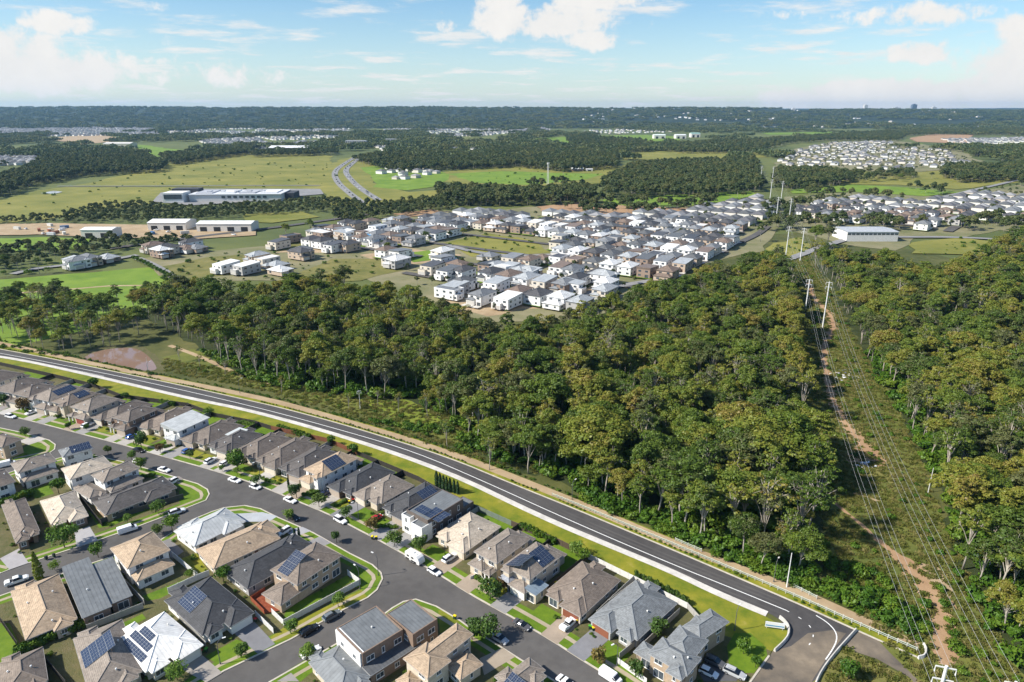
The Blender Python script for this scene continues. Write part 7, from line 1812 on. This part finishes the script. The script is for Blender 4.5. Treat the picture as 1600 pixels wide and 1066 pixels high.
# ------------------------------------------------------------------ uncounted far things
def simple_house(rc, wc):
    b = MB(); b.m = 0; b.box(-6, 6, -7, 7, 0, 5, False); b.m = 1; f, l, s = roof_geo(-6.5, 6.5, -7.5, 7.5, 5, R(23), 'hip')
    for pts, uv in f: b.poly(pts, uv)
    me = b.mesh('far_house', [mat('far wall %d' % len(_mats), wc, None), mat('far roof %d' % len(_mats), rc, None)])
    return bpy.data.objects.new('far_house_form', me)
FARH = [simple_house((.19, .20, .21), (.70, .70, .68)), simple_house((.10, .105, .11), (.62, .60, .56)), simple_house((.16, .17, .18), (.70, .69, .67)), simple_house((.13, .135, .14), (.70, .69, .67)), simple_house((.12, .12, .13), (.66, .62, .56)), simple_house((.27, .27, .275), (.55, .50, .44))]
pts = []
for poly, dist, keep in ((GP((1215, 250), (1240, 236), (1300, 224), (1390, 222), (1400, 232), (1480, 236), (1490, 250), (1530, 258), (1600, 262), (1600, 268), (1480, 262), (1400, 268), (1300, 262), (1230, 260)), 24, .36), (GP((-20, 202), (60, 199), (180, 198), (262, 203), (250, 211), (120, 213), (40, 214), (-20, 212)), 20, .6), (GP((290, 197), (395, 195), (395, 202), (300, 203)), 22, .55),
                         (GP((310, 220), (400, 216), (420, 225), (330, 229)), 20, .5), (GP((-60, 246), (60, 245), (110, 248), (40, 258), (-60, 262)), 18, .8), (GP((600, 203), (700, 199), (800, 198), (860, 203), (760, 212), (660, 218), (600, 212)), 24, .45), (GP((400, 197), (540, 196), (560, 215), (430, 220), (400, 214)), 26, .4), (GP((800, 192), (1100, 184), (1110, 189), (900, 196), (800, 203)), 30, .4), (GP((1180, 184), (1300, 180), (1600, 178), (1600, 186), (1320, 184), (1190, 190)), 34, .4), (GP((1500, 190), (1600, 190), (1600, 197), (1500, 195)), 26, .8),
                         (GP((1470, 218), (1600, 216), (1600, 224), (1500, 228)), 22, .6), (GP((600, 255), (680, 262), (690, 275), (620, 282), (590, 270)), 24, .35), (GP((800, 205), (850, 200), (870, 210), (800, 212)), 24, .6), (GP((690, 190), (820, 188), (830, 195), (700, 198)), 36, .5), (GP((240, 205), (300, 203), (420, 208), (300, 214)), 28, .4), (GP((640, 232), (760, 226), (760, 234), (660, 242)), 30, .3), (GP((560, 222), (640, 218), (660, 232), (600, 238)), 26, .4), (GP((380, 225), (500, 222), (520, 234), (400, 236)), 26, .4), (GP((900, 205), (1050, 200), (1060, 207), (920, 211)), 40, .35), (GP((1100, 200), (1220, 190), (1230, 198), (1120, 206)), 40, .35)):
    for p in poisson(poly, dist, len(pts) + 5, .25):
        if re_.random() < keep and visible(p, 0, 10): pts.append((p[0], p[1], .3, re_.uniform(.8, 1.15), EA + re_.choice([0, 1.57])))
pts += EXTRA_H
for i in range(900):
    y_ = re_.uniform(4500, 7600); x_ = re_.uniform(.05, .85) * y_
    if mnoise.noise(Vector((x_ * .002, y_ * .002, 5))) > .12: pts.append((x_, y_, HILL_Z(x_, y_), re_.uniform(1.0, 1.8), re_.uniform(0, 3)))
scatter('distant_houses', pts, FARH, 'pale houses of the far suburbs and the hillside estate', 'houses')
WOODS = [('wood', GP((75, 240), (220, 242), (262, 262), (250, 270), (120, 278), (60, 290), (20, 305), (-40, 318), (-60, 300), (30, 276), (55, 262)), 10, 'dark wood left of the far paddock'), ('wood', GP((250, 247), (330, 238), (400, 233), (395, 241), (330, 251), (270, 260)), 10, 'tree belt behind the far paddock'),
 ('wood', GP((160, 322), (230, 320), (300, 327), (400, 320), (520, 312), (515, 332), (420, 337), (300, 347), (220, 350), (120, 346), (90, 347), (100, 337)), 8, 'young dark wood before the shopping centre'), ('wood', GP((-40, 345), (100, 341), (160, 345), (150, 350), (-40, 352)), 9, 'hedge-like tree belt behind the work yard'),
 ('wood', GP((-20, 398), (70, 387), (180, 376), (290, 378), (300, 384), (210, 392), (120, 405), (60, 415), (-20, 430)), 10, 'tree line before the work yard'), ('wood', GP((520, 317), (600, 322), (680, 312), (740, 317), (780, 314), (700, 330), (600, 342), (550, 352), (522, 347)), 9, 'wood at the near end of the highway'),
 ('wood', GP((552, 252), (640, 240), (700, 238), (790, 250), (720, 264), (650, 270), (600, 268)), 11, 'wood right of the highway'), ('wood', GP((760, 238), (880, 230), (965, 243), (965, 264), (880, 270), (800, 262), (700, 268), (690, 258)), 10, 'large wood in the middle of the far fields'), ('wood', GP((680, 298), (760, 304), (850, 302), (930, 302), (925, 319), (840, 322), (740, 324), (690, 320)), 9, 'tree belt behind the estate'),
 ('wood', GP((985, 264), (1060, 257), (1180, 253), (1190, 300), (1100, 309), (1000, 309), (960, 301), (940, 291)), 10, 'tall wood behind the estate right'), ('wood', GP((1030, 232), (1100, 224), (1250, 217), (1380, 207), (1600, 202), (1600, 212), (1500, 211), (1420, 213), (1400, 222), (1300, 221), (1230, 226), (1180, 241), (1060, 241)), 16, 'broad wood below the hillside estate skyline'), ('wood', GP((1205, 292), (1212, 270), (1300, 272), (1335, 286), (1260, 297)), 10, 'wood right of the far power poles'),
 ('wood', GP((1475, 266), (1600, 262), (1660, 262), (1660, 282), (1500, 287), (1468, 278)), 10, 'wood at the right edge below the hillside estate'), ('wood', GP((1510, 236), (1600, 232), (1600, 246), (1520, 246)), 13, 'far wood at the right edge'), ('wood', GP((1310, 278), (1420, 272), (1430, 280), (1330, 287)), 15, 'loose trees in the right paddock'), ('wood', GP((385, 242), (520, 238), (530, 243), (400, 247)), 13, 'tree belt before the red-fronted warehouse'), ('wood', GP((880, 214), (1010, 222), (1010, 238), (960, 246), (890, 228)), 20, 'loose trees on the bright green field')]
for nm, poly, dist, lab in WOODS:
    pp = [(p[0], p[1], .2, re_.uniform(.65, 1.15) * (.45 if 'young' in lab or 'hedge' in lab else .6 if 'before the work' in lab or 'near end' in lab else 1), re_.uniform(0, 6.28)) for p in poisson(poly, dist, int(poly[0][0])) if visible(p, 8, 30)]
    if pp: scatter(nm, pp, PROTO['far'], lab, 'wood')
# groves over the far plain
FIELDS = [GP((0, 312), (130, 288), (260, 257), (330, 241), (520, 244), (530, 292), (240, 318), (60, 345), (-200, 350)), GP((690, 270), (870, 258), (1000, 258), (960, 284), (740, 293), (660, 276)), GP((796, 219), (1010, 211), (1070, 214), (960, 235), (890, 226)), GP((935, 313), (1170, 299), (1185, 304), (1080, 322)), GP((960, 238), (1180, 238), (1200, 246), (980, 250)), GP((1235, 297), (1330, 289), (1500, 301), (1330, 300)), GP((160, 232), (215, 226), (330, 238), (250, 246)), GP((660, 207), (740, 203), (770, 205), (665, 213)), GP((1215, 250), (1300, 224), (1490, 236), (1600, 262), (1600, 300), (1300, 290)), ESTATE, EST_R, GP((1420, 216), (1460, 210), (1520, 211), (1512, 225)), GP((400, 335), (560, 330), (560, 240), (500, 240)), GP((-60, 350), (400, 350), (400, 440), (-60, 440)), GP((60, 216), (150, 211), (210, 218), (130, 226)), GP((-20, 202), (180, 198), (262, 203), (120, 213)), GP((-60, 246), (110, 248), (40, 258), (-60, 262)), GP((400, 355), (700, 325), (700, 440), (400, 440))]
rg = np.random.RandomState(55); P, N, S, T = [], [], [], []
for k in range(13):
    c = np.array([rg.uniform(-17, 17), rg.uniform(-17, 17), rg.uniform(6, 10)]); p, nn_ = clump_leaves(rg, c, rg.uniform(5, 8), 26, .8); P.append(p); N.append(nn_); S.append(rg.uniform(2.4, 4.5, len(p))); T.append(np.clip(rg.uniform(.2, .8) + rg.normal(size=len(p)) * .12, 0, 1))
GROVE = [bpy.data.objects.new('grove_form', quads_mesh('grove', np.concatenate(P), np.concatenate(N), np.concatenate(S), np.concatenate(T), GUM_FAR, rg))]
gp = []; single = []
y = 700.0
while y < 5200:
    step = 26 + (y - 700) * .008
    x = -y * .86
    while x < y * .86:
        q = (x + re_.uniform(-.5, .5) * step, y + re_.uniform(-.5, .5) * step)
        n_ = mnoise.noise(Vector((q[0] * .0021, q[1] * .0014, 3.7))) + .5 * mnoise.noise(Vector((q[0] * .009, q[1] * .006, 1.2)))
        if n_ > (.10 if y > 2600 else .12) and not any(inside(q, f) for f in FIELDS):
            if y > 1700: gp.append((q[0], q[1], 0, re_.uniform(.7, 1.2), re_.uniform(0, 6.28)))
            else:
                for k in range(4): single.append((q[0] + re_.uniform(-13, 13), q[1] + re_.uniform(-13, 13), .2, re_.uniform(.5, 1.0), re_.uniform(0, 6.28)))
        x += step
    y += step
for poly, n_ in ((GP((1215, 250), (1300, 224), (1400, 226), (1490, 240), (1530, 258), (1600, 264), (1400, 268), (1230, 260)), 30), (ESTATE, 26), (EST_R, 24)):
    for q in poisson(poly, n_, 77): single.append((q[0], q[1], .5, re_.uniform(.25, .5), re_.uniform(0, 6.28)))
for i in range(5200):
    y_ = 4300 + 3700 * (i / 5200) ** .8; x_ = re_.uniform(-.88, .88) * y_
    if mnoise.noise(Vector((x_ * .0012, y_ * .0012, 9))) > -.25 - .3 * (x_ < y_ * .1): gp.append((x_, y_, HILL_Z(x_, y_) - 1, re_.uniform(.9, 1.6), re_.uniform(0, 6.28)))
scatter('far_woodland', gp, GROVE, 'dark woodland covering the far plain', 'woodland')
scatter('scattered_woodland', single, PROTO['far'], 'scattered trees between the far fields', 'woodland')
# ------------------------------------------------------------------ single trees one can pick out
SOLO = [(447, 372, 15, 'large spreading gum left of the estate road'), (486, 366, 16, 'dark upright gum beside the estate road'), (1272, 388, 22, 'left one of the big pair of gums beside the office'), (1292, 386, 20, 'right one of the big pair of gums beside the office'), (1188, 378, 18, 'gum at the right end of the estate'), (666, 378, 11, 'tree at the edge of the middle grass lot'), (725, 370, 9, 'left small tree on the middle grass lot'), (752, 372, 9, 'right small tree on the middle grass lot'), (605, 395, 10, 'tree beside the sandy lots'), (62, 428, 14, 'gum tree by the left street bend'), (30, 425, 13, 'gum tree at the left edge street'), (10, 420, 12, 'leftmost gum tree by the street'),
        (880, 276, 13, 'round tree right of the tower'), (822, 262, 14, 'dark tree left of the tower'), (938, 296, 12, 'tree behind the bright crescent field'), (920, 300, 12, 'tree left of the bright crescent field'), (1325, 280, 14, 'lone tree in the right paddock'), (1405, 284, 14, 'second lone tree in the right paddock'), (1425, 282, 13, 'third lone tree in the right paddock'), (1455, 280, 13, 'fourth lone tree in the right paddock'), (668, 652, 12, 'lone pale-barked tree in the clearing'), (282, 566, 9, 'slim tree right of the pond'), (622, 645, 10, 'slim open tree in the scrub left of the bright clearing'), (590, 634, 8, 'slim small tree at the edge of the scrub'), (700, 700, 12, 'pale-barked tree below the bright clearing'), (545, 640, 8, 'slim tree near the small power pole'), (440, 615, 9, 'slim tree in the scrub below the bush'), (352, 588, 9, 'slim tree beside the clearing track'), (312, 574, 7, 'slim low tree right of the pond tree'), (765, 735, 13, 'pale-barked tree at the front corner of the bush'), (505, 612, 11, 'gum at the corner of the bush above the clearing')]
for i, (px, py, h_, lab) in enumerate(SOLO):
    x, y = G(px, py); fs = THIN if 'pale-barked' in lab or 'slim' in lab else GUMS
    plant_tree(x, y, h_, re_.uniform(0, 6.28), fs, name='gum_tree', label=lab, group='single gum trees', k=i % len(fs))
LEFTW = GP((-60, 552), (20, 535), (90, 556), (130, 548), (190, 538), (225, 530), (210, 505), (150, 490), (100, 470), (50, 470), (0, 490), (-60, 500))
LT = sorted((p for p in poisson(LEFTW, 9.0, 8) if visible(p, 5, 10)), key=lambda p: p[1])
scatter('open_stand', [(p[0], p[1], .05, re_.uniform(.5, .9), re_.uniform(0, 6.28)) for p in LT[60:]], PROTO['gum'], 'rear gums of the open stand by the lime field', 'trees')
for i, p in enumerate(LT[:60]): plant_tree(p[0], p[1], re_.uniform(11, 19), re_.uniform(0, 6.28), THIN if i % 2 else GUMS, label='%s gum tree counted from the front in the open stand by the pond' % ordn(i), group='gum trees by the pond', k=i % 3)
# street planting, shrubs and grass
ST = resample(GP((218, 408), (240, 418), (272, 436)), 8)
for i, p in enumerate(ST): plant_tree(p[0] - 4, p[1], 5, i, STREE['d'], name='street_tree', label='%s young tree from the left in the row along the planted street' % ordn(i), group='young trees along the planted street', k=0, base_h=5.0)
PONDP = GP((112, 562), (145, 544), (190, 537), (222, 540), (248, 556), (258, 580), (246, 586), (205, 578), (150, 571))
TRK = resample(TRACK, 2) + resample(TRACK2, 2)
def off_track(p): return not inside(p, PONDP) and all(abs(p[0] - q[0]) > 1.3 or abs(p[1] - q[1]) > 1.3 for q in TRK)
sh = []
for poly, dist, lo, hi in ((CORR, 7.0, .25, .95), (GP((255, 565), (400, 560), (640, 612), (745, 660), (860, 745), (760, 720), (600, 660), (420, 612)), 10, .25, .7), (GP((560, 655), (700, 668), (780, 712), (740, 712), (620, 668)), 2.6, .6, 1.2), (GP((100, 560), (130, 540), (230, 538), (270, 585), (250, 592), (100, 556), (130, 548)), 5.5, .4, .9), (GP((0, 545), (110, 560), (240, 592), (240, 586), (110, 553), (0, 538)), 4, .4, .9), (GP((1290, 930), (1400, 990), (1450, 1010), (1440, 960), (1370, 900), (1290, 870)), 3.2, .7, 1.5), (GP((1390, 905), (1500, 890), (1560, 1010), (1640, 1100), (1500, 1066), (1470, 1000)), 5, .5, 1.2)):
    for p in poisson(poly, dist, int(dist * 100)):
        if visible(p, 0, 20) and off_track(p) and mnoise.noise(Vector((p[0] * .06, p[1] * .06, 0))) > -.12: sh.append((p[0], p[1], .08, re_.uniform(lo, hi), re_.uniform(0, 6.28)))
for poly, dist, lo, hi in ((GP((250, 440), (300, 400), (430, 392), (520, 400), (640, 405), (640, 425), (530, 435), (400, 440)), 13, .3, 1.3), (GP((0, 432), (100, 425), (230, 412), (215, 400), (100, 408), (0, 415)), 12, .5, 1.6), (GP((0, 315), (260, 262), (520, 248), (530, 290), (240, 318), (0, 350)), 55, .5, 1.8), (GP((690, 290), (760, 265), (960, 262), (960, 284), (800, 292)), 50, .5, 1.8), (GP((1420, 398), (1500, 374), (1560, 382), (1560, 400)), 14, .4, 1.4), (GP((1205, 410), (1215, 385), (1250, 372), (1268, 390), (1250, 405)), 11, .4, 1.2), (GP((690, 400), (700, 380), (760, 364), (830, 374), (850, 396), (760, 402)), 16, .3, 1.2)):
    for p in poisson(poly, dist, int(dist * 31)):
        if visible(p, 0, 10) and all(math.dist(p, q) > 14 for q in PLACED): sh.append((p[0], p[1], .4, re_.uniform(lo, hi), re_.uniform(0, 6.28)))
fl = resample(FAR, 1.6)
for q in fl:
    if mnoise.noise(Vector((q[0] * .08, q[1] * .08, 4))) > -.05: sh.append((q[0] + .5 + re_.uniform(.2, .6), q[1] + .9, .1, re_.uniform(.2, .36), re_.uniform(0, 6.28)))
for q in resample(offset_line(PATHL, 2.6), 1.3):
    if re_.random() < .75: sh.append((q[0] + re_.uniform(-.4, .4), q[1] + re_.uniform(-.4, .4), .1, re_.uniform(.25, .55), re_.uniform(0, 6.28)))
scatter('low_shrubs', sh, PROTO['shrub'], 'low shrubs of the clearings and the planted strip', 'shrubs')
tf = []
for poly, dist in ((CORR, 1.9), (GP((255, 560), (420, 590), (690, 640), (860, 745), (760, 725), (560, 655), (400, 608), (250, 580)), 2.2), (GP((1272, 1070), (1318, 1012), (1420, 1060), (1380, 1130)), 1.6), (GP((1310, 766), (1410, 798), (1408, 808), (1318, 780)), .9)):
    for p in poisson(poly, dist, int(dist * 77)):
        if visible(p, 0, 20) and off_track(p): tf.append((p[0], p[1], .08, re_.uniform(.5, 1.25), re_.uniform(0, 6.28)))
scatter('rough_grass', tf, PROTO['tuft'], 'rough grass tussocks of the clearings', 'grass')
# garden planting of the near lots, too small to count
gs = []
for key in HOUSE_E:
    a_, x_, y_, W_, D_, an_ = HF[key]
    for k in range(9):
        t = re_.random(); side = re_.choice('FLRB')
        q = {'F': (t * W_, -re_.uniform(.6, 1.6)), 'L': (-re_.uniform(.5, .9), t * D_), 'R': (W_ + re_.uniform(.5, .9), t * D_), 'B': (t * W_, D_ + re_.uniform(.6, 3.5))}[side]
        p_ = a_ + x_ * q[0] + y_ * q[1]; gs.append((p_.x, p_.y, .17, re_.uniform(.18, .5), re_.uniform(0, 6.28)))
scatter('garden_planting', gs, PROTO['shrub'], 'small garden shrubs around the near houses', 'shrubs')
# scaffold wrapped in blue sheeting on the terraces
q = G(574, 381); e = empty('scaffold', (*q, 1.2), EA); tag(e, 'scaffold wrapped in blue sheeting at the end of the pale terraces', 'scaffold')
for i in range(5):
    for j in range(2): b = MB(); b.bar((i * 3 - 6, j * 2, 0), (i * 3 - 6, j * 2, 9), .15, .15); put('post', b.mesh('post', POLEM), e)
for z_ in (2.5, 5.0, 7.5): b = MB(); b.box(-6, 6, .1, 1.9, z_, z_ + .1); put('deck', b.mesh('deck', POLEM), e)
for i in range(4): b = MB(); b.box(i * 3 - 5.95, i * 3 - 3.05, -.15, -.09, .5, 8.2 - .5 * (i % 2)); put('sheet', b.mesh('sheet', TRIM), e, color=(.06, .28, .55, 1))
# dead pale tree at the lower right
p = G(1568, 985); e = empty('dead_tree', (*p, .05), 1.0); tag(e, 'bare pale dead tree at the lower right edge', 'tree')
b = MB(); rd = random.Random(4); b.tube([(0, 0, -.2), (.4, .2, 4), (.3, .6, 8)], [.3, .22, .14], 7)
put('trunk', b.mesh('trunk', BARK), e)
for i in range(9):
    a = i * 2.4; z = 3.5 + i * .5; b = MB(); q = (math.cos(a) * 1.6, math.sin(a) * 1.6, z + 1.8); q2 = (math.cos(a) * 3 + rd.uniform(-.5, .5), math.sin(a) * 3, z + 4); b.tube([(.3, .4, z), q, q2], [.11, .07, .025], 5); b.tube([q, (q[0] + rd.uniform(-1, 1), q[1] + rd.uniform(-1, 1), q[2] + 2)], [.05, .015], 4); put('limb', b.mesh('limb', BARK), e)
# ------------------------------------------------------------------ air
m = bpy.data.materials.new('haze air'); m.use_nodes = True; nt = m.node_tree; nt.nodes.clear()
o_ = nd(nt, 'ShaderNodeOutputMaterial'); pv = nd(nt, 'ShaderNodeVolumePrincipled'); pv.inputs['Color'].default_value = (.36, .66, 1.0, 1); pv.inputs['Density'].default_value = 0.000036; pv.inputs['Anisotropy'].default_value = 0.2
nt.links.new(pv.outputs[0], o_.inputs['Volume'])
b = MB(); b.box(-16500, 16500, -600, 17600, -3, 260); tag(put('haze', b.mesh('haze', m)), kind='stuff')
